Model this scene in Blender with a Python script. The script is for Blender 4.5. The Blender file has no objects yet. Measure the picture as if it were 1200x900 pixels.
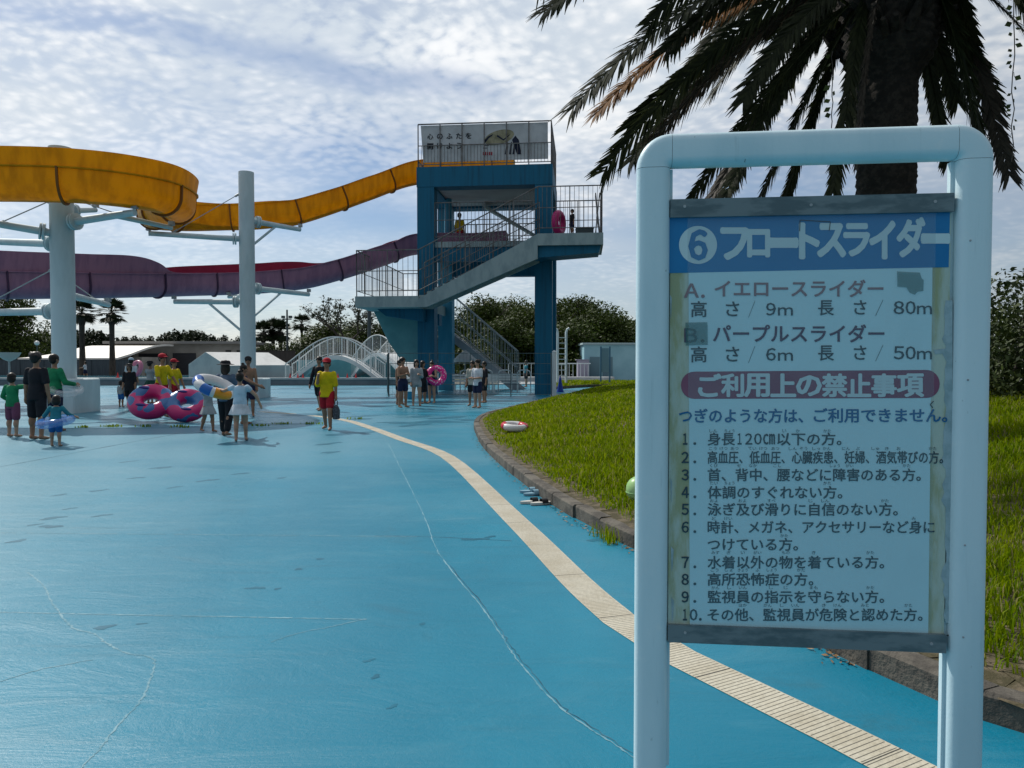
import bpy, math, random
import numpy as np
from mathutils import Vector, Matrix, Quaternion

random.seed(7)
rng = np.random.default_rng(7)
SC = bpy.context.scene
COL = SC.collection
R = math.radians
PI = math.pi

# ------------------------------------------------------------------ camera
F = 860.0                       # focal length in photo pixels (1200 wide)
CAMZ = 1.55
PITCH = math.atan(25.0 / F)     # horizon at photo row 425
cam_d = bpy.data.cameras.new("camera")
cam = bpy.data.objects.new("camera", cam_d)
COL.objects.link(cam)
cam_d.sensor_width = 36.0
cam_d.lens = 36.0 * F / 1200.0
cam_d.clip_start = 0.05
cam_d.clip_end = 5000.0
cam.location = (0, 0, CAMZ)
cam.rotation_euler = (PI / 2 - PITCH, 0, 0)
SC.camera = cam

# ------------------------------------------------------------------ sky + sun
SUN_EL = R(46.0)
SUN_AZ = math.atan2(-0.72, 0.69)          # measured clockwise from +Y
SUN_DIR = Vector((math.sin(SUN_AZ) * math.cos(SUN_EL), math.cos(SUN_AZ) * math.cos(SUN_EL), math.sin(SUN_EL)))
SKY_STRENGTH = 0.10
SUN_STRENGTH = 4.6
EXPOSURE = -0.22

world = bpy.data.worlds.new("World")
SC.world = world
world.use_nodes = True
wt = world.node_tree
for n in list(wt.nodes):
    wt.nodes.remove(n)


class NT:
    """small helper to write node graphs"""
    def __init__(self, tree):
        self.t = tree

    def n(self, typ, **kw):
        nd = self.t.nodes.new(typ)
        for k, v in kw.items():
            setattr(nd, k, v)
        return nd

    def l(self, a, b):
        self.t.links.new(a, b)

    def val(self, sock, v):
        if hasattr(v, "is_linked") or isinstance(v, bpy.types.NodeSocket):
            self.l(v, sock)
        else:
            sock.default_value = v

    def math(self, op, a, b=0.0, c=0.0, clamp=False):
        nd = self.n("ShaderNodeMath", operation=op, use_clamp=clamp)
        self.val(nd.inputs[0], a)
        self.val(nd.inputs[1], b)
        self.val(nd.inputs[2], c)
        return nd.outputs[0]

    def ramp(self, x, a, b, lo=0.0, hi=1.0, smooth=True):
        nd = self.n("ShaderNodeMapRange", interpolation_type="SMOOTHSTEP" if smooth else "LINEAR")
        self.val(nd.inputs[0], x)
        nd.inputs[1].default_value = a
        nd.inputs[2].default_value = b
        nd.inputs[3].default_value = lo
        nd.inputs[4].default_value = hi
        return nd.outputs[0]

    def mix(self, f, a, b):
        nd = self.n("ShaderNodeMix", data_type="RGBA")
        self.val(nd.inputs[0], f)
        for s, v in ((nd.inputs[6], a), (nd.inputs[7], b)):
            if isinstance(v, (tuple, list)):
                s.default_value = (v[0], v[1], v[2], 1.0)
            else:
                self.l(v, s)
        return nd.outputs[2]

    def noise(self, vec, scale, detail=4.0, rough=0.55, dist=0.0, dim="3D"):
        nd = self.n("ShaderNodeTexNoise", noise_dimensions=dim)
        if vec is not None:
            self.l(vec, nd.inputs["Vector"])
        nd.inputs["Scale"].default_value = scale
        nd.inputs["Detail"].default_value = detail
        nd.inputs["Roughness"].default_value = rough
        nd.inputs["Distortion"].default_value = dist
        return nd.outputs["Fac"]

    def mapping(self, vec, loc=(0, 0, 0), rot=(0, 0, 0), scale=(1, 1, 1)):
        nd = self.n("ShaderNodeMapping")
        self.l(vec, nd.inputs[0])
        nd.inputs[1].default_value = loc
        nd.inputs[2].default_value = rot
        nd.inputs[3].default_value = scale
        return nd.outputs[0]


def build_world():
    g = NT(wt)
    out = g.n("ShaderNodeOutputWorld")
    bg = g.n("ShaderNodeBackground")
    bg.inputs["Strength"].default_value = SKY_STRENGTH
    g.l(bg.outputs[0], out.inputs[0])
    sky = g.n("ShaderNodeTexSky", sky_type="NISHITA")
    sky.sun_disc = False
    sky.sun_elevation = SUN_EL
    sky.sun_rotation = SUN_AZ
    sky.altitude = 0
    sky.air_density = 1.0
    sky.dust_density = 0.6
    sky.ozone_density = 2.0
    tc = g.n("ShaderNodeTexCoord")
    sep = g.n("ShaderNodeSeparateXYZ")
    g.l(tc.outputs["Generated"], sep.inputs[0])
    x, y, z = sep.outputs
    zz = g.math("ADD", g.math("MAXIMUM", z, 0.0), 0.22)
    comb = g.n("ShaderNodeCombineXYZ")
    g.l(g.math("DIVIDE", x, zz), comb.inputs[0])
    g.l(g.math("DIVIDE", y, zz), comb.inputs[1])
    uv = comb.outputs[0]                       # position on the cloud layer
    warp = g.n("ShaderNodeTexNoise")
    g.l(uv, warp.inputs["Vector"])
    warp.inputs["Scale"].default_value = 2.2
    warp.inputs["Detail"].default_value = 5.0
    wv = g.n("ShaderNodeVectorMath", operation="SCALE")
    g.l(warp.outputs["Color"], wv.inputs[0])
    wv.inputs["Scale"].default_value = 0.16
    uvw = g.n("ShaderNodeVectorMath", operation="ADD")
    g.l(uv, uvw.inputs[0])
    g.l(wv.outputs[0], uvw.inputs[1])
    uvd = uvw.outputs[0]

    def blob(d, r0, r1, amp):
        """soft patch of the sky round direction d: angle cosine fades from r1 (inside) to r0"""
        nd = g.n("ShaderNodeVectorMath", operation="DOT_PRODUCT")
        g.l(tc.outputs["Generated"], nd.inputs[0])
        nd.inputs[1].default_value = tuple(Vector(d).normalized())
        return g.ramp(g.math("ADD", nd.outputs["Value"], g.math("MULTIPLY", g.math("SUBTRACT", warp.outputs["Fac"], 0.5), (r1 - r0) * 1.4)), r0, r1, 0.0, amp)

    # --- open blue lane between the two cloud decks
    d0, d1 = Vector((-0.65, 0.985, 0.468)).normalized(), Vector((-0.116, 0.988, 0.370)).normalized()
    nl = g.n("ShaderNodeVectorMath", operation="DOT_PRODUCT")
    g.l(tc.outputs["Generated"], nl.inputs[0])
    nl.inputs[1].default_value = tuple(d0.cross(d1).normalized())
    lane_d = g.math("ABSOLUTE", g.math("ADD", nl.outputs["Value"], g.math("MULTIPLY", g.math("SUBTRACT", warp.outputs["Fac"], 0.5), 0.10)))
    lane = g.math("MULTIPLY", g.ramp(lane_d, 0.034, 0.002, 0.0, 0.66), blob((d0 + d1) / 2, 0.935, 0.97, 1.0))
    # --- small altocumulus grains
    gv = g.mapping(uvd, rot=(0, 0, R(25)), scale=(1.0, 1.15, 1))
    vor = g.n("ShaderNodeTexVoronoi", feature="SMOOTH_F1")
    g.l(gv, vor.inputs["Vector"])
    vor.inputs["Scale"].default_value = 34.0
    vor.inputs["Smoothness"].default_value = 0.8
    grain = g.math("ADD", g.math("MULTIPLY", g.noise(gv, 26.0, 5.0, 0.55), 0.62), g.math("MULTIPLY", g.math("SUBTRACT", 0.75, vor.outputs["Distance"]), 0.42))
    cover = g.noise(g.mapping(uv, loc=(3.1, 1.7, 0), rot=(0, 0, R(-22)), scale=(0.5, 1.0, 1)), 2.0, 4.0, 0.5, 0.3)
    high = g.ramp(z, 0.19, 0.40)
    a1 = g.ramp(g.math("ADD", grain, g.math("MULTIPLY", g.math("SUBTRACT", cover, 0.5), 0.8)), 0.20, 0.54)
    a1 = g.math("MULTIPLY", a1, high)
    # --- smooth veil
    veil = g.noise(g.mapping(uvd, loc=(0.4, 5.2, 0), rot=(0, 0, R(-14)), scale=(0.55, 1.0, 1)), 1.8, 5.0, 0.45, 0.3)
    a2 = g.math("ADD", g.ramp(veil, 0.32, 0.66, 0.15, 0.82), g.math("ADD", blob((-0.523, 0.99, 0.33), 0.95, 0.99, 0.55), blob((0.05, 0.9, 0.40), 0.95, 0.99, 0.35)), clamp=True)
    a2 = g.math("SUBTRACT", a2, blob((-0.31, 0.99, 0.195), 0.968, 0.992, 0.42), clamp=True)
    # --- low thin stratus bands near the horizon
    cz = g.n("ShaderNodeCombineXYZ")
    g.l(g.math("MULTIPLY", x, 0.9), cz.inputs[0])
    g.l(g.math("MULTIPLY", z, 9.0), cz.inputs[1])
    g.l(y, cz.inputs[2])
    band = g.noise(cz.outputs[0], 1.5, 5.0, 0.5, 0.3)
    a3 = g.math("MULTIPLY", g.ramp(band, 0.46, 0.68, 0.0, 0.6), g.ramp(z, 0.26, 0.06))
    a2 = g.math("MULTIPLY", a2, g.ramp(z, 0.10, 0.30, 0.42, 1.0))
    haze = g.ramp(z, 0.16, 0.0, 0.04, 0.50)
    inv = lambda s: g.math("SUBTRACT", 1.0, s)
    open_ = inv(lane)
    a1 = g.math("MULTIPLY", a1, open_)
    a2 = g.math("MULTIPLY", a2, open_)
    keep = g.math("MULTIPLY", g.math("MULTIPLY", inv(a1), inv(a2)), g.math("MULTIPLY", inv(a3), inv(haze)))
    alpha = g.math("SUBTRACT", 1.0, keep, clamp=True)
    shade = g.noise(uvd, 3.0, 4.0, 0.5)
    ccol = g.mix(g.ramp(g.math("ADD", g.math("MULTIPLY", grain, 0.45), g.math("MULTIPLY", shade, 0.6)), 0.40, 0.68),
                 (6.8, 7.6, 8.5), (10.2, 10.4, 10.6))
    skyc = g.n("ShaderNodeVectorMath", operation="MULTIPLY")
    g.l(sky.outputs[0], skyc.inputs[0])
    skyc.inputs[1].default_value = (0.92, 0.98, 1.05)
    # clouds towards the sun scatter more light to the viewer than those on the far side of the sky
    dt = g.n("ShaderNodeVectorMath", operation="DOT_PRODUCT")
    g.l(tc.outputs["Generated"], dt.inputs[0])
    dt.inputs[1].default_value = tuple(SUN_DIR)
    glow = g.ramp(dt.outputs["Value"], -0.5, 0.85, 0.30, 1.12)
    cs = g.n("ShaderNodeVectorMath", operation="SCALE")
    g.l(ccol, cs.inputs[0])
    g.l(glow, cs.inputs["Scale"])
    col = g.mix(alpha, skyc.outputs[0], cs.outputs[0])
    g.l(col, bg.inputs["Color"])


build_world()
sun_d = bpy.data.lights.new("sun", "SUN")
sun = bpy.data.objects.new("sun", sun_d)
COL.objects.link(sun)
sun_d.energy = SUN_STRENGTH
sun_d.angle = R(0.53)
sun_d.color = (1.0, 0.955, 0.88)
sun.rotation_euler = SUN_DIR.to_track_quat("Z", "Y").to_euler()
sun.location = SUN_DIR * 60

vs = SC.view_settings
vs.view_transform = "Standard"
vs.look = "None"
vs.gamma = 1.0
vs.use_curve_mapping = False
vs.exposure = EXPOSURE

# ------------------------------------------------------------------ measuring: photo pixel -> point in the place
_fw = Vector((0, math.cos(PITCH), -math.sin(PITCH)))
_up = Vector((0, math.sin(PITCH), math.cos(PITCH)))


def ray(px, py):
    return _fw + Vector((1, 0, 0)) * ((px - 600.0) / F) + _up * ((450.0 - py) / F)


def at(px, py, Y):
    d = ray(px, py)
    return Vector((0, 0, CAMZ)) + d * (Y / d.y)


def G(px, py, z=0.0):
    d = ray(px, py)
    return Vector((0, 0, CAMZ)) + d * ((z - CAMZ) / d.z)


# ------------------------------------------------------------------ materials
MATS = {}


def mat(name, col, rough=0.55, col2=None, scale=3.0, lo=0.4, hi=0.65, bump=0.0, bscale=60.0, spec=0.28, metal=0.0,
        coord="Object", stretch=(1, 1, 1), detail=5.0, trans=0.0, sss=0.0, coat=0.0, rvar=0.0):
    if name in MATS:
        return MATS[name]
    m = bpy.data.materials.new(name)
    m.use_nodes = True
    g = NT(m.node_tree)
    p = m.node_tree.nodes["Principled BSDF"]
    p.inputs["Roughness"].default_value = rough
    p.inputs["Specular IOR Level"].default_value = spec
    p.inputs["Metallic"].default_value = metal
    p.inputs["Coat Weight"].default_value = coat
    p.inputs["Base Color"].default_value = (*col, 1)
    tc = g.n("ShaderNodeTexCoord")
    vec = g.mapping(tc.outputs[coord], scale=stretch)
    if col2 is not None:
        f = g.ramp(g.noise(vec, scale, detail, 0.6), lo, hi)
        g.l(g.mix(f, col, col2), p.inputs["Base Color"])
        if rvar:
            g.l(g.ramp(g.noise(vec, scale * 1.7, 4, 0.6), 0.35, 0.65, rough - rvar, rough + rvar), p.inputs["Roughness"])
    if bump:
        b = g.n("ShaderNodeBump")
        b.inputs["Strength"].default_value = bump
        b.inputs["Distance"].default_value = 0.01
        g.l(g.noise(vec, bscale, 3, 0.6), b.inputs["Height"])
        g.l(b.outputs[0], p.inputs["Normal"])
    if trans:
        t = g.n("ShaderNodeBsdfTranslucent")
        src = p.inputs["Base Color"]
        if src.is_linked:
            g.l(src.links[0].from_socket, t.inputs[0])
        else:
            t.inputs[0].default_value = (*col, 1)
        mx = g.n("ShaderNodeMixShader")
        mx.inputs[0].default_value = trans
        g.l(p.outputs[0], mx.inputs[1])
        g.l(t.outputs[0], mx.inputs[2])
        g.l(mx.outputs[0], m.node_tree.nodes["Material Output"].inputs[0])
    MATS[name] = m
    return m


def film_mat(name, col, opacity, rough=0.25, gloss=0.08):
    """thin clear plastic: mostly see-through, some diffuse scatter, some reflection"""
    if name in MATS:
        return MATS[name]
    m = bpy.data.materials.new(name)
    m.use_nodes = True
    g = NT(m.node_tree)
    for n in list(m.node_tree.nodes):
        m.node_tree.nodes.remove(n)
    out = g.n("ShaderNodeOutputMaterial")
    tr = g.n("ShaderNodeBsdfTransparent")
    df = g.n("ShaderNodeBsdfDiffuse")
    df.inputs[0].default_value = (*col, 1)
    gl = g.n("ShaderNodeBsdfGlossy")
    gl.inputs["Roughness"].default_value = rough
    m1 = g.n("ShaderNodeMixShader")
    m1.inputs[0].default_value = opacity
    g.l(tr.outputs[0], m1.inputs[1])
    g.l(df.outputs[0], m1.inputs[2])
    m2 = g.n("ShaderNodeMixShader")
    m2.inputs[0].default_value = gloss
    g.l(m1.outputs[0], m2.inputs[1])
    g.l(gl.outputs[0], m2.inputs[2])
    g.l(m2.outputs[0], out.inputs[0])
    MATS[name] = m
    return m


# ------------------------------------------------------------------ mesh builder
def perp(d):
    d = Vector(d).normalized()
    a = Vector((0, 0, 1)) if abs(d.z) < 0.95 else Vector((1, 0, 0))
    u = d.cross(a).normalized()
    return u, d.cross(u).normalized()


class MB:
    def __init__(self):
        self.v, self.f, self.uv = [], [], None

    def add(self, vs, fs):
        o = len(self.v)
        self.v.extend([tuple(p) for p in vs])
        self.f.extend([tuple(i + o for i in q) for q in fs])
        return self

    def box(self, c, s, rz=0.0, M=None):
        c = Vector(c)
        hx, hy, hz = s[0] / 2, s[1] / 2, s[2] / 2
        pts = [Vector((a * hx, b * hy, d * hz)) for a in (-1, 1) for b in (-1, 1) for d in (-1, 1)]
        if M is None and rz:
            M = Matrix.Rotation(rz, 3, "Z")
        if M is not None:
            pts = [M @ p for p in pts]
        fs = [(0, 1, 3, 2), (4, 6, 7, 5), (0, 4, 5, 1), (2, 3, 7, 6), (0, 2, 6, 4), (1, 5, 7, 3)]
        return self.add([c + p for p in pts], fs)

    def beam(self, a, b, w, h):
        """rectangular bar from a to b: w sideways, h in the upright direction"""
        a, b = Vector(a), Vector(b)
        d = (b - a).normalized()
        u, v = perp(d)
        u, v = u * (w / 2), v * (h / 2)
        pts = [a - u - v, a + u - v, a + u + v, a - u + v, b - u - v, b + u - v, b + u + v, b - u + v]
        fs = [(3, 2, 1, 0), (4, 5, 6, 7), (0, 1, 5, 4), (1, 2, 6, 5), (2, 3, 7, 6), (3, 0, 4, 7)]
        return self.add(pts, fs)

    def rings(self, rings, cap=True, closed=False):
        """rings: list of equal length point lists (each a closed loop)"""
        n = len(rings[0])
        vs = [p for r in rings for p in r]
        fs = []
        m = len(rings)
        for i in range(m if closed else m - 1):
            j = (i + 1) % m
            for k in range(n):
                l = (k + 1) % n
                fs.append((i * n + k, i * n + l, j * n + l, j * n + k))
        if cap and not closed:
            fs.append(tuple(range(n - 1, -1, -1)))
            fs.append(tuple((m - 1) * n + k for k in range(n)))
        return self.add(vs, fs)

    def tube(self, pts, r, n=8, cap=True, closed=False):
        pts = [Vector(p) for p in pts]
        rr = r if isinstance(r, (list, tuple)) else [r] * len(pts)
        out, u = [], None
        m = len(pts)
        for i, p in enumerate(pts):
            if closed:
                d = pts[(i + 1) % m] - pts[i - 1]
            else:
                d = pts[min(i + 1, m - 1)] - pts[max(i - 1, 0)]
            d = d.normalized()
            if u is None:
                u, v = perp(d)
            else:
                u = (u - d * u.dot(d)).normalized()
                v = d.cross(u)
            out.append([p + (u * math.cos(2 * PI * k / n) + v * math.sin(2 * PI * k / n)) * rr[i] for k in range(n)])
        return self.rings(out, cap, closed)

    def disc(self, c, ax, r, t, n=16):
        c, ax = Vector(c), Vector(ax).normalized()
        return self.tube([c - ax * t / 2, c + ax * t / 2], r, n)

    def ell(self, c, r, seg=12, rg=8, M=None):
        c = Vector(c)
        if not isinstance(r, (tuple, list)):
            r = (r, r, r)
        vs = [Vector((0, 0, -r[2]))]
        for i in range(1, rg):
            t = PI * i / rg - PI / 2
            for k in range(seg):
                a = 2 * PI * k / seg
                vs.append(Vector((r[0] * math.cos(t) * math.cos(a), r[1] * math.cos(t) * math.sin(a), r[2] * math.sin(t))))
        vs.append(Vector((0, 0, r[2])))
        if M is not None:
            vs = [M @ q for q in vs]
        fs = []
        for k in range(seg):
            l = (k + 1) % seg
            fs.append((0, 1 + l, 1 + k))
            for i in range(rg - 2):
                a, b = 1 + i * seg, 1 + (i + 1) * seg
                fs.append((a + k, a + l, b + l, b + k))
            fs.append((1 + (rg - 2) * seg + k, 1 + (rg - 2) * seg + l, len(vs) - 1))
        return self.add([c + q for q in vs], fs)

    def torus(self, c, R0, r, n=32, k=12, M=None, sq=1.0):
        c = Vector(c)
        rs = []
        for i in range(n):
            a = 2 * PI * i / n
            ring = []
            for j in range(k):
                b = 2 * PI * j / k
                q = Vector(((R0 + r * math.cos(b)) * math.cos(a), (R0 + r * math.cos(b)) * math.sin(a), r * sq * math.sin(b)))
                ring.append(c + (M @ q if M is not None else q))
            rs.append(ring)
        return self.rings(rs, closed=True)

    def poly_prism(self, pts, z0, z1):
        n = len(pts)
        vs = [(p[0], p[1], z0) for p in pts] + [(p[0], p[1], z1) for p in pts]
        fs = [tuple(range(n - 1, -1, -1)), tuple(range(n, 2 * n))]
        fs += [(i, (i + 1) % n, n + (i + 1) % n, n + i) for i in range(n)]
        return self.add(vs, fs)

    def plate(self, quad, t):
        """a flat polygon given thickness t along its normal"""
        q = [Vector(p) for p in quad]
        nrm = (q[1] - q[0]).cross(q[2] - q[0]).normalized() * t
        n = len(q)
        fs = [tuple(range(n)), tuple(range(2 * n - 1, n - 1, -1))]
        fs += [((i + 1) % n, i, n + i, n + (i + 1) % n) for i in range(n)]
        return self.add(q + [p - nrm for p in q], fs)

    def mesh(self, name, off=None, smooth=True, ang=38):
        me = bpy.data.meshes.new(name)
        vs = self.v
        if off is not None:
            vs = [(p[0] - off[0], p[1] - off[1], p[2] - off[2]) for p in vs]
        me.from_pydata(vs, [], self.f)
        me.validate()
        me.update()
        if smooth:
            me.polygons.foreach_set("use_smooth", [True] * len(me.polygons))
            if ang:
                me.set_sharp_from_angle(angle=R(ang))
        return me

    def build(self, name, m, parent=None, world=True, smooth=True, ang=38, label=None, loc=None):
        """link as one object. world=True: the vertices are world points (parent unrotated); else local to the parent"""
        off = None
        if parent is not None and world:
            off = parent.location
        elif parent is None and loc is not None and world:
            off = loc
        me = self.mesh(name, off, smooth, ang)
        o = bpy.data.objects.new(name, me)
        COL.objects.link(o)
        if m is not None:
            me.materials.append(m)
        if parent is not None:
            if world and parent.parent is not None and parent.type == "MESH":
                pass
            o.parent = parent
        elif loc is not None:
            o.location = loc
        if label:
            o["label"] = label
        return o


def tag(o, label=None, cat=None, group=None, kind=None):
    if label:
        o["label"] = label
    if cat:
        o["category"] = cat
    if group:
        o["group"] = group
    if kind:
        o["kind"] = kind
    return o


def thing(name, label, cat, loc=(0, 0, 0), rz=0.0, group=None):
    o = bpy.data.objects.new(name, None)
    o.empty_display_size = 0.2
    COL.objects.link(o)
    o.location = loc
    o.rotation_euler = (0, 0, rz)
    return tag(o, label, cat, group)


def structure(mb, name, m, smooth=False):
    o = mb.build(name, m, smooth=smooth)
    o["kind"] = "structure"
    return o


def copy_tree(o, parent=None):
    c = o.copy()
    COL.objects.link(c)
    if parent is not None:
        c.parent = parent
    for ch in list(o.children):
        copy_tree(ch, c)
    return c


def sub(mb, name, m, part, top, **kw):
    """a sub-part under a part: vertices in world points, part meshes sit at their thing's origin"""
    me = mb.mesh(name, top.location, kw.get("smooth", True), kw.get("ang", 38))
    o = bpy.data.objects.new(name, me)
    COL.objects.link(o)
    if m is not None:
        me.materials.append(m)
    o.parent = part
    return o


def catmull(pts, n=12):
    P = [np.array(p, float) for p in pts]
    P = [2 * P[0] - P[1]] + P + [2 * P[-1] - P[-2]]
    out = []
    for i in range(1, len(P) - 2):
        a, b, c, d = P[i - 1:i + 3]
        for k in range(n):
            t = k / n
            out.append(0.5 * ((2 * b) + (c - a) * t + (2 * a - 5 * b + 4 * c - d) * t * t + (3 * b - a - 3 * c + d) * t ** 3))
    out.append(P[-2])
    return out


def np_mesh(name, verts, quads, m, smooth=False, tris=False):
    """fast mesh from numpy arrays"""
    me = bpy.data.meshes.new(name)
    k = 3 if tris else 4
    nv, nf = len(verts), len(quads)
    me.vertices.add(nv)
    me.vertices.foreach_set("co", np.ascontiguousarray(verts, dtype=np.float32).ravel())
    me.loops.add(nf * k)
    me.loops.foreach_set("vertex_index", np.ascontiguousarray(quads, dtype=np.int32).ravel())
    me.polygons.add(nf)
    me.polygons.foreach_set("loop_start", np.arange(0, nf * k, k, dtype=np.int32))
    me.polygons.foreach_set("loop_total", np.full(nf, k, dtype=np.int32))
    if smooth:
        me.polygons.foreach_set("use_smooth", np.ones(nf, dtype=bool))
    me.update(calc_edges=True)
    me.validate()
    if m is not None:
        me.materials.append(m)
    return me


def link(name, me, parent=None, loc=None):
    o = bpy.data.objects.new(name, me)
    COL.objects.link(o)
    if parent is not None:
        o.parent = parent
    if loc is not None:
        o.location = loc
    return o
# ================================================================== THE SETTING
def pavement_mat():
    m = bpy.data.materials.new("blue_pavement_paint")
    m.use_nodes = True
    g = NT(m.node_tree)
    p = m.node_tree.nodes["Principled BSDF"]
    tc = g.n("ShaderNodeTexCoord")
    v = tc.outputs["Object"]
    big = g.noise(g.mapping(v, scale=(1, 0.45, 1)), 0.22, 5, 0.6, 0.4)
    mid = g.noise(g.mapping(v, rot=(0, 0, 0.3), scale=(1.0, 2.2, 1)), 1.1, 7, 0.65, 1.1)
    streak = g.noise(g.mapping(v, rot=(0, 0, R(-8)), scale=(0.5, 5.0, 1)), 1.6, 6, 0.6)
    fine = g.noise(v, 55, 4, 0.7)
    speck = g.noise(v, 260, 2, 0.6)
    c = g.mix(g.ramp(big, 0.38, 0.62), (0.0015, 0.150, 0.240), (0.006, 0.195, 0.300))
    c = g.mix(g.ramp(mid, 0.47, 0.72, 0, 0.62), c, (0.030, 0.190, 0.275))
    c = g.mix(g.ramp(streak, 0.52, 0.76, 0, 0.26), c, (0.006, 0.090, 0.138))
    c = g.mix(g.ramp(fine, 0.35, 0.75, 0.0, 0.35), c, (0.030, 0.175, 0.250))
    c = g.mix(g.ramp(speck, 0.66, 0.78, 0.0, 0.6), c, (0.07, 0.23, 0.30))
    grime = g.noise(g.mapping(v, loc=(7, 2, 0)), 0.55, 6, 0.7, 0.8)
    c = g.mix(g.ramp(grime, 0.58, 0.76, 0, 0.45), c, (0.035, 0.095, 0.115))
    worn_sheen = g.noise(g.mapping(v, loc=(11, 4, 0), rot=(0, 0, 0.5), scale=(0.8, 1.3, 1)), 0.16, 6, 0.62, 0.5)
    sx = g.n("ShaderNodeSeparateXYZ")
    g.l(v, sx.inputs[0])
    worn_sheen = g.math("ADD", worn_sheen, g.ramp(sx.outputs[0], 0.5, -6.0, -0.06, 0.10, smooth=False))     # sun sheen painted in: colour paler towards the left, on top of wear patches
    c = g.mix(g.ramp(worn_sheen, 0.40, 0.64, 0.0, 0.70), c, (0.085, 0.240, 0.315))
    scuff = g.noise(g.mapping(v, loc=(1, 7, 0), rot=(0, 0, R(70)), scale=(0.35, 3.0, 1)), 1.4, 7, 0.7, 0.8)
    c = g.mix(g.ramp(scuff, 0.60, 0.75, 0.0, 0.40), c, (0.13, 0.29, 0.36))
    stain = g.noise(g.mapping(v, loc=(5, 5, 0), scale=(0.7, 1.6, 1)), 0.9, 6, 0.68, 1.2)
    c = g.mix(g.ramp(stain, 0.58, 0.76, 0.0, 0.34), c, (0.020, 0.095, 0.135))
    g.l(c, p.inputs["Base Color"])
    wet = g.noise(g.mapping(v, loc=(2, 9, 0), scale=(0.5, 1.5, 1)), 0.55, 5, 0.6, 0.7)
    far = g.n("ShaderNodeSeparateXYZ")
    g.l(v, far.inputs[0])
    damp = g.math("MULTIPLY", g.ramp(wet, 0.40, 0.60), g.ramp(far.outputs[1], 13.0, 22.0))   # splashed ground beside the pools
    rg = g.math("ADD", 0.38, g.math("MULTIPLY", damp, -0.14))
    rg = g.math("ADD", rg, g.ramp(fine, 0.3, 0.7, -0.05, 0.07))
    g.l(rg, p.inputs["Roughness"])
    p.inputs["Specular IOR Level"].default_value = 0.27
    b = g.n("ShaderNodeBump")
    b.inputs["Strength"].default_value = 0.5
    b.inputs["Distance"].default_value = 0.004
    g.l(g.math("ADD", g.math("MULTIPLY", speck, 0.5), fine), b.inputs["Height"])
    b2 = g.n("ShaderNodeBump")
    b2.inputs["Strength"].default_value = 0.25
    b2.inputs["Distance"].default_value = 0.05
    g.l(mid, b2.inputs["Height"])
    g.l(b2.outputs[0], b.inputs["Normal"])
    g.l(b.outputs[0], p.inputs["Normal"])
    return m


M_pave = pavement_mat()
M_ground = mat("far_ground", (0.10, 0.10, 0.085), 0.9, (0.06, 0.085, 0.035), 0.05)
M_crack = mat("crack_ridge", (0.05, 0.20, 0.27), 0.6, (0.16, 0.31, 0.37), 3.5, lo=0.3, hi=0.6)
M_joint = mat("joint_dark", (0.015, 0.055, 0.085), 0.8, (0.05, 0.17, 0.24), 3.0)
M_wet = mat("wet_paint", (0.002, 0.100, 0.160), 0.40, (0.006, 0.125, 0.195), 3.0)
M_kerb = mat("kerb_stone", (0.066, 0.060, 0.052), 0.9, (0.130, 0.118, 0.098), 5.0, bump=0.9, bscale=45)
M_soil = mat("lawn_soil", (0.055, 0.048, 0.024), 0.95, (0.13, 0.105, 0.070), 9.0, bump=0.8, bscale=60)

# one sheet out to the horizon
s = MB()
s.v = [(-2500, -60, -0.03), (2500, -60, -0.03), (2500, 3500, -0.03), (-2500, 3500, -0.03)]
s.f = [(0, 1, 2, 3)]
structure(s, "ground", M_ground)
s = MB()
s.v = [(-70, -8, 0), (22, -8, 0), (22, 52, 0), (-70, 52, 0)]
s.f = [(0, 1, 2, 3)]
structure(s, "pavement", M_pave)

# ---- kerb + lawn outline (measured on the ground)
kerb_px = [(1200, 863), (1152, 840), (1107, 822), (1010, 782), (972, 762), (900, 727), (820, 684), (742, 643), (708, 627), (680, 612),
           (650, 594), (620, 572), (590, 548), (568, 527), (557, 508)]
kerb_pts = [Vector((9.0, -1.6, 0)), Vector((5.2, 0.6, 0)), Vector((3.2, 2.05, 0))] + [G(*p) for p in kerb_px]
back_px = [(556, 498), (566, 490), (585, 484), (640, 470), (675, 461), (689, 457.5)]
back_pts = [G(*p) for p in back_px] + [Vector((7.0, 44.5, 0)), Vector((20.0, 45.0, 0))]
lawn_outline = [(p.x, p.y) for p in kerb_pts] + [(p.x, p.y) for p in back_pts] + [(20.0, -1.6)]
LO = np.array(lawn_outline)


def inside(P, poly):
    x, y = P[:, 0], P[:, 1]
    r = np.zeros(len(P), bool)
    n = len(poly)
    for i in range(n):
        x0, y0 = poly[i]
        x1, y1 = poly[(i + 1) % n]
        c = ((y0 > y) != (y1 > y)) & (x < (x1 - x0) * (y - y0) / (y1 - y0 + 1e-12) + x0)
        r ^= c
    return r


EDGE = LO[:len(kerb_pts) + len(back_pts)]


def edge_dist(P):
    d = np.full(len(P), 1e9)
    for i in range(len(EDGE) - 1):
        a, b = EDGE[i], EDGE[i + 1]
        ab = b - a
        t = np.clip(((P - a) @ ab) / (ab @ ab), 0, 1)
        q = a + t[:, None] * ab
        d = np.minimum(d, np.hypot(*(P - q).T))
    return d


def sstep(x):
    x = np.clip(x, 0, 1)
    return x * x * (3 - 2 * x)


def lawn_h(P):
    d = edge_dist(P)
    m = 0.125 + 0.10 * sstep(d / 1.2) + 0.55 * sstep((d - 0.8) / 5.5)
    m += 0.28 * sstep((P[:, 0] - 4.0) / 5.0) * sstep((22 - P[:, 1]) / 10)
    m += 0.025 * np.sin(P[:, 0] * 2.1 + 1) * np.sin(P[:, 1] * 1.7) * sstep(d / 0.8)
    return m


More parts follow.
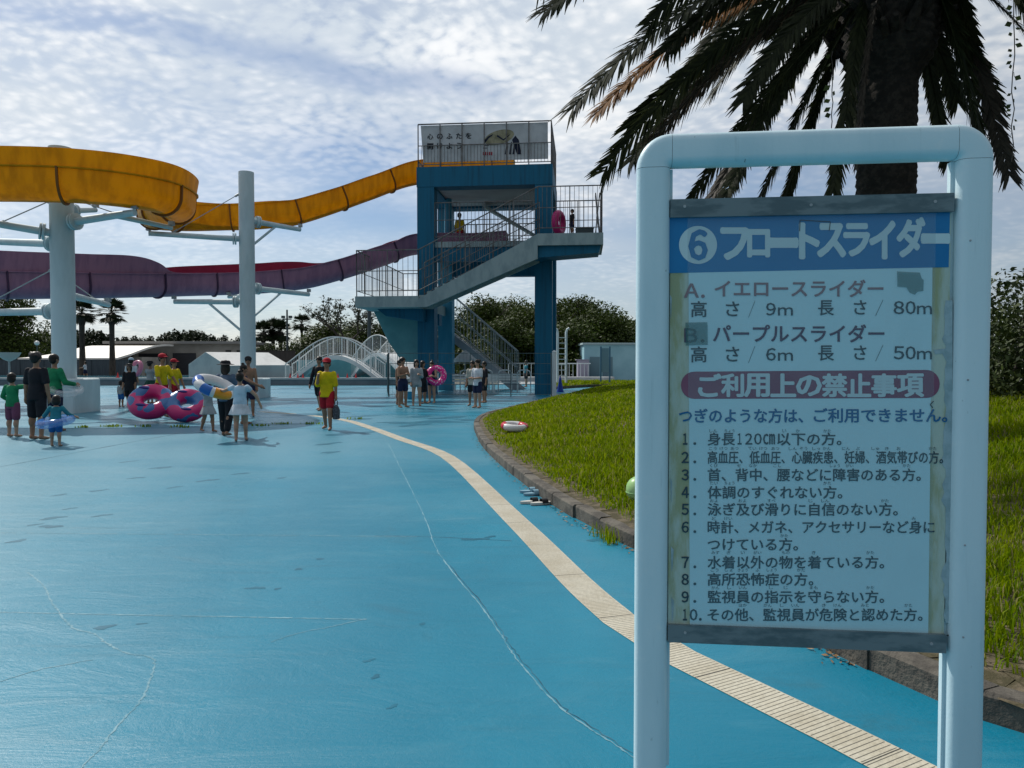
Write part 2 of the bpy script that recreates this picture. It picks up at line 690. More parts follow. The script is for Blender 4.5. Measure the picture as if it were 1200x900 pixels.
def lawn_z(x, y):
    return float(lawn_h(np.array([[x, y]]))[0])


def seg_resample(pts, step):
    out, acc = [Vector(pts[0])], 0.0
    for a, b in zip(pts, pts[1:]):
        a, b = Vector(a), Vector(b)
        L = (b - a).length
        n = max(1, int(round(L / step)))
        for i in range(1, n + 1):
            out.append(a.lerp(b, i / n))
    return out


# kerb: separate cast stones, each with a small open joint; one short break with a shifted stone
kb = MB()
kline = [Vector(p) for p in catmull([tuple(p) for p in kerb_pts + back_pts[:4]], 10)]
acc, start = 0.0, kline[0]
stones = [kline[0]]
for a, b in zip(kline, kline[1:]):
    acc += (b - a).length
    if acc > 0.60:
        stones.append(b)
        acc = 0.0
gap_c = G(712, 628)
for i, (a, b) in enumerate(zip(stones, stones[1:])):
    d = (b - a).normalized()
    nrm = Vector((d.y, -d.x, 0))            # towards the lawn
    if nrm.dot(Vector((1, 0.3, 0))) < 0 and a.y < 14:
        nrm = -nrm
    j = 0.004
    off = nrm * (0.075 + random.uniform(-0.006, 0.006))
    if (a - gap_c).length < 0.35:
        off += nrm * 0.03
        a = a + d * 0.05
    h = 0.135 + random.uniform(-0.008, 0.008)
    p0, p1 = a + d * j + off, b - d * j + off
    w = 0.075
    c = 0.018
    prof = [(-w, -0.02), (-w, h - c), (-w + c, h), (w * .6, h), (w * .6, -0.02)]
    r0 = [p0 + nrm * q[0] + Vector((0, 0, q[1])) for q in prof]
    r1 = [p1 + nrm * q[0] + Vector((0, 0, q[1])) for q in prof]
    kb.rings([r0, r1])
structure(kb, "kerb", M_kerb)

# lawn ground: fine grid clipped to the outline
gx = np.arange(-2.0, 20.01, 0.25)
gy = np.arange(-1.75, 45.2, 0.25)
GX, GY = np.meshgrid(gx, gy)
P = np.stack([GX.ravel(), GY.ravel()], 1)
ok = inside(P, LO)
# pull cells near the edge: keep any cell with a corner inside, drop the height to just under the kerb top at the rim
near = edge_dist(P)
Z = lawn_h(P)
okc = ok & (near > 0.02)
idx = np.arange(len(P)).reshape(GX.shape)
q = np.stack([idx[:-1, :-1], idx[:-1, 1:], idx[1:, 1:], idx[1:, :-1]], -1).reshape(-1, 4)
okq = okc[q].all(1)
lawn_me = np_mesh("lawn", np.column_stack([P, Z]), q[okq], M_soil, smooth=True)
lw = link("lawn", lawn_me)
lw["kind"] = "structure"
# filler strip between kerb stones and the grid
fs = MB()
rim = [Vector(p) for p in catmull([tuple(p) for p in kerb_pts + back_pts], 8)]
ra, rb = [], []
for i, p in enumerate(rim):
    d = (rim[min(i + 1, len(rim) - 1)] - rim[max(i - 1, 0)]).normalized()
    n1 = Vector((d.y, -d.x, 0))
    for s_ in (1, -1):
        t_ = p + n1 * s_ * 0.05
        if inside(np.array([[t_.x, t_.y]]), LO)[0]:
            n1 = n1 * s_
            break
    a = p + n1 * 0.06
    b = p + n1 * 0.42
    ra.append((a.x, a.y, 0.118))
    rb.append((b.x, b.y, lawn_z(b.x, b.y) - 0.004))
fs.v = ra + rb
nn = len(ra)
fs.f = [(i, i + 1, nn + i + 1, nn + i) for i in range(nn - 1)]
structure(fs, "lawn_soil_border", M_soil, smooth=True)

# second strip of lawn past the pavement
fl = [G(652, 456.5), G(668, 455.0), G(690, 453.6), Vector((9, 47.5, 0)), Vector((22, 48, 0)), Vector((22, 56, 0)), Vector((3.0, 56, 0))]
FL = np.array([(p.x, p.y) for p in fl])
s = MB()
s.poly_prism([(p.x, p.y) for p in fl], -0.02, 0.16)
structure(s, "far_lawn", M_soil)


# grass blades
def grass_mat():
    m = bpy.data.materials.new("grass_blade")
    m.use_nodes = True
    g = NT(m.node_tree)
    p = m.node_tree.nodes["Principled BSDF"]
    geo = g.n("ShaderNodeNewGeometry")
    tc = g.n("ShaderNodeTexCoord")
    f = g.math("ADD", g.math("MULTIPLY", geo.outputs["Random Per Island"], 0.6), g.math("MULTIPLY", g.noise(tc.outputs["Object"], 0.9, 4), 0.5))
    c = g.mix(g.ramp(f, 0.2, 0.85), (0.095, 0.172, 0.001), (0.235, 0.295, 0.003))
    dry = g.noise(tc.outputs["Object"], 0.55, 5, 0.6)
    c = g.mix(g.ramp(dry, 0.52, 0.74, 0.0, 0.28), c, (0.235, 0.215, 0.030))
    c = g.mix(g.ramp(geo.outputs["Random Per Island"], 0.92, 0.94), c, (0.30, 0.27, 0.10))
    g.l(c, p.inputs["Base Color"])
    p.inputs["Roughness"].default_value = 0.6
    p.inputs["Specular IOR Level"].default_value = 0.10
    t = g.n("ShaderNodeBsdfTranslucent")
    g.l(c, t.inputs[0])
    mx = g.n("ShaderNodeMixShader")
    mx.inputs[0].default_value = 0.50
    g.l(p.outputs[0], mx.inputs[1])
    g.l(t.outputs[0], mx.inputs[2])
    g.l(mx.outputs[0], m.node_tree.nodes["Material Output"].inputs[0])
    return m


M_grass = grass_mat()


def blades(P, z, hgt, wid):
    n = len(P)
    yaw = rng.uniform(0, 2 * PI, n)
    lean = rng.uniform(0.05, 0.75, n) * hgt
    la = rng.uniform(0, 2 * PI, n)
    ux, uy = np.cos(yaw) * wid / 2, np.sin(yaw) * wid / 2
    lx, ly = np.cos(la) * lean, np.sin(la) * lean
    b = np.column_stack([P, z])
    V = np.zeros((n, 5, 3))
    V[:, 0] = b + np.column_stack([-ux, -uy, np.zeros(n) - 0.01])
    V[:, 1] = b + np.column_stack([ux, uy, np.zeros(n) - 0.01])
    mid = b + np.column_stack([lx * 0.35, ly * 0.35, hgt * 0.6])
    V[:, 2] = mid + np.column_stack([ux * 0.75, uy * 0.75, np.zeros(n)])
    V[:, 3] = mid - np.column_stack([ux * 0.75, uy * 0.75, np.zeros(n)])
    V[:, 4] = b + np.column_stack([lx, ly, hgt * rng.uniform(0.8, 1.0, n)])
    i = np.arange(n)[:, None] * 5
    T = np.concatenate([i + [0, 1, 2], i + [0, 2, 3], i + [3, 2, 4]], 0)
    return V.reshape(-1, 3), T


def scatter(x0, x1, y0, y1, dens):
    n = int((x1 - x0) * (y1 - y0) * dens)
    return np.column_stack([rng.uniform(x0, x1, n), rng.uniform(y0, y1, n)])


def grass(name, poly, zf, zones):
    VV, TT, o = [], [], 0
    for (x0, x1, y0, y1, dens, h, w, margin) in zones:
        Q = scatter(x0, x1, y0, y1, dens)
        Q = Q[inside(Q, poly)]
        Q = Q[(Q[:, 0] < Q[:, 1] * 0.80 + 1.2)]
        if margin is not None:
            dd = edge_dist(Q)
            Q = Q[dd > 0.20 + margin * rng.uniform(0, 1, len(Q)) ** 2]
            dd = edge_dist(Q)
            tall = 0.55 + 0.45 * sstep((dd - 0.15) / 0.8)
        else:
            tall = 1.0
        clump = 0.75 + 0.35 * np.sin(Q[:, 0] * 3.1 + 2 * np.sin(Q[:, 1] * 1.3)) * np.sin(Q[:, 1] * 2.3 + Q[:, 0])
        hh = h * rng.uniform(0.55, 1.25, len(Q)) * tall * clump
        V, T = blades(Q, zf(Q), hh, w * rng.uniform(0.7, 1.3, len(Q)))
        VV.append(V)
        TT.append(T + o)
        o += len(V)
    me = np_mesh(name, np.concatenate(VV), np.concatenate(TT), M_grass, tris=True)
    ob = link(name, me)
    tag(ob, kind="stuff")
    return ob


grass("lawn_grass", LO, lawn_h, [
    (1.0, 6.5, 1.5, 7.0, 1900, 0.13, 0.010, 0.30),
    (0.0, 8.5, 7.0, 12.0, 1300, 0.14, 0.015, 0.28),
    (-1.2, 12.0, 12.0, 20.0, 520, 0.135, 0.024, 0.25),
    (-1.5, 16.0, 20.0, 31.0, 200, 0.13, 0.042, 0.2),
    (-1.0, 20.0, 31.0, 45.0, 95, 0.13, 0.065, 0.1),
])
grass("far_lawn_grass", FL, lambda Q: np.full(len(Q), 0.155), [(2.0, 16.0, 43.0, 56.0, 70, 0.16, 0.08, None)])

# ---- slatted drain strip
def drain_mat():
    m = bpy.data.materials.new("drain_slats")
    m.use_nodes = True
    g = NT(m.node_tree)
    p = m.node_tree.nodes["Principled BSDF"]
    uv = g.n("ShaderNodeUVMap")
    sp = g.n("ShaderNodeSeparateXYZ")
    g.l(uv.outputs[0], sp.inputs[0])
    u, v = sp.outputs[0], sp.outputs[1]
    fr = g.math("FRACT", g.math("DIVIDE", v, 0.026))
    groove = g.math("MULTIPLY", g.math("GREATER_THAN", fr, 0.82), g.math("LESS_THAN", g.math("ABSOLUTE", g.math("SUBTRACT", u, 0.5)), 0.47))
    tc = g.n("ShaderNodeTexCoord")
    n1 = g.noise(tc.outputs["Object"], 2.5, 6, 0.65)
    n2 = g.noise(tc.outputs["Object"], 40, 3, 0.6)
    c = g.mix(g.ramp(n1, 0.35, 0.7), (0.50, 0.47, 0.38), (0.40, 0.36, 0.27))
    c = g.mix(g.ramp(n2, 0.4, 0.75, 0, 0.35), c, (0.30, 0.27, 0.20))
    joint = g.math("GREATER_THAN", g.math("FRACT", g.math("DIVIDE", v, 0.90)), 0.992)
    c = g.mix(g.math("MAXIMUM", g.math("MULTIPLY", groove, 0.85), joint), c, (0.045, 0.043, 0.035))
    g.l(c, p.inputs["Base Color"])
    p.inputs["Roughness"].default_value = 0.7
    b = g.n("ShaderNodeBump")
    b.inputs["Strength"].default_value = 0.8
    b.inputs["Distance"].default_value = 0.006
    g.l(g.math("SUBTRACT", n2, g.math("MULTIPLY", groove, 2.0)), b.inputs["Height"])
    g.l(b.outputs[0], p.inputs["Normal"])
    return m


dr = [(1105, 900, 1010, 898), (900, 801, 900, 840), (807, 756, 782, 782), (744, 720, 716, 741), (684, 673, 667, 691), (609, 604, 600, 615),
      (531, 533, 517, 538), (480, 513, 462, 516), (440, 499.5, 424, 501.5), (410, 491.5, 394, 492.5), (365, 485.5, 345, 486), (310, 482, 300, 483)]
cen, wd = [], []
mids = [(1057, 899), (985, 862), (900, 820.5), (795, 769), (727, 727), (675, 681), (604, 609.5), (524, 535), (470, 514.5), (432, 500.5), (402, 492), (355, 486), (305, 482.5)]
cen = [G(*p) for p in mids]
cen = [cen[0] + (cen[0] - cen[1]) * 3] + cen[:4] + [Vector(q) for q in catmull([tuple(q) for q in cen[4:]], 5)]
W_DR = 0.118
L_, R_ = [], []
for i, p in enumerate(cen):
    d = (cen[min(i + 1, len(cen) - 1)] - cen[max(i - 1, 0)]).normalized()
    n_ = Vector((-d.y, d.x, 0))
    L_.append(p + n_ * W_DR)
    R_.append(p - n_ * W_DR)
s = MB()
uvs, dist = [], 0.0
for i in range(len(cen) - 1):
    k = 3
    for j in range(k):
        t0, t1 = j / k, (j + 1) / k
        a, b = L_[i].lerp(L_[i + 1], t0), R_[i].lerp(R_[i + 1], t0)
        c, d = R_[i].lerp(R_[i + 1], t1), L_[i].lerp(L_[i + 1], t1)
        for q_ in (a, b, c, d):
            q_.z = 0.003
        L0 = (cen[i + 1] - cen[i]).length
        s.add([a, b, c, d], [(0, 1, 2, 3)])
        uvs += [(0, dist + L0 * t0), (1, dist + L0 * t0), (1, dist + L0 * t1), (0, dist + L0 * t1)]
    dist += L0
o = structure(s, "drain_channel", drain_mat())
lay = o.data.uv_layers.new(name="UVMap")
lay.data.foreach_set("uv", [c for q_ in uvs for c in q_])

# ---- cracks, joints, damp footprints on the paint
def ribbon(mb, px, w, z, jitter=0.0, sub_=4, fixed=None):
    pts = [Vector(p) for p in catmull([tuple(G(*q_)) for q_ in px], sub_)]
    if jitter:
        pts = [p + Vector((random.gauss(0, jitter), random.gauss(0, jitter), 0)) for p in pts]
    a_, b_ = [], []
    for i, p in enumerate(pts):
        d = (pts[min(i + 1, len(pts) - 1)] - pts[max(i - 1, 0)]).normalized()
        n_ = Vector((-d.y, d.x, 0)) * (w * random.uniform(0.25, 1.25) / 2)
        a_.append((p.x + n_.x, p.y + n_.y, z * 0.35))
        b_.append((p.x - n_.x, p.y - n_.y, z * 0.35))
    k = len(pts)
    mb.add(a_ + b_, [(i, i + 1, k + i + 1, k + i) for i in range(k - 1)])


main_seam = [(445, 505), (456, 522), (466, 542), (480, 570), (497, 605), (510, 640), (525, 663), (560, 706), (585, 741), (600, 765), (622, 792), (655, 828), (690, 853), (742, 887), (790, 925)]
left_crack = [(33, 671), (52, 688), (58, 702), (68, 716), (86, 736), (108, 742), (127, 755), (150, 766), (172, 769), (181, 776), (176, 797), (165, 820), (138, 850), (118, 876), (98, 897), (80, 925)]
s = MB()
ribbon(s, main_seam, 0.010, 0.004, 0.002, 14)
ribbon(s, left_crack, 0.011, 0.004, 0.003, 14)
ribbon(s, [(0, 799), (50, 784), (110, 773)], 0.009, 0.004, 0.003, 8)
ribbon(s, [(318, 752), (350, 742), (385, 735), (425, 726)], 0.008, 0.004, 0.004, 8)
for (a, b) in ((( -40, 624), (500, 629)), ((-30, 717), (430, 726))):
    x0 = 0.0
    while x0 < 0.97:
        x1 = min(1, x0 + random.uniform(0.02, 0.12))
        q0 = (a[0] + (b[0] - a[0]) * x0, a[1] + (b[1] - a[1]) * x0)
        q1 = (a[0] + (b[0] - a[0]) * x1, a[1] + (b[1] - a[1]) * x1)
        ribbon(s, [q0, ((q0[0] + q1[0]) / 2, (q0[1] + q1[1]) / 2), q1], 0.014, 0.004, 0.002, 4)
        x0 = x1 + random.choice((0.003, 0.003, 0.02))
structure(s, "pavement_cracks", M_crack)
s = MB()
off_seam = [(p[0] + 3.5 * (p[1] - 420) / 300, p[1]) for p in main_seam]
ribbon(s, off_seam[6:], 0.006, 0.0045, 0.004, 8)
ribbon(s, [(-30, 553), (60, 536), (150, 519), (210, 508)], 0.030, 0.004, 0.006, 6)
ribbon(s, [(-60, 503), (100, 502), (260, 501), (380, 502), (470, 500)], 0.030, 0.004, 0.01, 8)
ribbon(s, [(440, 628), (500, 629), (560, 632), (600, 634)], 0.012, 0.004, 0.004, 5)
ribbon(s, [(-60, 468), (150, 470), (330, 468), (450, 466)], 0.05, 0.004, 0.02, 6)
structure(s, "pavement_joints", M_joint)


def blob(mb, px, py, w, h, z=0.0012):
    """an irregular damp mark, w x h photo pixels where it lies on the ground"""
    c = G(px, py)
    a = G(px + w / 2, py)
    b = G(px, py - h / 2)
    rx, ry = (a - c).length, (b - c).length
    n = 18
    ph = [random.uniform(0, 6.28) for _ in range(4)]
    ring = []
    for i in range(n):
        t = 2 * PI * i / n
        r = 1 + 0.28 * math.sin(2 * t + ph[0]) + 0.18 * math.sin(3 * t + ph[1]) + 0.15 * math.sin(5 * t + ph[2])
        sk = 0.5 * ry / max(rx, 0.01)
        ring.append((c.x + rx * r * math.cos(t) + ry * 0.5 * r * math.sin(t), c.y + ry * r * math.sin(t), z))
    mb.add([(c.x, c.y, z)] + ring, [(0, 1 + i, 1 + (i + 1) % n) for i in range(n)])


s = MB()
for (px, py, w, h) in [(300, 689, 18, 3), (122, 735, 22, 4), (165, 731, 9, 2), (60, 617, 24, 3),
                       (20, 634, 16, 3), (40, 615, 10, 2), (82, 596, 9, 2), (115, 575, 12, 2), (62, 607, 20, 3), (70, 580, 9, 2), (120, 604, 12, 3),
                       (440, 793, 9, 5), (432, 774, 10, 4), (460, 828, 9, 5), (495, 731, 7, 3), (243, 563, 14, 3), (190, 548, 14, 3), (160, 560, 10, 2),
                       (385, 520, 18, 3), (388, 530, 14, 3), (283, 555, 12, 2), (330, 560, 9, 2), (150, 541, 8, 2), (205, 571, 10, 2), (410, 508, 40, 4),
                       (700, 633, 20, 4), (555, 632, 26, 3), (575, 629, 12, 2), (325, 690, 8, 2), (350, 667, 10, 2), (375, 655, 9, 2)]:
    blob(s, px, py, w, h)
for i in range(26):
    blob(s, random.uniform(100, 560), random.uniform(455, 500), random.uniform(20, 70), random.uniform(1.2, 3.0), 0.0016 + i * 0.0001)
structure(s, "damp_patches", M_wet)

# leaf litter and weeds in the joint
wv, wtri, o_ = [], [], 0
for (px, py) in [(129, 500), (134, 500), (172, 500), (209, 500), (214, 501), (96, 501), (330, 497), (305, 499), (418, 491), (365, 497), (712, 632), (706, 628), (718, 637)]:
    c = G(px, py)
    Q = np.column_stack([rng.normal(c.x, 0.10 if py < 600 else 0.05, 26), rng.normal(c.y, 0.05, 26)])
    V, T = blades(Q, np.full(26, 0.01), rng.uniform(0.02, 0.07, 26) * (2.2 if py > 600 else 1), np.full(26, 0.03 if py < 600 else 0.01))
    wv.append(V)
    wtri.append(T + o_)
    o_ += len(V)
wo = link("weeds", np_mesh("weeds", np.concatenate(wv), np.concatenate(wtri), M_grass, tris=True))
tag(wo, kind="stuff")
M_litter = mat("dry_litter", (0.16, 0.09, 0.04), 0.9, (0.30, 0.22, 0.13), 30)
lv, lt = [], []
o_ = 0
for (a, b) in zip(kerb_px[3:-1], kerb_px[4:]):
    n = 26
    t = rng.uniform(0, 1, n)
    px = a[0] + (b[0] - a[0]) * t
    py = a[1] + (b[1] - a[1]) * t
    for X, Yp in zip(px, py):
        c = G(X, Yp) + Vector((-abs(random.gauss(0, 0.05)) - 0.015, -abs(random.gauss(0, 0.03)), 0))
        yaw = random.uniform(0, 6.28)
        l, w = random.uniform(0.008, 0.03), random.uniform(0.003, 0.010)
        ex, ey = Vector((math.cos(yaw), math.sin(yaw), 0.15)) * l, Vector((-math.sin(yaw), math.cos(yaw), 0.2)) * w
        z = Vector((0, 0, 0.009))
        lv += [c + z - ex, c + z - ey, c + z + ex, c + z + ey + Vector((0, 0, 0.004))]
        lt.append((o_, o_ + 1, o_ + 2, o_ + 3))
        o_ += 4
lo = link("leaf_litter", np_mesh("leaf_litter", np.array([tuple(p) for p in lv]), np.array(lt), M_litter))
tag(lo, kind="stuff")

# ---- pools beyond the paved court
M_cope = mat("pool_coping", (0.42, 0.44, 0.44), 0.6, (0.32, 0.34, 0.35), 1.2)
M_rimw = mat("pool_rim_wall", (0.16, 0.19, 0.21), 0.7, (0.11, 0.14, 0.16), 0.8)
M_water = mat("pool_water", (0.03, 0.16, 0.22), 0.08, (0.04, 0.20, 0.26), 1.0, bump=0.3, bscale=3)
pr = thing("pool_border", "long low grey pool edge with pale coping across the court", "pool edge", (-20, 50, 0))
s = MB()
s.box((-32, 50.2, 0.20), (48, 0.4, 0.40))
s.build("wall", M_rimw, pr)
s = MB()
s.box((-32, 50.25, 0.463), (48.3, 0.62, 0.12))
s.build("coping", M_cope, pr)
s = MB()
s.box((-32, 61, 0.16), (48, 21.1, 0.3))
structure(s, "pool_water", M_water)
s = MB()
s.box((-20, 90, -0.01), (180, 36, 0.04))
s.box((14, 70, -0.012), (30, 34, 0.03))
structure(s, "far_deck", mat("far_deck_concrete", (0.30, 0.32, 0.33), 0.8, (0.22, 0.24, 0.25), 0.5))
# ================================================================== SLIDE TOWER
M_blue = mat("tower_blue", (0.002, 0.110, 0.200), 0.6, (0.003, 0.068, 0.125), 1.5, stretch=(5, 5, 0.22), lo=0.45, hi=0.75, bump=0.15, bscale=30)
M_blue2 = mat("tower_blue_light", (0.03, 0.19, 0.30), 0.6, (0.05, 0.23, 0.34), 1.6, stretch=(2.5, 2.5, 0.5))
M_conc = mat("pale_blue_concrete", (0.27, 0.345, 0.36), 0.75, (0.20, 0.27, 0.29), 1.3, stretch=(2, 2, 0.7), bump=0.2, bscale=25)
M_soffit = mat("soffit_grey", (0.34, 0.35, 0.37), 0.8, (0.26, 0.27, 0.29), 0.7)
M_teal = mat("teal_paint", (0.13, 0.32, 0.35), 0.7, (0.10, 0.27, 0.30), 0.9)
M_rail = mat("rail_steel", (0.16, 0.16, 0.165), 0.5, (0.10, 0.085, 0.075), 3.0)
M_white = mat("white_paint", (0.62, 0.68, 0.69), 0.45, (0.50, 0.57, 0.58), 2.0, stretch=(1, 1, 0.4))
M_galv = mat("galvanised", (0.34, 0.36, 0.37), 0.5, (0.26, 0.28, 0.30), 4.0)

TA = R(-5.5)
TU = Vector((math.cos(TA), math.sin(TA), 0))
TV = Vector((-math.sin(TA), math.cos(TA), 0))
TO = Vector(((489.5 - 600) / F * 36.3, 36.3, 0))


def TW(u, v, z):
    p = TO + TU * u + TV * v
    return Vector((p.x, p.y, z))


def T(px, py, v):
    """where the sight line of a photo pixel meets the tower's plane at depth v: (u, z)"""
    d = ray(px, py)
    c = Vector((0, 0, CAMZ))
    t = (v - (c - TO).dot(TV)) / d.dot(TV)
    p = c + d * t
    return (p - TO).dot(TU), p.z


class TB(MB):
    """builder in tower coordinates"""
    def tbox(self, u0, u1, v0, v1, z0, z1):
        pts = [TW(u, v, z) for u in (u0, u1) for v in (v0, v1) for z in (z0, z1)]
        return self.add(pts, [(0, 1, 3, 2), (4, 6, 7, 5), (0, 4, 5, 1), (2, 3, 7, 6), (0, 2, 6, 4), (1, 5, 7, 3)])

    def tprism(self, uz, v0, v1):
        n = len(uz)
        self.add([TW(u, v0, z) for u, z in uz] + [TW(u, v1, z) for u, z in uz],
                 [tuple(range(n)), tuple(range(2 * n - 1, n - 1, -1))] + [((i + 1) % n, i, n + i, n + (i + 1) % n) for i in range(n)])
        return self


tower = thing("slide_tower", "blue concrete slide tower with stairs, railings and rooftop banner", "slide tower", tuple(TW(3.3, 3, 0)))
UW = T(647, 300, 0)[0]
CW = 0.84
zt = T(565, 194, 0)[1]
zb = T(565, 217.5, 0)[1]
ZM = T(668, 273, -1.7)[1]          # middle deck / right landing level
ZL = T(450, 347, -1.7)[1]          # lower landing level
ZTOP = zt
DV = 6.0
for (u0, u1, v0, v1, m) in ((0, CW, 0, CW, M_blue), (UW - CW, UW, 0, CW, M_blue), (0, CW * .95, DV - CW, DV, M_blue2), (UW - CW, UW, DV - CW, DV, M_blue)):
    b = TB()
    b.tbox(u0, u1, v0, v1, -0.02, zb - 0.002)
    b.build("column", m, tower)
b = TB()
b.tbox(-0.02, UW + 0.02, -0.02, CW, zb, zt)
b.tbox(-0.02, UW + 0.02, DV - CW, DV + 0.02, zb, zt)
b.tbox(-0.02, CW, CW + 0.002, DV - CW - 0.002, zb, zt)
b.tbox(UW - CW, UW + 0.02, CW + 0.002, DV - CW - 0.002, zb, zt)
b.build("roof_beam", M_blue, tower)
b = TB()
b.tbox(CW + .002, UW - CW - .002, CW + .002, DV - CW - .002, zb + 0.12, zt - 0.05)
b.build("roof_slab", M_soffit, tower)
b = TB()
b.tbox(CW + 0.01, UW - CW - 0.01, 0.15, DV - 0.1, ZM - 0.28, ZM)
b.tbox(0.0, CW, CW + 0.01, DV - CW - 0.01, ZM - 0.28, ZM)
b.tbox(UW - CW, UW, CW + 0.01, DV - CW - 0.01, ZM - 0.28, ZM)
b.build("middle_deck", M_conc, tower)
b = TB()
zb2 = T(600, 324, DV - 0.5)[1]
b.tbox(CW + .01, UW - CW - .01, DV - 0.7, DV - 0.15, zb2, ZM - 0.285)
b.build("deck_beam", M_blue, tower)
b = TB()
b.tbox(CW + .01, UW - CW - .01, 0.2, 0.65, ZM - 0.95, ZM - 0.285)
b.build("deck_beam", M_blue, tower)
# dark column stub + pipe inside
b = TB()
uc = T(525, 260, 3.2)[0]
b.tube([TW(uc, 3.2, ZM), TW(uc, 3.2, zb + .1)], 0.20, 12)
b.build("inner_column", M_blue2, tower)

# ---- right landing with tapered bracket
UR = T(707, 280, -1.7)[0]
ULs = T(630, 280, -1.7)[0]
zl0 = T(668, 287, -1.7)[1]
b = TB()
b.tbox(ULs, UR, -1.7, 0.0 - .005, zl0, ZM)
b.tbox(UW + 0.03, UR, 0.0, 1.6, zl0, ZM)
b.build("upper_landing", M_conc, tower)
z0_, z1_ = T(645, 306, -0.4)[1], T(703, 300, -0.4)[1]
b = TB()
b.tprism([(UW - CW, z0_), (UR - 0.2, z1_), (UR - 0.1, zl0 - .004), (UW - CW, zl0 - .004)], -1.5, -0.03)
b.build("landing_bracket", M_blue, tower)

th = thing("storage_crate", "dark grey crate on the tower landing beside the child", "crate", tuple(TW(T(685, 272, -0.9)[0], -0.9, ZM)))
b = MB()
b.box((0, 0, 0.15), (0.80, 0.5, 0.28))
b.build("body", mat("crate_grey", (0.06, 0.075, 0.08), 0.7), th, world=False, smooth=False)
b = MB()
b.box((0, 0, 0.31), (0.84, 0.54, 0.035))
b.build("lid", mat("crate_grey", (0.06, 0.075, 0.08), 0.7), th, world=False, smooth=False)
# folded lattice gate at the landing's open end
b = MB()
for i in range(4):
    v0 = -1.4 + i * 0.22
    b.tube([TW(UR - 0.35, v0, ZM + 0.05), TW(UR - 0.16, v0 + .12, ZM + 1.9)], 0.028, 6)
    b.tube([TW(UR - 0.16, v0, ZM + 0.05), TW(UR - 0.35, v0 + .12, ZM + 1.9)], 0.028, 6)
b.build("lattice", M_rail, tower)

# ---- lower landing
UL0 = T(416, 350, -1.7)[0]
UL1 = T(490, 350, -1.7)[0]
zll = T(450, 360, -1.7)[1]
b = TB()
b.tbox(UL0, UL1, -1.7, 5.9, zll, ZL)
b.tbox(UL0, UL0 + 1.4, 5.902, 7.6, zll, ZL)
b.build("lower_landing", M_conc, tower)
b = TB()
b.tprism([(UL0 + 0.75, zll - .004), (UL1, zll - .004), (UL1, zll - 0.62), (UL0 + 1.2, zll - 0.35)], -0.6, 0.0)
b.build("landing_beam", M_blue, tower)
b = TB()
b.tprism([(UL0 + 0.75, zll - .004), (UL1, zll - .004), (UL1, zll - 0.62), (UL0 + 1.2, zll - 0.35)], 3.4, 4.2)
b.build("landing_beam", M_blue, tower)
pts = [T(x, y, 1.2) for x, y in ((438, 365), (494, 365), (494, 425), (471, 424), (455, 400))]
pts = [(u, min(z, zll - 0.01)) for u, z in pts]
b = TB()
b.tprism(pts, 1.2, 1.7)
b.build("support_wall", M_teal, tower)

# ---- front flight
P0u, P0z = T(487, 351, -1.7)
P1u, P1z = T(632, 274, -1.7)
Q0 = T(500, 361, -1.7)
Q1 = T(632, 303, -1.7)
stair = None
b = TB()
prof = [(UL1 - 0.01, ZL - 0.45), (UL1 - .01, P0z), (P1u, P1z), (ULs - 0.005, P1z), (ULs - 0.005, Q1[1]), Q0]
prof = [(UL1 - .005, zll), (UL1 - .005, P0z + .03), (ULs - .004, ZM - .01), (ULs - .004, Q1[1]), (Q0[0], zll)]
b.tprism(prof, -1.7, -1.48)
stair = b.build("staircase", M_conc, tower)
b = TB()
b.tprism(prof, -0.42, -0.22)
sub(b, "stringer", M_conc, stair, tower)
b = TB()
nst = 15
for i in range(nst):
    u0 = UL1 + (ULs - UL1) * i / nst
    u1 = UL1 + (ULs - UL1) * (i + 1) / nst
    z1 = ZL + (ZM - ZL) * (i + 1) / (nst + 1)
    b.tbox(u0, u1 - .002, -1.478, -0.422, z1 - 0.42, z1 - 0.12)
sub(b, "steps", M_conc, stair, tower)
# ---- rear flight down to the ground
RU1, RU0 = T(606, 430, 6.9)[0], UL0 + 1.4
b = TB()
for v0, v1 in ((6.2, 6.32), (7.4, 7.52)):
    b.tprism([(RU0 + .01, ZL - .02), (RU0 + .01, ZL - 0.45), (RU1 - 0.3, 0.0), (RU1 + 0.5, 0.0)], v0, v1)
rstair = b.build("staircase", M_soffit, tower)
b = TB()
for i in range(24):
    t = (i + .5) / 24
    u = RU0 + (RU1 - RU0) * t
    b.tbox(u - 0.16, u + 0.16, 6.33, 7.39, ZL * (1 - t) - 0.02, ZL * (1 - t) + 0.03)
sub(b, "steps", M_galv, rstair, tower)
# flight from the middle deck to the roof, along the rear side
b = TB()
b.tprism([(UW - 1.1, ZM + .9), (UW - 0.9, ZM + .9), (2.7, zb + .05), (2.7, zb - .12)], 4.2, 5.0)
b.build("staircase", M_conc, tower)


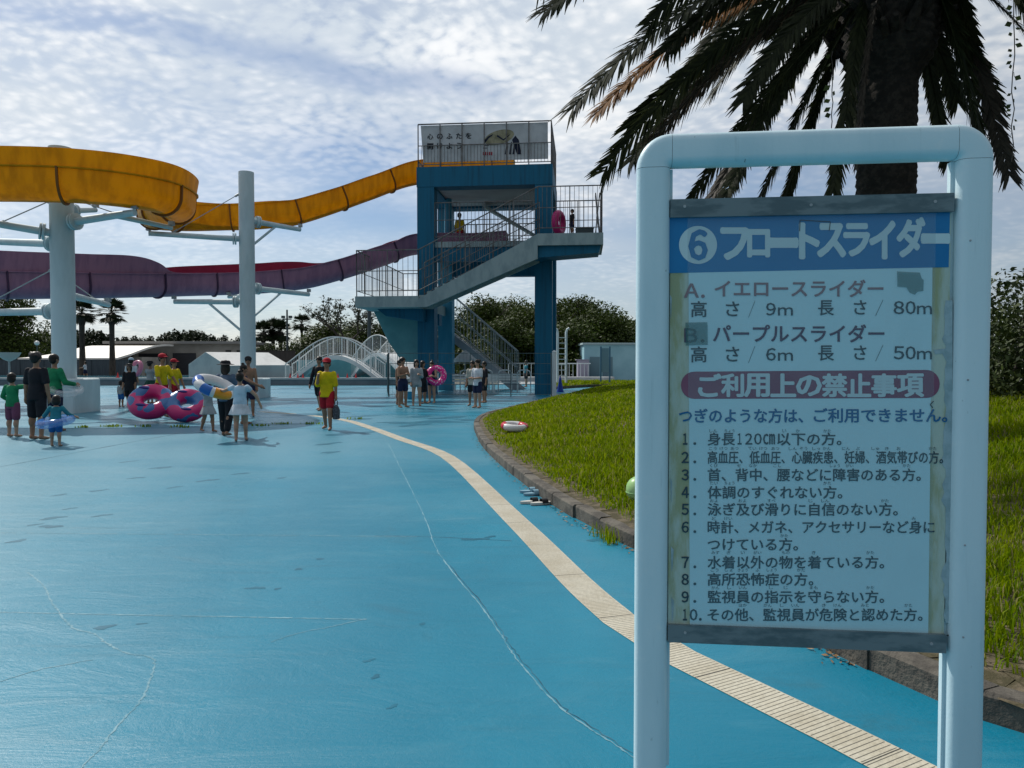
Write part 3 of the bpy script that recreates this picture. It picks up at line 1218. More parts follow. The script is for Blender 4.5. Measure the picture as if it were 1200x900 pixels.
def railing(parent, top, pts, h, m, post=1.3, gap=0.16, mids=(0.12, 0.55), r=0.026, name="railing", handrail=True):
    """a run of railing over floor points pts (world); parts: handrail, posts, rails, bars"""
    pts = [Vector(p) for p in pts]
    up = Vector((0, 0, 1))
    b = MB()
    b.tube([p + up * h for p in pts], r * 1.15, 6)
    rl = b.build(name, m, parent)
    b2, b3 = MB(), MB()
    for a, c in zip(pts, pts[1:]):
        n = max(1, round((c - a).length / post))
        for i in range(n + 1):
            p = a.lerp(c, i / n)
            b2.tube([p, p + up * (h - 0.01)], r, 6)
        for mh in mids:
            b2.tube([a + up * h * mh, c + up * h * mh], r * 0.8, 5)
        k = max(1, int((c - a).length / gap))
        for i in range(1, k):
            p = a.lerp(c, i / k)
            b3.tube([p + up * h * mids[0], p + up * (h - 0.02)], r * 0.42, 4, cap=False)
    sub(b2, "frame", m, rl, top)
    sub(b3, "grille", m, rl, top)
    return rl


# fences on the stairs, landings and decks
hF = T(560, 292, -1.65)[1]
hR = T(700, 217, -1.65)[1] - ZM
hL = T(450, 293, -1.65)[1] - ZL
railing(tower, tower, [TW(UL1, -1.62, ZL), TW(ULs, -1.62, ZM)], hR, M_rail, 1.25, 0.20)
railing(tower, tower, [TW(UL1, -0.32, ZL), TW(ULs, -0.32, ZM)], hR * 0.8, M_rail, 1.25, 0.22)
railing(tower, tower, [TW(ULs, -1.62, ZM), TW(UR - .06, -1.62, ZM), TW(UR - .06, 1.5, ZM), TW(UW + 0.1, 1.5, ZM)], hR, M_rail, 1.25, 0.20)
railing(tower, tower, [TW(UL1, -1.62, ZL), TW(UL0 + .06, -1.62, ZL), TW(UL0 + .06, 7.5, ZL), TW(UL0 + 1.4, 7.5, ZL)], hL, M_rail, 1.25, 0.24)
railing(tower, tower, [TW(RU0 + 0.3, 6.26, ZL - .1), TW(RU1, 6.26, 0.1)], 2.15, M_galv, 1.6, 0.26)
railing(tower, tower, [TW(RU0 + 0.3, 7.46, ZL - .1), TW(RU1, 7.46, 0.1)], 2.15, M_galv, 1.6, 0.26)
railing(tower, tower, [TW(CW, 0.12, ZM), TW(UW - CW, 0.12, ZM)], 1.9, M_rail, 1.3, 0.18)
railing(tower, tower, [TW(CW, DV - 0.1, ZM), TW(UW - CW, DV - 0.1, ZM)], 1.9, M_rail, 1.3, 0.18)
# roof fence, slightly higher towards one end
hT0 = T(491, 146, 0.06)[1] - zt
hT1 = T(643, 141.5, 0.06)[1] - zt
b = MB()
c0, c1, c2, c3 = TW(0.05, 0.06, zt), TW(UW - 0.05, 0.06, zt), TW(UW - .05, DV - .1, zt), TW(0.05, DV - .1, zt)
up = Vector((0, 0, 1))
b.tube([c0 + up * hT0, c1 + up * hT1, c2 + up * hT1], 0.035, 6)
rf = b.build("roof_fence", M_rail, tower)
b2, b3 = MB(), MB()
for a, c, ha, hc, n in ((c0, c1, hT0, hT1, 6), (c1, c2, hT1, hT1, 5), (c2, c3, hT1 * .6, hT0 * .6, 6), (c3, c0, hT0 * .3, hT0 * .3, 5)):
    for i in range(n + 1):
        p = a.lerp(c, i / n)
        b2.tube([p, p + up * (ha + (hc - ha) * i / n)], 0.032, 6)
    for mh in (0.06, 0.5):
        b2.tube([a + up * ha * mh, c + up * hc * mh], 0.026, 5)
    k = int((c - a).length / 0.16)
    for i in range(1, k):
        p = a.lerp(c, i / k)
        b3.tube([p + up * ha * 0.06, p + up * ha * 0.5], 0.011, 4, cap=False)
sub(b2, "frame", M_rail, rf, tower)
sub(b3, "grille", M_rail, rf, tower)

# banner inside the roof fence
M_banner = mat("banner_cloth", (0.52, 0.55, 0.58), 0.7, (0.44, 0.47, 0.50), 1.5, trans=0.3)
bv = 0.13
B = [T(493, 147.5, bv), T(642, 143, bv), T(642, 186, bv), T(496, 190.5, bv)]
b = TB()
b.tprism([B[3], B[2], B[1], B[0]], bv, bv + 0.03)
banner = b.build("banner", M_banner, tower, smooth=False)


# ================================================================== lettering
def text_mesh(body, bold=0.0):
    """outline letters as (verts 2-D, faces), glyph height about 1; bold adds shifted copies"""
    cu = bpy.data.curves.new("lettering", "FONT")
    cu.body = body
    cu.size = 1.0
    cu.resolution_u = 2
    ob = bpy.data.objects.new("lettering", cu)
    COL.objects.link(ob)
    dg = bpy.context.evaluated_depsgraph_get()
    me = bpy.data.meshes.new_from_object(ob.evaluated_get(dg))
    vs = [(v.co.x, v.co.y) for v in me.vertices]
    fs = [tuple(p.vertices) for p in me.polygons]
    bpy.data.objects.remove(ob)
    bpy.data.curves.remove(cu)
    bpy.data.meshes.remove(me)
    if bold:
        shifts = [(0, 0), (bold, 0), (-bold, 0), (0, bold * .8), (0, -bold * .8), (bold * .7, bold * .6), (-bold * .7, -bold * .6), (bold * .7, -bold * .6), (-bold * .7, bold * .6)]
    else:
        shifts = [(0, 0)]
    return vs, fs, shifts


def put_text(mb, body, x0, y0, x1, y1, to3d, bold=0.0, layer=0.00004):
    """fit body's ink box to the photo-pixel box x0,y0 (top-left) x1,y1 (bottom-right); to3d(px, py, lift) -> world point"""
    vs, fs, sh = text_mesh(body, bold)
    if not vs:
        return
    ax0, ax1 = min(v[0] for v in vs), max(v[0] for v in vs)
    ay0, ay1 = min(v[1] for v in vs), max(v[1] for v in vs)
    for k, (dx, dy) in enumerate(sh):
        out = []
        for (x, y) in vs:
            fx = (x + dx - ax0) / (ax1 - ax0)
            fy = (ay1 - y - dy) / (ay1 - ay0)
            out.append(to3d(x0 + (x1 - x0) * fx, y0 + (y1 - y0) * fy, layer * k))
        mb.add(out, fs)


def on_banner(px, py, lift):
    u, z = T(px, py, bv)
    return TW(u, bv - 0.012 - lift * 20, z)


M_ink = mat("banner_ink", (0.02, 0.024, 0.032), 0.7)
M_inkb = mat("banner_ink_blue", (0.008, 0.013, 0.036), 0.7)
M_inkr = mat("banner_ink_red", (0.35, 0.03, 0.05), 0.7)
M_shell = mat("banner_ink_shell", (0.30, 0.28, 0.19), 0.7, (0.17, 0.16, 0.10), 3.0)
b = MB()
for i, ch in enumerate("心のふたを"):
    x = 501 + i * 11.2
    put_text(b, ch, x, 157 - i * 0.25, x + 6.6, 163.4 - i * 0.25, on_banner, 0.03)
for i, ch in enumerate("開けよう"):
    x = 501 + i * 11.2
    put_text(b, ch, x, 168.2 - i * 0.2, x + 6.6, 175 - i * 0.2, on_banner, 0.045 if i == 0 else 0.03)
sub(b, "lettering", M_ink, banner, tower, smooth=False)


def flat_poly(mb, px, lift):
    mb.add([on_banner(x, y, lift) for x, y in px], [tuple(range(len(px)))])


b = MB()
ell = []
for i in range(28):
    t = 2 * PI * i / 28
    a, c_ = 18 * math.cos(t), 8.2 * math.sin(t)
    ell.append((585 + a * math.cos(-.28) - c_ * math.sin(-.28), 161 + a * math.sin(-.28) + c_ * math.cos(-.28)))
flat_poly(b, ell, 0.00003)
sub(b, "shell_picture", M_shell, banner, tower, smooth=False)
b = MB()
flat_poly(b, [(604, 159), (608, 164), (611, 181), (606, 181), (600, 164)], 0.00008)
for x in (592, 597, 601):
    flat_poly(b, [(x + 1.5, 167), (x + 3, 166), (x + 2.2, 181), (x - 0.5, 181)], 0.00008)
for x, y in ((570, 171), (568, 174)):
    flat_poly(b, [(x - 2, y - .8), (x + 3, y - .8), (x + 3, y), (x - 2, y)], 0.00008)
flat_poly(b, [(568, 164), (572, 160), (578, 157), (577, 159), (573, 162), (570, 166), (568, 168)], 0.00010)
flat_poly(b, [(583, 158), (590, 163), (598, 157), (597, 159), (590, 165), (582, 160)], 0.00010)
sub(b, "shell_stripes", M_inkb, banner, tower, smooth=False)
b = MB()
for i in range(5):
    flat_poly(b, [(566 + i * 2.4, 178), (567.5 + i * 2.4, 178), (567.3 + i * 2.4, 182), (565.8 + i * 2.4, 182)], 0.00006)
sub(b, "red_print", M_inkr, banner, tower, smooth=False)

# ================================================================== SLIDES
def slide_mats(name, col, col2, incol, incol2, tr):
    return (mat(name + "_outside", col, 0.42, col2, 1.6, trans=tr, stretch=(2.2, 2.2, 0.5), detail=7.0), mat(name + "_inside", incol, 0.35, incol2, 0.8, trans=tr))


def build_slide(name, label, path, r, wall, mats, flange_every, m_joint, origin, liner=False, low=0.0):
    """path: (point at the bowl's bottom, extension height left, right); swept open trough"""
    th = thing(name, label, "water slide", origin)
    pts = catmull([tuple(p[0]) + (p[1], p[2]) for p in path], 14)
    pts = [np.array(p) for p in pts]
    n = len(pts)
    outer, inner, frames = [], [], []
    walls = [wall * (1 - low * float(sstep(np.array((i / n - 0.46) / 0.14)))) for i in range(n)]
    for i, p in enumerate(pts):
        a, c = pts[max(i - 1, 0)], pts[min(i + 1, n - 1)]
        t = Vector(c[:3] - a[:3]).normalized()
        nl = Vector((0, 0, 1)).cross(t).normalized()
        uz = t.cross(nl).normalized()
        frames.append((Vector(p[:3]), t, nl, uz, max(0.0, p[3]), max(0.0, p[4]), walls[i]))

    def prof(fr, rad, rimw):
        c, t, nl, uz, eL, eR, wl = fr
        c = c + uz * r
        q = []
        top = wl - r
        for s_, e in ((1, eL),):
            if True:
                q.append((s_ * (rad + 0.10 * min(1, e / .3)), top + e))
                q.append((s_ * (rad + 0.02), top + 0.02))
        for k in range(17):
            a = PI * k / 16
            q.append((rad * math.cos(a), -rad * math.sin(a)))
        q.append((-(rad + 0.02), top + 0.02))
        q.append((-(rad + 0.10 * min(1, eR / .3)), top + eR))
        return [c + nl * x + uz * y for x, y in q]

    def shell(r1, r2):
        b = MB()
        rs = []
        for fr in frames:
            A, Bq = prof(fr, r1, 0), prof(fr, r2, 0)
            rs.append(A + Bq[::-1])
        b.rings(rs)
        return b

    shell(r, r - 0.018).build("trough", mats[0], th, ang=50)
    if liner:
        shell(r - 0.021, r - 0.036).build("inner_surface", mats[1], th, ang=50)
    # rim flange: runs along the joint between bowl and wall on both sides
    for s_ in (1, -1):
        rs = []
        for fr in frames:
            c, t, nl, uz, eL, eR, wl = fr
            c = c + uz * wl
            w0, w1 = (r + 0.004) * s_, (r + 0.085) * s_
            rs.append([c + nl * w0 - uz * .02, c + nl * w1 - uz * .02, c + nl * w1 + uz * .02, c + nl * w0 + uz * .02])
        b = MB()
        b.rings(rs)
        b.build("rim", mats[0], th)
    # cross joints
    acc = 0.0
    last = frames[0][0]
    nxt = flange_every * 0.4
    for fr in frames[1:-1]:
        acc += (fr[0] - last).length
        last = fr[0]
        if acc >= nxt:
            nxt += flange_every * random.uniform(0.8, 1.2)
            c, t, nl, uz, eL, eR, wl = fr
            A, Bq = prof(fr, r + 0.075, 0), prof(fr, r + 0.003, 0)
            loop = A[1:-1] + Bq[1:-1][::-1]
            b = MB()
            b.rings([[p - t * 0.03 for p in loop], [p + t * 0.03 for p in loop]])
            j = b.build("joint_flange", m_joint, th)
    return th


ym = slide_mats("yellow_fibreglass", (0.68, 0.385, 0.003), (0.56, 0.30, 0.003), (0.70, 0.38, 0.004), (0.62, 0.33, 0.004), 0.50)
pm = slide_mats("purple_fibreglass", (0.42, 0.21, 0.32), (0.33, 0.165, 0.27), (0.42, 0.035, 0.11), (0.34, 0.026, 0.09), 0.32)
M_jy = mat("yellow_joint", (0.20, 0.075, 0.012), 0.6)
M_jp = mat("purple_joint", (0.055, 0.022, 0.055), 0.6)


def SP(px, py, Y, eL=0.0, eR=0.0):
    return (at(px, py, Y), eL, eR)


# travelling from the tower: "left" wall is the one on the viewer's side while heading to smaller px
yellow = [(TW(4.6, 2.2, zt - 0.15), 0, 0), (TW(2.6, 2.2, zt - .2), 0, 0), SP(489, 216.5, 38.2), SP(434, 235, 36.8), SP(390, 251, 35.6), SP(352, 263, 34.8, 0, 0.12), SP(330, 266, 34.5, 0, 0.3),
          SP(300, 269, 34.2, 0, 0.35), SP(262, 270, 33.9, 0, 0.3), SP(222, 271, 33.4, 0, .45),
          (at(191, 270, 32.0), 0, 0.6), (at(180, 268, 30.3), 0, 0.6), (at(183, 266, 28.8), 0, 0.4), (at(196, 263, 27.4), 0.15, 0.05),
          (at(207, 261, 26.0), 0.42, 0), (at(207, 258, 24.4), 0.52, 0), (at(188, 250, 23.0), 0.54, 0), (at(150, 243.5, 22.2), 0.54, 0),
          (at(100, 238.5, 21.7), 0.53, 0), (at(40, 236.5, 21.4), 0.53, 0), (at(-40, 236, 21.3), 0.53, 0), (at(-140, 237, 21.8), 0.6, 0), (at(-260, 240, 23.5), 0.6, 0)]
build_slide("water_slide", "yellow open water slide curving down from the top of the blue tower", yellow, 0.56, 1.06, ym, 2.6, M_jy, tuple(at(150, 260, 30)), False, 0.17)
purple = [(TW(4.2, 3.0, ZM - 0.1), 0, 0), (TW(2.4, 3.0, ZM - .2), 0, 0), SP(489, 298.5, 38.8), SP(455, 310, 38.0), SP(420, 322, 37.4), SP(390, 331, 36.8, 0, .1), SP(362, 338, 36.3, 0, .42),
          SP(330, 342, 35.8, 0, .55), SP(299, 344.5, 35.4, 0, .55), SP(262, 346, 34.6, 0, .5), SP(225, 347, 33.6, .02, .42), SP(195, 348, 32.6, .1, .3), SP(176, 348.5, 31.9, 0.5, 0.2),
          SP(150, 349, 31.0, 0.72, 0.1), SP(100, 350, 29.6, 0.74, 0), SP(40, 350.5, 28.2, .74, 0), SP(-30, 351, 27.0, 0.74, 0), SP(-140, 352, 26.0, .6, 0), SP(-260, 353, 26, .6, 0)]
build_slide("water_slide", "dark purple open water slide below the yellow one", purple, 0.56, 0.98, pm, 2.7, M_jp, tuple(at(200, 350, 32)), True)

# ---- white slide pillars with arms
M_pil = mat("pillar_white", (0.52, 0.61, 0.64), 0.5, (0.43, 0.52, 0.55), 1.4, stretch=(1, 1, 0.3), bump=0.1, bscale=40)


def pillar(label, px0, px1, topy, Y, block_h, block_w):
    c = at((px0 + px1) / 2, 420, Y)
    c.z = 0
    r = (px1 - px0) / 2 * Y / F
    th = thing("slide_pillar", label, "pillar", tuple(c))
    ztp = at(100, topy, Y).z
    b = MB()
    b.tube([c + Vector((0, 0, block_h)), c + Vector((0, 0, ztp))], r, 28)
    b.build("shaft", M_pil, th)
    b = MB()
    w = block_w / 2
    ch = 0.04
    lp = lambda k, z: [c + Vector((x, y, z)) for x, y in ((-k, -k + ch), (-k + ch, -k), (k - ch, -k), (k, -k + ch), (k, k - ch), (k - ch, k), (-k + ch, k), (-k, k - ch))]
    b.rings([lp(w, -0.02), lp(w, block_h - ch), lp(w - ch, block_h)])
    b.build("footing", M_pil, th)
    return th, c, r


def arm(th, c, r, p_end, disc=True, brace=None, stay=None, rad=0.125, p_start=None):
    """a bracket arm from the shaft to p_end; brace: height where the strut starts; stay: height of the rod's root"""
    e = Vector(p_end)
    s0 = Vector(p_start) if p_start is not None else Vector((c.x, c.y, e.z))
    d = (e - s0).normalized()
    b = MB()
    b.tube([s0 + d * r * 0.6, e], [rad, rad * 0.82], 12)
    a_ = b.build("arm", M_pil, th)
    if disc:
        b = MB()
        q = s0 + d * (r + 0.14)
        b.disc(q, d, rad * 2.1, 0.07, 16)
        b.disc(q + d * .09, d, rad * 2.1, 0.05, 16)
        sub(b, "coupling", M_pil, a_, th)
    b = MB()
    b.box(e + Vector((0, 0, rad + 0.06)), (0.16, 0.16, 0.14))
    sub(b, "saddle", M_galv, a_, th)
    if brace is not None:
        b = MB()
        b.tube([Vector((s0.x, s0.y, brace)) + d * r * .7, s0.lerp(e, 0.55)], 0.055, 8)
        sub(b, "brace", M_pil, a_, th)
    if stay is not None:
        b = MB()
        q0, q1 = Vector((s0.x, s0.y, stay)) + d * r * .9, s0.lerp(e, 0.8)
        b.tube([q0, q1], 0.018, 6)
        b.tube([q0, q0.lerp(q1, 0.06)], 0.05, 8)
        b.tube([q1, q1.lerp(q0, 0.12)], 0.04, 8)
        sub(b, "stay_rod", M_galv, a_, th)


p2, c2, r2 = pillar("tall white slide pillar with bracket arms, standing near the bridge", 282, 299.5, 202, 32.5, 0.86, 1.50)
zz = lambda py, Y: at(300, py, Y).z
arm(p2, c2, r2, at(174, 273.5, 31.0), True, None, zz(228, 32.5))
arm(p2, c2, r2, at(352, 269, 34.3), True, zz(287, 32.5), None, p_start=(c2.x, c2.y, zz(258, 32.5)))
arm(p2, c2, r2, at(204, 353.5, 32.4), True, zz(389, 32.5), None)
arm(p2, c2, r2, at(362, 345, 35.2), True, zz(372, 32.5), None, p_start=(c2.x, c2.y, zz(337, 32.5)))
arm(p2, c2, r2, at(268, 348, 34.4), True, None, None, rad=0.09, p_start=(c2.x, c2.y, zz(346, 32.5)))
p1, c1, r1 = pillar("thick white slide pillar on a pale block beside the children in green", 62.5, 88, 173.5, 23.0, 1.06, 1.45)
arm(p1, c1, r1, at(158, 249, 22.2), True, None, zz(233, 23), p_start=(c1.x, c1.y, zz(262, 23)))
arm(p1, c1, r1, at(201, 267, 24.6), False, None, None, rad=0.09, p_start=tuple(at(128, 251, 22.5)))
arm(p1, c1, r1, at(112, 246, 24.5), True, None, None, rad=0.1, p_start=(c1.x, c1.y, zz(247, 23)))
arm(p1, c1, r1, at(-22, 259, 22.0), True, None, zz(238, 23), p_start=(c1.x, c1.y, zz(275, 23)))
arm(p1, c1, r1, at(-34, 282, 25.5), True, None, None, p_start=(c1.x, c1.y, zz(286, 23)))
arm(p1, c1, r1, at(-60, 367, 24.2), True, None, zz(314, 23), p_start=(c1.x, c1.y, zz(364.5, 23)))
arm(p1, c1, r1, at(127, 357, 28.5), False, None, zz(325, 23), p_start=(c1.x, c1.y, zz(344, 23)))

# ================================================================== mesh fence and gear under the tower
def mesh_fence(label, pts, h, m, post, posts_r=0.03):
    th = thing("wire_fence", label, "fence", tuple(pts[0]))
    up = Vector((0, 0, 1))
    bp, bw = MB(), MB()
    for a, c in zip(pts, pts[1:]):
        n = max(1, round((c - a).length / post))
        for i in range(n + 1):
            p = a.lerp(c, i / n)
            bp.tube([p, p + up * h], posts_r, 6)
        for k in range(5):
            z = 0.08 + (h - 0.1) * k / 4
            bw.tube([a + up * z, c + up * z], 0.013, 4)
        k = int((c - a).length / 0.16)
        for i in range(k):
            p = a.lerp(c, i / k)
            bw.tube([p + up * 0.08, p + up * (h - .02)], 0.004, 3, cap=False)
    bp.build("post", m, th)
    bw.build("mesh", m, th)
    return th


M_fence = mat("fence_green_grey", (0.10, 0.145, 0.15), 0.5, (0.07, 0.10, 0.11), 2)
fz = lambda px, Y: Vector((at(px, 450, Y).x, Y, 0))
mesh_fence("thin green wire fence enclosing the foot of the tower", [fz(454, 39.5), fz(455.5, 33.6), fz(646, 33.9)], 2.0, M_fence, 2.0)
b = MB()
q = fz(649.5, 34.1)
b.tube([q, q + Vector((0, 0, 2.05))], 0.10, 12)
b.tube([q + Vector((0, 0, 2.05)), q + Vector((0, 0, 2.12))], [0.12, 0.04], 12)
b.box(q + Vector((0, 0, .02)), (.36, .36, .05))
o = b.build("gate_post", M_white, None, loc=(q.x, q.y, 0))
tag(o, "stout white gate post ending the wire fence by the blue cone", "gate post")

# white slatted rack and pipe work behind the fence
for k, (px, Y, w) in enumerate(((556, 37.2, 2.3), (590, 40.5, 1.9))):
    c = fz(px, Y)
    th = thing("bench", "white slatted bench behind the wire fence" + (" under the front stairs" if k == 0 else ", by the foot of the rear stairs"), "bench", tuple(c), 0, "white benches under the tower")
    b = MB()
    for i in range(4):
        b.box((0, -0.2 + i * 0.13, 0.45), (w, 0.1, 0.04))
    b.build("seat", M_white, th, world=False)
    b = MB()
    for i in range(3):
        b.box((0, 0.27, 0.62 + i * 0.14), (w, 0.03, 0.1))
    b.build("backrest", M_white, th, world=False)
    for sx in (-1, 1):
        for sy in (-1, 1):
            b = MB()
            b.box((sx * (w / 2 - .15), sy * 0.2, 0.215), (0.06, 0.05, 0.425))
            b.build("leg", M_white, th, world=False)
# folded parasols / canopies seen through the fence
M_canv = mat("white_canvas", (0.62, 0.65, 0.66), 0.8, (0.52, 0.55, 0.57), 2, trans=0.3)
for k, (px, py, Y, w, lab) in enumerate(((545, 421, 39.0, 1.2, "white open parasol over the boys by the stairs"),)):
    c = fz(px, Y)
    zc = at(px, py, Y).z
    th = thing("parasol", lab, "parasol", tuple(c))
    b = MB()
    b.tube([(0, 0, 0), (0, 0, zc + .3)], 0.03, 8)
    b.build("pole", M_galv, th, world=False)
    b = MB()
    rr = [[Vector((w / 2 * k_ * math.cos(2 * PI * i / 8), w / 2 * k_ * math.sin(2 * PI * i / 8), zc + 0.5 * (1 - k_) - d_)) for i in range(8)] for k_, d_ in ((1.0, .16), (1.0, 0), (0.5, -.03), (0.05, 0))]
    b.rings(rr)
    b.build("canopy", M_canv, th, world=False, smooth=False)
th = thing("handrail", "white tubular handrail loops standing behind the wire fence", "handrail", tuple(fz(575, 38.5)))
for i in range(4):
    b = MB()
    x = -1.6 + i * 1.0
    b.tube([(x, 0, 0), (x, 0, 0.95), (x + .05, 0, 1.1), (x + .2, 0, 1.16), (x + .5, 0, 1.16), (x + .65, 0, 1.1), (x + .7, 0, 0.95), (x + .7, 0, 0)], 0.03, 8)
    b.build("loop", M_white, th, world=False)
# ================================================================== BUILDINGS AND SMALL STRUCTURES BEHIND
M_tan = mat("tan_wall", (0.36, 0.33, 0.29), 0.85, (0.29, 0.265, 0.23), 0.5)
M_dark = mat("dark_opening", (0.018, 0.02, 0.024), 0.6)
M_roofw = mat("white_roof", (0.78, 0.74, 0.68), 0.6, (0.70, 0.66, 0.60), 0.6)
M_fw = mat("grey_blue_boards", (0.050, 0.068, 0.082), 0.7, (0.036, 0.05, 0.062), 1.5, stretch=(6, 6, 0.4))
M_brownf = mat("brown_boards", (0.052, 0.045, 0.040), 0.8, (0.035, 0.03, 0.028), 2.0, stretch=(6, 6, 0.4))
M_tent = mat("tent_canvas", (0.50, 0.56, 0.57), 0.75, (0.42, 0.48, 0.50), 0.9, trans=0.25)
M_lblue = mat("light_blue_wall", (0.30, 0.50, 0.56), 0.75, (0.25, 0.44, 0.50), 0.6)
M_lilac = mat("lilac_wall", (0.30, 0.28, 0.36), 0.8)
M_red = mat("red_plastic", (0.60, 0.03, 0.03), 0.5)
M_green_metal = mat("pole_dark", (0.05, 0.065, 0.07), 0.5)


def X(px, Y):
    return (px - 600) / F * Y


def Zp(py, Y):
    return at(600, py, Y).z


# low tan building
Yb = 92
bt = thing("pavilion_building", "long low tan building with flat roof behind the tent", "building", (X(220, Yb), Yb + 5, 0))
b = MB()
x0, x1 = X(128, Yb), X(287, Yb)
b.box(((x0 + x1) / 2, Yb + 5, Zp(403, Yb) / 2), (x1 - x0, 10, Zp(403, Yb)))
b.build("wall", M_tan, bt, smooth=False)
b = MB()
b.box(((x0 + x1) / 2, Yb + 4.8, Zp(401.5, Yb)), (x1 - x0 + .8, 11, 0.32))
b.build("roof", mat("roof_edge", (0.24, 0.23, 0.22), 0.8), bt, smooth=False)
for (a, c, t0, t1) in ((163, 196, 414.5, 441), (203, 230, 414, 441)):
    b = MB()
    b.box(((X(a, Yb) + X(c, Yb)) / 2, Yb - 0.03, (Zp(t0, Yb) + 0.05) / 2), (X(c, Yb) - X(a, Yb), 0.08, Zp(t0, Yb)))
    b.build("garage_door", mat("shutter", (0.035, 0.036, 0.04), 0.6, (0.05, 0.05, 0.055), 8, stretch=(0.1, 0.1, 6)), bt, smooth=False)
for a in (268, 281):
    b = MB()
    b.box((X(a, Yb), Yb - 0.02, Zp(413, Yb)), (0.7, 0.08, 0.55))
    b.build("window", M_dark, bt, smooth=False)
# canopy building with curved white roof
Yc = 82
ct = thing("canopy_building", "building under a curved bright white roof near the two fan palms", "building", (X(90, Yc), Yc + 4, 0))
b = MB()
prof = []
for i in range(9):
    t = i / 8
    prof.append((Yc + 9.0 * t, Zp(419.5, Yc) + (Zp(405, Yc + 9) - Zp(419.5, Yc)) * math.sin(t * PI / 2)))
xa, xb = X(21, Yc), X(137, Yc)
rs = []
for (xx, k) in ((xa, 0.15), (xa + 2.0, 0.6), (xa + 4, 1), (xb, 1), (xb + 0.8, 1.04), (xb + 1.6, 1.08)):
    sl = max(0.0, xx - xb)
    ring = [Vector((xx + (y - Yc) * (0.07 if xx > xb - .1 else -0.02), y, Zp(419.5, Yc) + (z - Zp(419.5, Yc)) * k + sl * 0.30 * (1 - (y - Yc) / 9))) for y, z in prof]
    ring += [p + Vector((0, 0, -0.22)) for p in ring[::-1]]
    rs.append(ring)
b.rings(rs)
b.build("roof", M_roofw, ct)
b = MB()
b.box(((xa + xb) / 2 + 1.5, Yc + 5.6, 1.1), (xb - xa, 6, 2.2))
b.build("wall", M_tan, ct, smooth=False)
for k in range(4):                       # small plaques under the eave
    b = MB()
    b.box((X(142.5 + k * 4.3, Yb), Yb - 0.03, Zp(417.5, Yb)), (0.26, 0.05, 0.30))
    b.build("plaque", M_dark, bt, smooth=False)
# long board fences
def board_fence(label, px0, px1, Y, top, m, px_slope=0.0):
    h = Zp(top, Y)
    th = thing("board_fence", label, "fence", (X((px0 + px1) / 2, Y), Y, 0))
    b = MB()
    b.box(((X(px0, Y) + X(px1, Y)) / 2, Y, h / 2 - .02), (X(px1, Y) - X(px0, Y), 0.06, h - 0.08))
    b.build("board_panel", m, th, smooth=False)
    b = MB()
    b.box(((X(px0, Y) + X(px1, Y)) / 2, Y, h - .02), (X(px1, Y) - X(px0, Y), 0.12, 0.08))
    b.build("top_rail", m, th, smooth=False)
    n = int((X(px1, Y) - X(px0, Y)) / 2.5)
    for i in range(n + 1):
        b = MB()
        b.box((X(px0, Y) + (X(px1, Y) - X(px0, Y)) * i / n, Y - 0.06, h / 2), (0.07, 0.06, h))
        b.build("post", m, th, smooth=False)


board_fence("dark grey blue board fence below the white curved roof", -60, 163, 80, 421.5, M_fw)
board_fence("brown board fence beside the tall white pillar and hedge bushes", 296, 346, 84, 411, M_brownf)
th = thing("handrail", "low white rail in front of the brown board fence", "handrail", (X(320, 74), 74, 0))
b = MB()
for py in (430,):
    b.tube([(X(296, 74), 74, Zp(py, 74)), (X(342, 74), 74, Zp(py, 74))], 0.05, 6)
b.build("rail", M_white, th)
b = MB()
for px in (298, 312, 326, 340):
    b.tube([(X(px, 74), 74, 0), (X(px, 74), 74, Zp(430, 74))], 0.045, 6)
b.build("post", M_white, th)

# tent
Yt = 60
th = thing("marquee_tent", "white gabled marquee tent behind the woman in a black hat", "tent", (X(255, Yt), Yt, 0))
A = [at(221, 427, Yt + 1.0), at(241, 412.5, Yt + 0.0), at(266, 428, Yt - 1.0)]
Bk = Vector((1.0, 0.80, 0)).normalized() * 5.2
gb = [Vector((A[0].x, A[0].y, 0)), A[0], A[1], A[2], Vector((A[2].x, A[2].y, 0))]
b = MB()
b.plate([gb[i] for i in (0, 1, 2, 3, 4)], -0.03)
b.build("gable_end", M_tent, th, smooth=False)
b = MB()
b.plate([A[1], A[2] + Vector((0.05, -.1, -.05)), A[2] + Bk, A[1] + Bk], 0.03)
b.plate([A[0], A[1], A[1] + Bk, A[0] + Bk], 0.03)
b.build("roof", mat("tent_roof", (0.70, 0.70, 0.68), 0.7, (0.60, 0.60, 0.58), 1.0), th, smooth=False)
b = MB()
b.plate([gb[4] + Bk * .01, A[2] + Bk * .01, A[2] + Bk, gb[4] + Bk], 0.03)
b.plate([gb[0] + Bk, A[0] + Bk, A[2] + Bk, gb[4] + Bk], 0.03)
b.build("side_wall", M_tent, th, smooth=False)

# arched footbridges
M_bridge = mat("bridge_white", (0.66, 0.67, 0.66), 0.5, (0.56, 0.57, 0.57), 1.0)


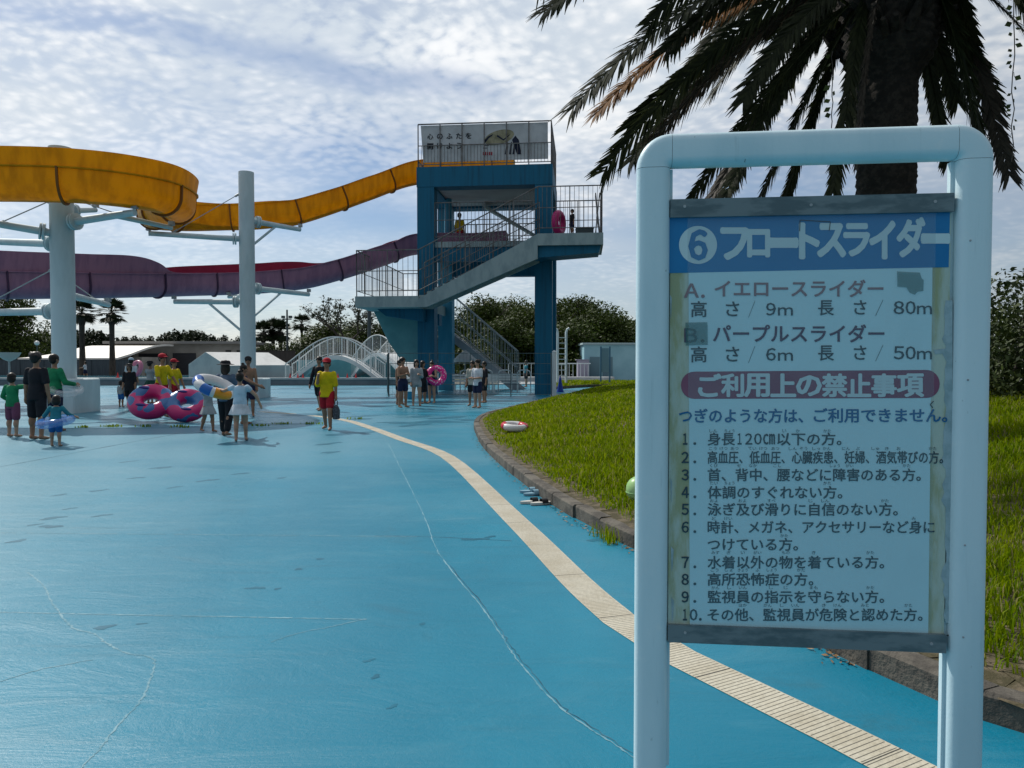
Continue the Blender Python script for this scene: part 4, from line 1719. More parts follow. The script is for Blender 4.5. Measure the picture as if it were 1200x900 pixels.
def footbridge(label, c, yaw, L, rise, w, h):
    th = thing("footbridge", label, "bridge", c, yaw)
    n = 28
    arc = [(-L / 2 + L * i / n, rise * math.sin(PI * i / n) ** 1.15) for i in range(n + 1)]
    b = MB()
    rs = []
    for x, z in arc:
        rs.append([Vector((x, -w / 2, z - .32)), Vector((x, w / 2, z - .32)), Vector((x, w / 2, z)), Vector((x, -w / 2, z))])
    b.rings(rs)
    b.build("deck", M_bridge, th, world=False)
    for s_ in (-1, 1):
        y = s_ * (w / 2 - 0.04)
        b = MB()
        b.tube([(x, y, z + h) for x, z in arc], 0.045, 6)
        rl = b.build("railing", M_bridge, th, world=False)
        b = MB()
        for i, (x, z) in enumerate(arc):
            if i % 4 == 0:
                b.tube([(x, y, z), (x, y, z + h)], 0.035, 6)
        b.tube([(x, y, z + .12) for x, z in arc], 0.025, 5)
        me = b.mesh("frame")
        me.materials.append(M_bridge)
        link("frame", me, rl)
        b = MB()
        for i in range(n * 2):
            x = -L / 2 + L * (i + .5) / (2 * n)
            z = rise * math.sin(PI * (x + L / 2) / L) ** 1.15
            b.tube([(x, y, z + .12), (x, y, z + h)], 0.011, 4, cap=False)
        me = b.mesh("grille")
        me.materials.append(M_bridge)
        link("grille", me, rl)
    return th


footbridge("white arched footbridge with picket railings, whole arch in view beyond the lifeguard", (X(394, 54), 54.5, 0.1), R(-7), 7.6, 2.0, 1.3, 1.35)
footbridge("white arched footbridge partly hidden by the tower's sloping teal wall", (X(452, 62), 63, 0.3), R(-50), 9.5, 2.1, 2.2, 1.5)
# teal pool wall seen under the arch
b = MB()
b.box((X(420, 66), 66, 0.9), (11, 0.4, 1.8))
o = b.build("pool_wall", M_teal, None, loc=(X(420, 66), 66, 0), smooth=False)
tag(o, "teal wall showing under the arch of the white footbridge", "wall")

# traffic cones
def cone(label, x, y, z, h, m, group=None):
    th = thing("traffic_cone", label, "traffic cone", (x, y, z), 0, group)
    b = MB()
    b.tube([(0, 0, 0.03), (0, 0, h * .93), (0, 0, h)], [h * 0.21, h * 0.05, h * 0.035], 14)
    b.build("body", m, th, world=False)
    b = MB()
    b.box((0, 0, 0.017), (h * .52, h * .52, 0.034))
    b.build("base", m, th, world=False)


cone("tall blue cone standing where the lawn meets the gate post", X(656.5, 38.5), 38.5, 0, 0.84, mat("blue_plastic", (0.01, 0.05, 0.30), 0.5))
for px in (340, 349, 355, 396, 407, 417):
    cone("small red cone standing on the pool edge below the arched footbridge", X(px, 50.2), 50.2, 0.522, 0.30, M_red, "red cones along the pool edge")
cone("small red cone alone before the dark board fence", X(138, 50.2), 50.2, 0.522, 0.36, M_red)

# blue building, lilac box, white fence, ladder, blue sign frame
Yl = 63.5
th = thing("changing_hut", "light blue flat hut at the edge of the wood", "building", (X(715, Yl), Yl + 3, 0))
b = MB()
b.box((X(722, Yl), Yl + 3, Zp(404, Yl) / 2), (X(762, Yl) - X(687, Yl), 6, Zp(404, Yl)))
b.build("wall", M_lblue, th, smooth=False)
b = MB()
b.box((X(722, Yl), Yl + 3, Zp(403, Yl) + .02), (X(762, Yl) - X(687, Yl) + .3, 6.3, 0.16))
b.build("roof", mat("hut_roof", (0.34, 0.44, 0.46), 0.7), th, smooth=False)
for px in (697, 712):
    b = MB()
    b.box((X(px, Yl), Yl - .02, 1.0 + .1), (0.85, 0.06, 1.9))
    b.build("door", mat("hut_door", (0.13, 0.22, 0.26), 0.6), th, smooth=False)
th = thing("storage_box", "lilac block against the light blue hut", "storage box", (X(684, 62.5), 63.2, 0))
b = MB()
b.box((X(684, 62.5), 63.2, Zp(422, 62.5) / 2), (X(689.5, 62.5) - X(676.5, 62.5), 1.2, Zp(422, 62.5)))
b.build("body", M_lilac, th, smooth=False)
b = MB()
b.box((X(683, 62.5), 63.2, Zp(422, 62.5) + .03), (X(690, 62.5) - X(676, 62.5) + .06, 1.3, 0.07))
b.build("lid", M_lilac, th, smooth=False)
Yf = 62
th = thing("handrail", "white picket rail between the ladder and the lilac block", "handrail", (X(640, Yf), Yf, 0))
b = MB()
b.tube([(X(596, Yf), Yf, Zp(426, Yf)), (X(692, Yf), Yf, Zp(426, Yf))], 0.05, 6)
b.build("rail", M_white, th)
b = MB()
k = int((X(692, Yf) - X(596, Yf)) / 0.32)
for i in range(k + 1):
    x = X(596, Yf) + i * 0.32
    b.tube([(x, Yf, 0.1), (x, Yf, Zp(426, Yf))], 0.022, 4)
b.build("grille", M_white, th)
b = MB()
b.box((X(650, Yf), Yf - 1, 0.12), (9.5, 2.4, 0.5))
o = b.build("pool_edge", M_cope, None, loc=(X(650, Yf), Yf, 0), smooth=False)
tag(o, "pale concrete pool edge past the far strip of lawn", "pool edge")
Yd = 49
th = thing("pool_ladder", "tall white ladder with curved tops standing before the wood", "ladder", (X(658, Yd), Yd, 0))
for px in (653.5, 663.5):
    b = MB()
    x = X(px, Yd)
    s_ = -1 if px < 658 else 1
    b.tube([(x, Yd, 0.1), (x, Yd, Zp(390, Yd)), (x + s_ * .06, Yd, Zp(386, Yd)), (x + s_ * 0.2, Yd, Zp(384.5, Yd))], 0.075, 8)
    b.tube([(x + .02, Yd + 1.0, 0.1), (x + .02, Yd + 1.0, Zp(388, Yd)), (x, Yd, Zp(387, Yd))], 0.04, 8)
    b.build("rail", M_white, th)
for i in range(8):
    b = MB()
    z = Zp(440, Yd) + i * 0.36
    b.tube([(X(653.5, Yd), Yd, z), (X(663.5, Yd), Yd, z)], 0.028, 6)
    b.build("rung", M_white, th)
Ys = 50
th = thing("sign_frame", "small blue framed notice on two posts in the far lawn", "sign", (X(709, Ys), Ys, 0))
M_signblue = mat("sign_frame_blue", (0.06, 0.16, 0.24), 0.6)
for px in (704, 714.5):
    b = MB()
    b.box((X(px, Ys), Ys, Zp(406, Ys) / 2), (0.10, 0.10, Zp(406, Ys)))
    b.build("post", M_signblue, th, smooth=False)
b = MB()
b.box((X(709.2, Ys), Ys, (Zp(408, Ys) + Zp(436, Ys)) / 2), (X(713.5, Ys) - X(705, Ys) - .02, 0.05, Zp(408, Ys) - Zp(436, Ys)))
b.build("board", mat("sign_board_back", (0.16, 0.28, 0.33), 0.7), th, smooth=False)

# poles and lamps
Yp = 86
th = thing("light_pole", "tall thin dark lamp pole above the bushes beside the footbridge", "lamp pole", (X(337, Yp), Yp, 0))
b = MB()
b.tube([(X(337, Yp), Yp, 0), (X(337, Yp), Yp, Zp(363, Yp))], [0.16, 0.10], 8)
b.build("pole", M_green_metal, th)
b = MB()
b.box((X(337, Yp), Yp, Zp(374, Yp)), (1.0, 0.25, 0.12))
b.build("crossarm", M_green_metal, th)
for s_ in (-1, 1):
    b = MB()
    b.box((X(337, Yp) + s_ * 0.42, Yp - .1, Zp(373, Yp) + .15), (0.35, 0.4, 0.28))
    b.build("floodlight", M_green_metal, th)
th = thing("light_pole", "dark pole rising behind the tower's lower landing", "lamp pole", (X(433, 78), 78, 0))
b = MB()
b.tube([(X(433, 78), 78, 0), (X(433, 78), 78, Zp(352, 78))], 0.2, 8)
b.build("pole", M_green_metal, th)
b = MB()
b.box((X(433, 78), 78, Zp(352, 78)), (0.8, .3, .2))
b.build("lamp_head", M_green_metal, th)
th = thing("globe_lamp", "white globe lamp above the curved white roof", "lamp", (X(44, 70), 70, 0))
b = MB()
b.tube([(X(44, 70), 70, 0), (X(44, 70), 70, Zp(404.5, 70))], 0.05, 8)
b.build("pole", M_green_metal, th)
b = MB()
b.ell((X(44, 70), 70, Zp(402, 70)), 0.22, 14, 10)
b.build("globe", mat("globe_white", (0.75, 0.74, 0.72), 0.4), th)
# bowl shaped umbrella
Yu = 27
th = thing("shower_bowl", "pale upturned bowl on a thin pole above the child in green", "fountain bowl", (X(11, Yu), Yu, 0))
b = MB()
b.tube([(X(11, Yu), Yu, 0), (X(11, Yu), Yu, Zp(423, Yu))], 0.035, 8)
b.build("pole", M_galv, th)
b = MB()
c = Vector((X(11, Yu), Yu, 0))
zc0, zc1 = Zp(423.5, Yu), Zp(413, Yu)
rr = []
for r_, t in ((0.04, 0), (0.20, .25), (0.32, .6), (0.385, 1.0), (0.36, 1.0), (0.29, .65), (0.17, .34), (0.02, .15)):
    rr.append([c + Vector((r_ * math.cos(2 * PI * i / 20), r_ * math.sin(2 * PI * i / 20), zc0 + (zc1 - zc0) * t)) for i in range(20)])
b.rings(rr)
b.build("bowl", mat("bowl_pale", (0.42, 0.45, 0.45), 0.4, trans=0.3), th)


# ================================================================== TREES
def leaf_mat(name, c1, c2, tr=0.25, nscale=0.5):
    m = bpy.data.materials.new(name)
    m.use_nodes = True
    g = NT(m.node_tree)
    p = m.node_tree.nodes["Principled BSDF"]
    geo = g.n("ShaderNodeNewGeometry")
    tc = g.n("ShaderNodeTexCoord")
    f = g.math("ADD", g.math("MULTIPLY", geo.outputs["Random Per Island"], 0.5), g.math("MULTIPLY", g.noise(tc.outputs["Object"], nscale, 3), 0.6))
    c = g.mix(g.ramp(f, 0.25, 0.85), c1, c2)
    g.l(c, p.inputs["Base Color"])
    p.inputs["Roughness"].default_value = 0.6
    p.inputs["Specular IOR Level"].default_value = 0.2
    t = g.n("ShaderNodeBsdfTranslucent")
    g.l(c, t.inputs[0])
    mx = g.n("ShaderNodeMixShader")
    mx.inputs[0].default_value = tr
    g.l(p.outputs[0], mx.inputs[1])
    g.l(t.outputs[0], mx.inputs[2])
    g.l(mx.outputs[0], m.node_tree.nodes["Material Output"].inputs[0])
    return m


M_leaf = leaf_mat("wood_foliage", (0.018, 0.034, 0.003), (0.052, 0.078, 0.007), 0.18, 0.7)
M_pineleaf = leaf_mat("pine_foliage", (0.012, 0.022, 0.010), (0.030, 0.044, 0.016), 0.10)
M_bushleaf = leaf_mat("bush_foliage", (0.016, 0.030, 0.008), (0.048, 0.068, 0.014), 0.15)
M_bark = mat("bark", (0.06, 0.05, 0.042), 0.9, (0.03, 0.025, 0.022), 6.0, stretch=(1, 1, 0.3))


def crown_mesh(name, lobes, n, size, m, seed, up_bias=0.4, shell=0.55):
    r_ = np.random.default_rng(seed)
    vol = np.array([l[1][0] * l[1][1] * l[1][2] for l in lobes]) ** 0.67
    pick = r_.choice(len(lobes), n, p=vol / vol.sum())
    d = r_.normal(size=(n, 3))
    d /= np.linalg.norm(d, axis=1)[:, None]
    rad = shell + (1 - shell) * r_.uniform(0, 1, n) ** 0.6
    C = np.array([l[0] for l in lobes])[pick]
    A = np.array([l[1] for l in lobes])[pick]
    bump = 1 + 0.16 * np.sin(d[:, 0] * 7 + pick) * np.sin(d[:, 1] * 6 + pick * 2) * np.sin(d[:, 2] * 5)
    P_ = C + d * A * (rad * bump)[:, None]
    nrm = d * 0.7 + r_.normal(size=(n, 3)) * 0.6
    nrm[:, 2] += up_bias
    nrm /= np.linalg.norm(nrm, axis=1)[:, None]
    a = np.cross(nrm, r_.normal(size=(n, 3)))
    a /= np.linalg.norm(a, axis=1)[:, None]
    bb = np.cross(nrm, a)
    s_ = size * r_.uniform(0.5, 1.3, n)
    a, bb = a * s_[:, None], bb * (s_ * r_.uniform(0.4, 0.8, n))[:, None]
    V = np.stack([P_ - a, P_ - bb * .9 + a * .1, P_ + a, P_ + bb + a * .1], 1).reshape(-1, 3)
    Q = np.arange(n * 4).reshape(-1, 4)
    return np_mesh(name, V, Q, m)


def lobes_broad(seed, w, h, base, k=16):
    r_ = random.Random(seed)
    out = []
    for i in range(k):
        a = r_.uniform(0, 2 * PI)
        q = r_.uniform(0, 1) ** 0.6
        t = r_.uniform(0, 1)
        prof = math.sin(PI * (0.18 + 0.78 * t)) ** 0.7
        s = r_.uniform(0.16, 0.30) * w
        out.append(((math.cos(a) * q * w * 0.40 * prof, math.sin(a) * q * w * 0.40 * prof, base + (h - base) * (0.10 + 0.78 * t)), (s, s, s * r_.uniform(0.6, 0.9))))
    return out


def trunk_mesh(name, h, r, seed, limbs=6, spread=0.3):
    r_ = random.Random(seed)
    b = MB()
    lean = Vector((r_.uniform(-.06, .06), r_.uniform(-.06, .06), 0)) * h
    pts = [Vector((0, 0, -0.05)), Vector((0, 0, h * .15)) + lean * .1, Vector((0, 0, h * .5)) + lean * .5, Vector((0, 0, h * 0.85)) + lean]
    b.tube(pts, [r * 1.3, r, r * .7, r * .25], 10)
    for i in range(limbs):
        t = r_.uniform(0.3, 0.75)
        s_ = Vector((0, 0, h * t)) + lean * t
        a = r_.uniform(0, 2 * PI)
        e = s_ + Vector((math.cos(a), math.sin(a), r_.uniform(.5, 1.0))) * h * spread
        mid_ = s_.lerp(e, .5) + Vector((0, 0, -h * .03))
        b.tube([s_, mid_, e], [r * .45, r * .28, r * .08], 7)
    me = b.mesh(name)
    me.materials.append(M_bark)
    return me


tree_protos = []
for k in range(4):
    cm = crown_mesh("crown", lobes_broad(10 + k, 1.0, 1.0, 0.10, 26), 11000, 0.020, M_leaf, 30 + k, 0.45)
    tm = trunk_mesh("trunk", 1.0, 0.035, 50 + k)
    tree_protos.append((cm, tm))


def tree(name, label, x, y, w, h, k, rz, group, protos=tree_protos, cat="tree", z=0):
    th = thing(name, label, cat, (x, y, z), rz, group)
    cm, tm = protos[k]
    o = link("crown", cm, th)
    o.scale = (w, w, h)
    o = link("trunk", tm, th)
    o.scale = (h, h, h)
    return th


# the wood behind the tower: crown tops measured in the photo
wood = [(556, 352, 88), (584, 351, 90), (611, 352, 87), (640, 349, 88), (664, 347, 90), (690, 352, 86), (716, 362, 88), (738, 370, 85), (548, 350, 80), (572, 347, 76), (597, 349, 82), (622, 352, 77), (652, 341, 74), (678, 346, 79), (703, 356, 75), (728, 367, 80), (752, 372, 77), (780, 368, 84), (815, 362, 80), (860, 366, 86), (905, 360, 80), (955, 366, 84), (1010, 362, 78), (1070, 366, 82), (530, 366, 84), (585, 372, 70), (665, 374, 69), (636, 380, 71)]
for i, (px, py, Y) in enumerate(wood):
    h = Zp(py, Y) * 0.93
    w = random.uniform(6.8, 8.6)
    tree("broadleaf_tree", "dark green broadleaf tree in the dense wood behind the tower", X(px, Y), Y, w, h, i % 4, random.uniform(0, 6), "trees of the wood behind the tower")
# understorey of the wood
um = crown_mesh("undergrowth", [((X(px, 70) + random.uniform(-1, 1), 72 + random.uniform(-1, 5), random.uniform(.8, 2.6)), (2.2, 1.6, random.uniform(1.2, 2.6))) for px in range(532, 1100, 12)], 26000, 0.20, M_leaf, 5)
o = link("undergrowth", um)
tag(o, kind="stuff")

# pine belt along the left horizon
pine_protos = []
for k in range(3):
    r_ = random.Random(70 + k)
    lob = []
    for j in range(13):
        t = (j + .5) / 13
        a = r_.uniform(0, 6.28)
        q = 0.26 * (1 - t) ** 0.6 * r_.uniform(0.5, 1.1)
        lob.append(((math.cos(a) * q, math.sin(a) * q, 0.30 + 0.66 * t), (0.20 * (1.1 - t * .65), 0.20 * (1.1 - t * .65), 0.085)))
    pine_protos.append((crown_mesh("crown", lob, 1700, 0.035, M_pineleaf, 80 + k, 0.8), trunk_mesh("trunk", 1.0, 0.022, 90 + k, 4, 0.16)))
px = -60
i = 0
while px < 300:
    Y = random.uniform(112, 128)
    py = 392 + 4 * math.sin(px * 0.05) + random.uniform(-3, 3) - (4 if px < 60 else 0)
    h = Zp(py, Y)
    tree("pine_tree", "dark pine in the belt of trees along the horizon", X(px, Y), Y, h * 0.95, h, i % 3, random.uniform(0, 6), "pines along the horizon", pine_protos)
    px += random.uniform(5.5, 8.5)
    i += 1
hm = crown_mesh("treeline", [((X(q, 132), 132 + random.uniform(0, 6), 1.8), (3.2, 2.5, 2.6 + random.uniform(-.4, .6))) for q in range(-80, 420, 12)], 9000, 0.35, M_pineleaf, 15)
o = link("treeline", hm)
tag(o, kind="stuff")
# large dark tree at the picture's edge
tree("broadleaf_tree", "big dark round tree beyond the board fence, beside the globe lamp", X(2, 88), 90, 8.4, Zp(347, 88), 1, 0.4, None)
# bushes and trees about the footbridge
tree("broadleaf_tree", "broad dark tree rising just behind the white footbridge", X(392, 92), 92, 10, Zp(376, 92), 2, 1.0, None)
tree("broadleaf_tree", "dark tree filling the gap between the footbridge and teal wall", X(436, 86), 86, 8, Zp(378, 86), 3, 2.0, None)
tree("broadleaf_tree", "low rounded tree between the lamp pole and the footbridge", X(366, 100), 100, 8.0, Zp(394, 100), 0, 3.0, None)
for k, (px, py, w) in enumerate(((306, 404, 3.4), (318, 402, 4.0), (331, 403, 3.8), (345, 405, 4.0), (357, 407, 3.6))):
    bm_ = crown_mesh("shrub", lobes_broad(200 + k, w, Zp(py, 90), 0.2, 14), 1500, 0.16, M_bushleaf, 210 + k)
    o = link("shrub", bm_, None, (X(px, 90), 90, 0))
    tag(o, "bushy green shrub in the row above the brown board fence", "shrub", "shrubs above the brown fence")

# bare-topped tree
def sparse_tree(label, x, y, h, seed):
    th = thing("sparse_tree", label, "tree", (x, y, 0))
    r_ = random.Random(seed)
    b = MB()
    tips = []

    def grow(p, d, l, r, depth):
        e = p + d * l
        m_ = p.lerp(e, .5) + Vector((r_.uniform(-.06, .06), r_.uniform(-.06, .06), 0)) * l
        b.tube([p, m_, e], [r, r * .8, r * .6], 6 if depth < 3 else 4)
        if depth >= 5 or l < .25:
            tips.append(e)
            return
        for _ in range(3 if depth < 4 else 2):
            nd = (d + Vector((r_.uniform(-.9, .9), r_.uniform(-.9, .9), r_.uniform(-.15, .45)))).normalized()
            grow(e, nd, l * r_.uniform(.58, .8), r * .58, depth + 1)
            if depth >= 2:
                tips.append(e)

    grow(Vector((0, 0, 0)), Vector((0.05, 0, 1)), h * .36, h * .028, 0)
    zmax = max(p.z for p in tips)
    k = h / zmax
    b.v = [(p[0] * k * 1.1, p[1] * k * 1.1, p[2] * k) for p in b.v]
    b.build("trunk", M_bark, th, world=False)
    lob = [((t.x * k * 1.1, t.y * k * 1.1, t.z * k), (.28, .28, .13)) for t in tips]
    link("crown", crown_mesh("crown", lob, 1500, 0.13, M_pineleaf, seed, 0.8, 0.2), th)


sparse_tree("thin see-through tree with bare spreading branches beside the tower", X(404, 82), 82, Zp(349, 82), 4)
sparse_tree("smaller half-bare tree close to the tower's lower landing", X(424, 84), 84, Zp(364, 84), 9)


# fan palms
def fan_palm(label, px, py_top, Y, trunk_r=0.28, k=0, crown=1.25):
    x = X(px, Y)
    h = Zp(py_top, Y) - crown * 0.75
    th = thing("fan_palm", label, "palm tree", (x, Y, 0))
    b = MB()
    b.tube([(0, 0, 0), (0, 0, h * .5), (0, 0, h - 1.3), (0, 0, h - .3), (0, 0, h)], [trunk_r, trunk_r * .7, trunk_r * .75, trunk_r * 1.6, trunk_r * 0.8], 9)
    b.build("trunk", M_bark, th, world=False)
    r_ = random.Random(300 + k)
    V, Q, o_ = [], [], 0
    for i in range(64):
        el = r_.uniform(-0.85, 1.45)
        az = r_.uniform(0, 2 * PI)
        d = Vector((math.cos(az) * math.cos(el), math.sin(az) * math.cos(el), math.sin(el)))
        s = Vector((0, 0, h))
        L = crown * r_.uniform(.5, .75)
        hub = s + d * L
        u, v = perp(d)
        for j in range(9):
            a = (j - 4) * 0.26
            dd = (d * math.cos(a) + u * math.sin(a)).normalized()
            tip = hub + dd * crown * r_.uniform(.55, .75) + Vector((0, 0, -0.10 * crown))
            w_ = u.cross(dd).normalized().cross(dd) * 0.07 * crown
            V += [hub - w_ * .3, hub.lerp(tip, .5) - w_, tip, hub.lerp(tip, .5) + w_]
            Q.append((o_, o_ + 1, o_ + 2, o_ + 3))
            o_ += 4
        w_ = u * 0.03
        V += [s - w_, hub - w_, hub + w_, s + w_]
        Q.append((o_, o_ + 1, o_ + 2, o_ + 3))
        o_ += 4
    link("crown", np_mesh("crown", np.array([tuple(p) for p in V]), np.array(Q), M_pineleaf), th)


fan_palm("shaggy fan palm half hidden by the thick white pillar", 97, 355, 74, 0.36, 1, 1.3)
fan_palm("fan palm with full round head between pillar and tan building", 132, 354.5, 74, 0.34, 2, 1.35)
fan_palm("fan palm touching the tall white pillar, lowest of its three", 309, 380, 100, 0.35, 3, 1.5)
fan_palm("middle fan palm of the group of three by the tall white pillar", 320.5, 377, 102, 0.35, 4, 1.5)
fan_palm("fan palm next to the thin lamp pole", 329, 379, 101, 0.35, 5, 1.5)
fan_palm("lone slim fan palm between lamp pole and footbridge", 354, 371.5, 104, 0.22, 6, 1.3)

# hedge beside the lawn
hl = []
r_ = random.Random(11)
for i in range(80):
    x, y = r_.uniform(7.3, 14.5), r_.uniform(10.2, 14.0)
    hl.append(((x, y, r_.uniform(0.9, 2.5)), (0.75, 0.75, 0.6)))
for i in range(16):
    hl.append(((7.15 + r_.uniform(0, .3), r_.uniform(10.2, 13.5), r_.uniform(.8, 2.7)), (0.45, .5, .5)))
hm = crown_mesh("hedge", hl, 60000, 0.042, M_bushleaf, 12, 0.4, 0.7)
hd = thing("hedge", "tall dark clipped hedge past the sign's far post", "hedge", (10, 12, 0.5))
o = link("foliage", hm, hd, (-10, -12, -0.5))
b = MB()
for i in range(9):
    x, y = 7.6 + i * .8, 11.2 + (i % 3) * .8
    b.tube([(x, y, 0.3), (x + .1, y, 1.4), (x + .3, y + .1, 2.5)], [0.06, .045, .015], 6)
b.build("stem", M_bark, hd)


# ================================================================== THE BIG DATE PALM
M_frond = leaf_mat("date_frond", (0.011, 0.016, 0.006), (0.032, 0.038, 0.014), 0.20, 2.0)
M_frond_dry = leaf_mat("dry_frond", (0.030, 0.024, 0.018), (0.065, 0.052, 0.038), 0.15, 2.0)
M_frond_orange = leaf_mat("orange_frond", (0.16, 0.065, 0.015), (0.26, 0.12, 0.03), 0.25, 2.0)
M_ptrunk = mat("palm_trunk", (0.014, 0.012, 0.010), 0.95, (0.034, 0.028, 0.022), 14.0, bump=0.8, bscale=70)

PY = 9.0
pc = at(1038, 225, PY)
palm = thing("date_palm", "huge date palm with drooping fronds hanging over the notice board", "palm tree", (pc.x, PY, lawn_z(pc.x, PY) - 0.05))
base_z = palm.location.z
# trunk with leaf scars
rows, cols = 150, 60
ztop = at(1040, -10, PY).z
V = []
for i in range(rows + 1):
    t = i / rows
    z = base_z + (ztop - base_z) * t
    r0 = 0.338
    if t < 0.08:
        r0 += 0.10 * (1 - t / 0.08)
    zb_ = at(600, 105, PY).z
    r0 += 0.19 * float(sstep(np.array((z - zb_) / 0.55)))       # boss of old leaf bases
    for j in range(cols):
        a = 2 * PI * j / cols
        row = t * 52
        ph = (row + (0.5 if int(j / 4) % 2 else 0)) % 1.0
        u_ = (j % 4) / 4.0
        bump_ = 0.028 * (1 - ph) * (0.6 + 0.4 * math.sin(PI * (u_ + .12)))
        big_ = 1.9 if z > zb_ + .2 else 1.0
        r_ = r0 - 0.02 + bump_ * big_ + random.uniform(-.004, .004)
        V.append((pc.x + r_ * math.cos(a), PY + r_ * math.sin(a), z))
Q = [(i * cols + j, i * cols + (j + 1) % cols, (i + 1) * cols + (j + 1) % cols, (i + 1) * cols + j) for i in range(rows) for j in range(cols)]
tv = np.array(V) - np.array(palm.location)
link("trunk", np_mesh("trunk", tv, np.array(Q), M_ptrunk), palm)
b = MB()
b.ell((pc.x, PY, ztop + 0.05), (0.62, 0.62, 0.75), 20, 12)
for i in range(70):
    a = random.uniform(0, 6.28)
    z = random.uniform(-0.7, 0.35)
    s_ = Vector((pc.x + 0.50 * math.cos(a), PY + 0.50 * math.sin(a), ztop + z))
    e = s_ + Vector((math.cos(a) * .22, math.sin(a) * .22, random.uniform(.05, .3)))
    b.tube([s_, s_.lerp(e, .6), e], [0.075, 0.06, 0.03], 5)
b.build("leaf_base", M_ptrunk, palm)


def frond(tip, ctrl_up, m, seed, start=None, twist=None, leaf=0.48, n=92, hang=0.5, wmul=1.25):
    """one feather leaf: a curved rachis with two ranks of narrow leaflets"""
    r_ = random.Random(seed)
    tip = Vector(tip)
    tw = twist if twist is not None else r_.choice((-1, 1)) * R(r_.uniform(35, 65))
    c0 = Vector((pc.x, PY, ztop + 0.15))
    hv = Vector((tip.x - c0.x, tip.y - c0.y, 0))
    hd_ = hv.normalized() if hv.length > 0.05 else Vector((1, 0, 0))
    s_ = start if start is not None else c0 + hd_ * 0.42 + Vector((0, 0, r_.uniform(-.45, .25)))
    dv = tip - s_
    c1 = s_ + dv * 0.34 + Vector((0, 0, ctrl_up))
    c2 = s_ + dv * 0.74 + Vector((0, 0, ctrl_up * 0.75))
    pts = []
    N = n
    for i in range(N + 1):
        t = i / N
        pts.append(s_ * (1 - t) ** 3 + c1 * 3 * t * (1 - t) ** 2 + c2 * 3 * t * t * (1 - t) + tip * t ** 3)
    L = sum((q - p).length for p, q in zip(pts, pts[1:]))
    V, Qd = [], []

    def quad(a, b_, c, d):
        k = len(V)
        V.extend([a, b_, c, d])
        Qd.append((k, k + 1, k + 2, k + 3))

    for i in range(N):
        t = i / N
        d = (pts[i + 1] - pts[i]).normalized()
        side = d.cross(Vector((0, 0, 1)))
        side = side.normalized() if side.length > .05 else Vector((0, 1, 0))
        nrm = side.cross(d).normalized()
        ct, st_ = math.cos(tw), math.sin(tw)
        side, nrm = side * ct + nrm * st_, nrm * ct - side * st_
        w = 0.026 * (1 - t) + 0.004
        w2 = 0.026 * (1 - (i + 1) / N) + 0.004
        quad(pts[i] - side * w, pts[i] + side * w, pts[i + 1] + side * w2, pts[i + 1] - side * w2)
        quad(pts[i] - nrm * w, pts[i] + nrm * w * .3, pts[i + 1] + nrm * w2 * .3, pts[i + 1] - nrm * w2)
        if t < 0.10:
            continue
        prof = min(1.0, 0.45 + 1.6 * t) * (1.0 if t < .75 else 1.0 - 0.9 * (t - .75))
        for s2 in (-1, 1):
            for q in range(2 if t > .2 else 1):
                p = pts[i].lerp(pts[i + 1], r_.random())
                ll = leaf * (0.35 + 0.65 * prof) * r_.uniform(.7, 1.1)
                fwd = r_.uniform(1.0, 1.6)
                dr_ = (side * s2 * r_.uniform(.6, 1.0) + d * fwd + nrm * r_.uniform(-.15, .35) + Vector((0, 0, -hang * r_.uniform(.3, 1.0)))).normalized()
                e = p + dr_ * ll + Vector((0, 0, -0.10 * ll))
                mid_ = p + dr_ * ll * .5 + Vector((0, 0, 0.02 * ll))
                wv = dr_.cross(nrm)
                wv = wv.normalized() * (0.0125 * wmul * r_.uniform(.7, 1.2))
                quad(p - wv * .5, mid_ - wv, mid_ + wv, p + wv * .5)
                quad(mid_ - wv, e - wv * .12, e + wv * .12, mid_ + wv)
    vv = np.array([tuple(p) for p in V]) - np.array(palm.location)
    link("frond", np_mesh("frond", vv, np.array(Qd), m), palm)


vis = [  # tip (px, py, Y), arch, material, leaf length
    ((638, 14, 8.2), 0.9, M_frond, .55), ((671, 127, 8.0), 0.75, M_frond, .60), ((700, 132, 8.6), 0.6, M_frond_orange, .52), ((735, 150, 9.0), .55, M_frond, .50),
    ((708, 200, 7.9), 0.5, M_frond, .60), ((765, 165, 8.4), .35, M_frond_dry, .52), ((738, 190, 9.6), .45, M_frond, .50),
    ((812, 232, 8.0), 0.25, M_frond, .48), ((832, 236, 9.2), 0.22, M_frond_dry, .42), ((848, 233, 8.4), 0.2, M_frond, .44), ((893, 229, 8.2), 0.12, M_frond, .45),
    ((922, 232, 9.4), 0.10, M_frond, .42), ((976, 226, 8.3), 0.05, M_frond, .42), ((998, 170, 9.4), 0.05, M_frond, .30),
    ((800, 92, 9.8), 0.7, M_frond, .55), ((835, 110, 10.4), .6, M_frond, .55), ((870, 120, 8.4), .4, M_frond, .55), ((900, 130, 10.0), .3, M_frond, .52), ((945, 110, 10.6), .2, M_frond, .5),
    ((1003, 195, 7.9), 0.55, M_frond_dry, .20), ((1098, 140, 9.6), 0.15, M_frond, .44), ((1110, 190, 9.4), 0.1, M_frond, .40), ((1122, 120, 9.7), 0.3, M_frond, .5), ((1150, 170, 8.3), 0.35, M_frond, .52),
    ((1183, 205, 8.6), 0.45, M_frond_dry, .46), ((1165, 120, 9.8), .5, M_frond, .5), ((1260, 130, 9.2), .7, M_frond, .5), ((1235, 60, 8.2), .8, M_frond, .5), ((1300, 20, 10), .9, M_frond, .5),
    ((760, 30, 7.6), .9, M_frond, .55), ((780, 60, 8.4), .8, M_frond, .55), ((1200, 10, 7), .8, M_frond, .5), ((1140, 60, 8.6), .5, M_frond, .5),
]
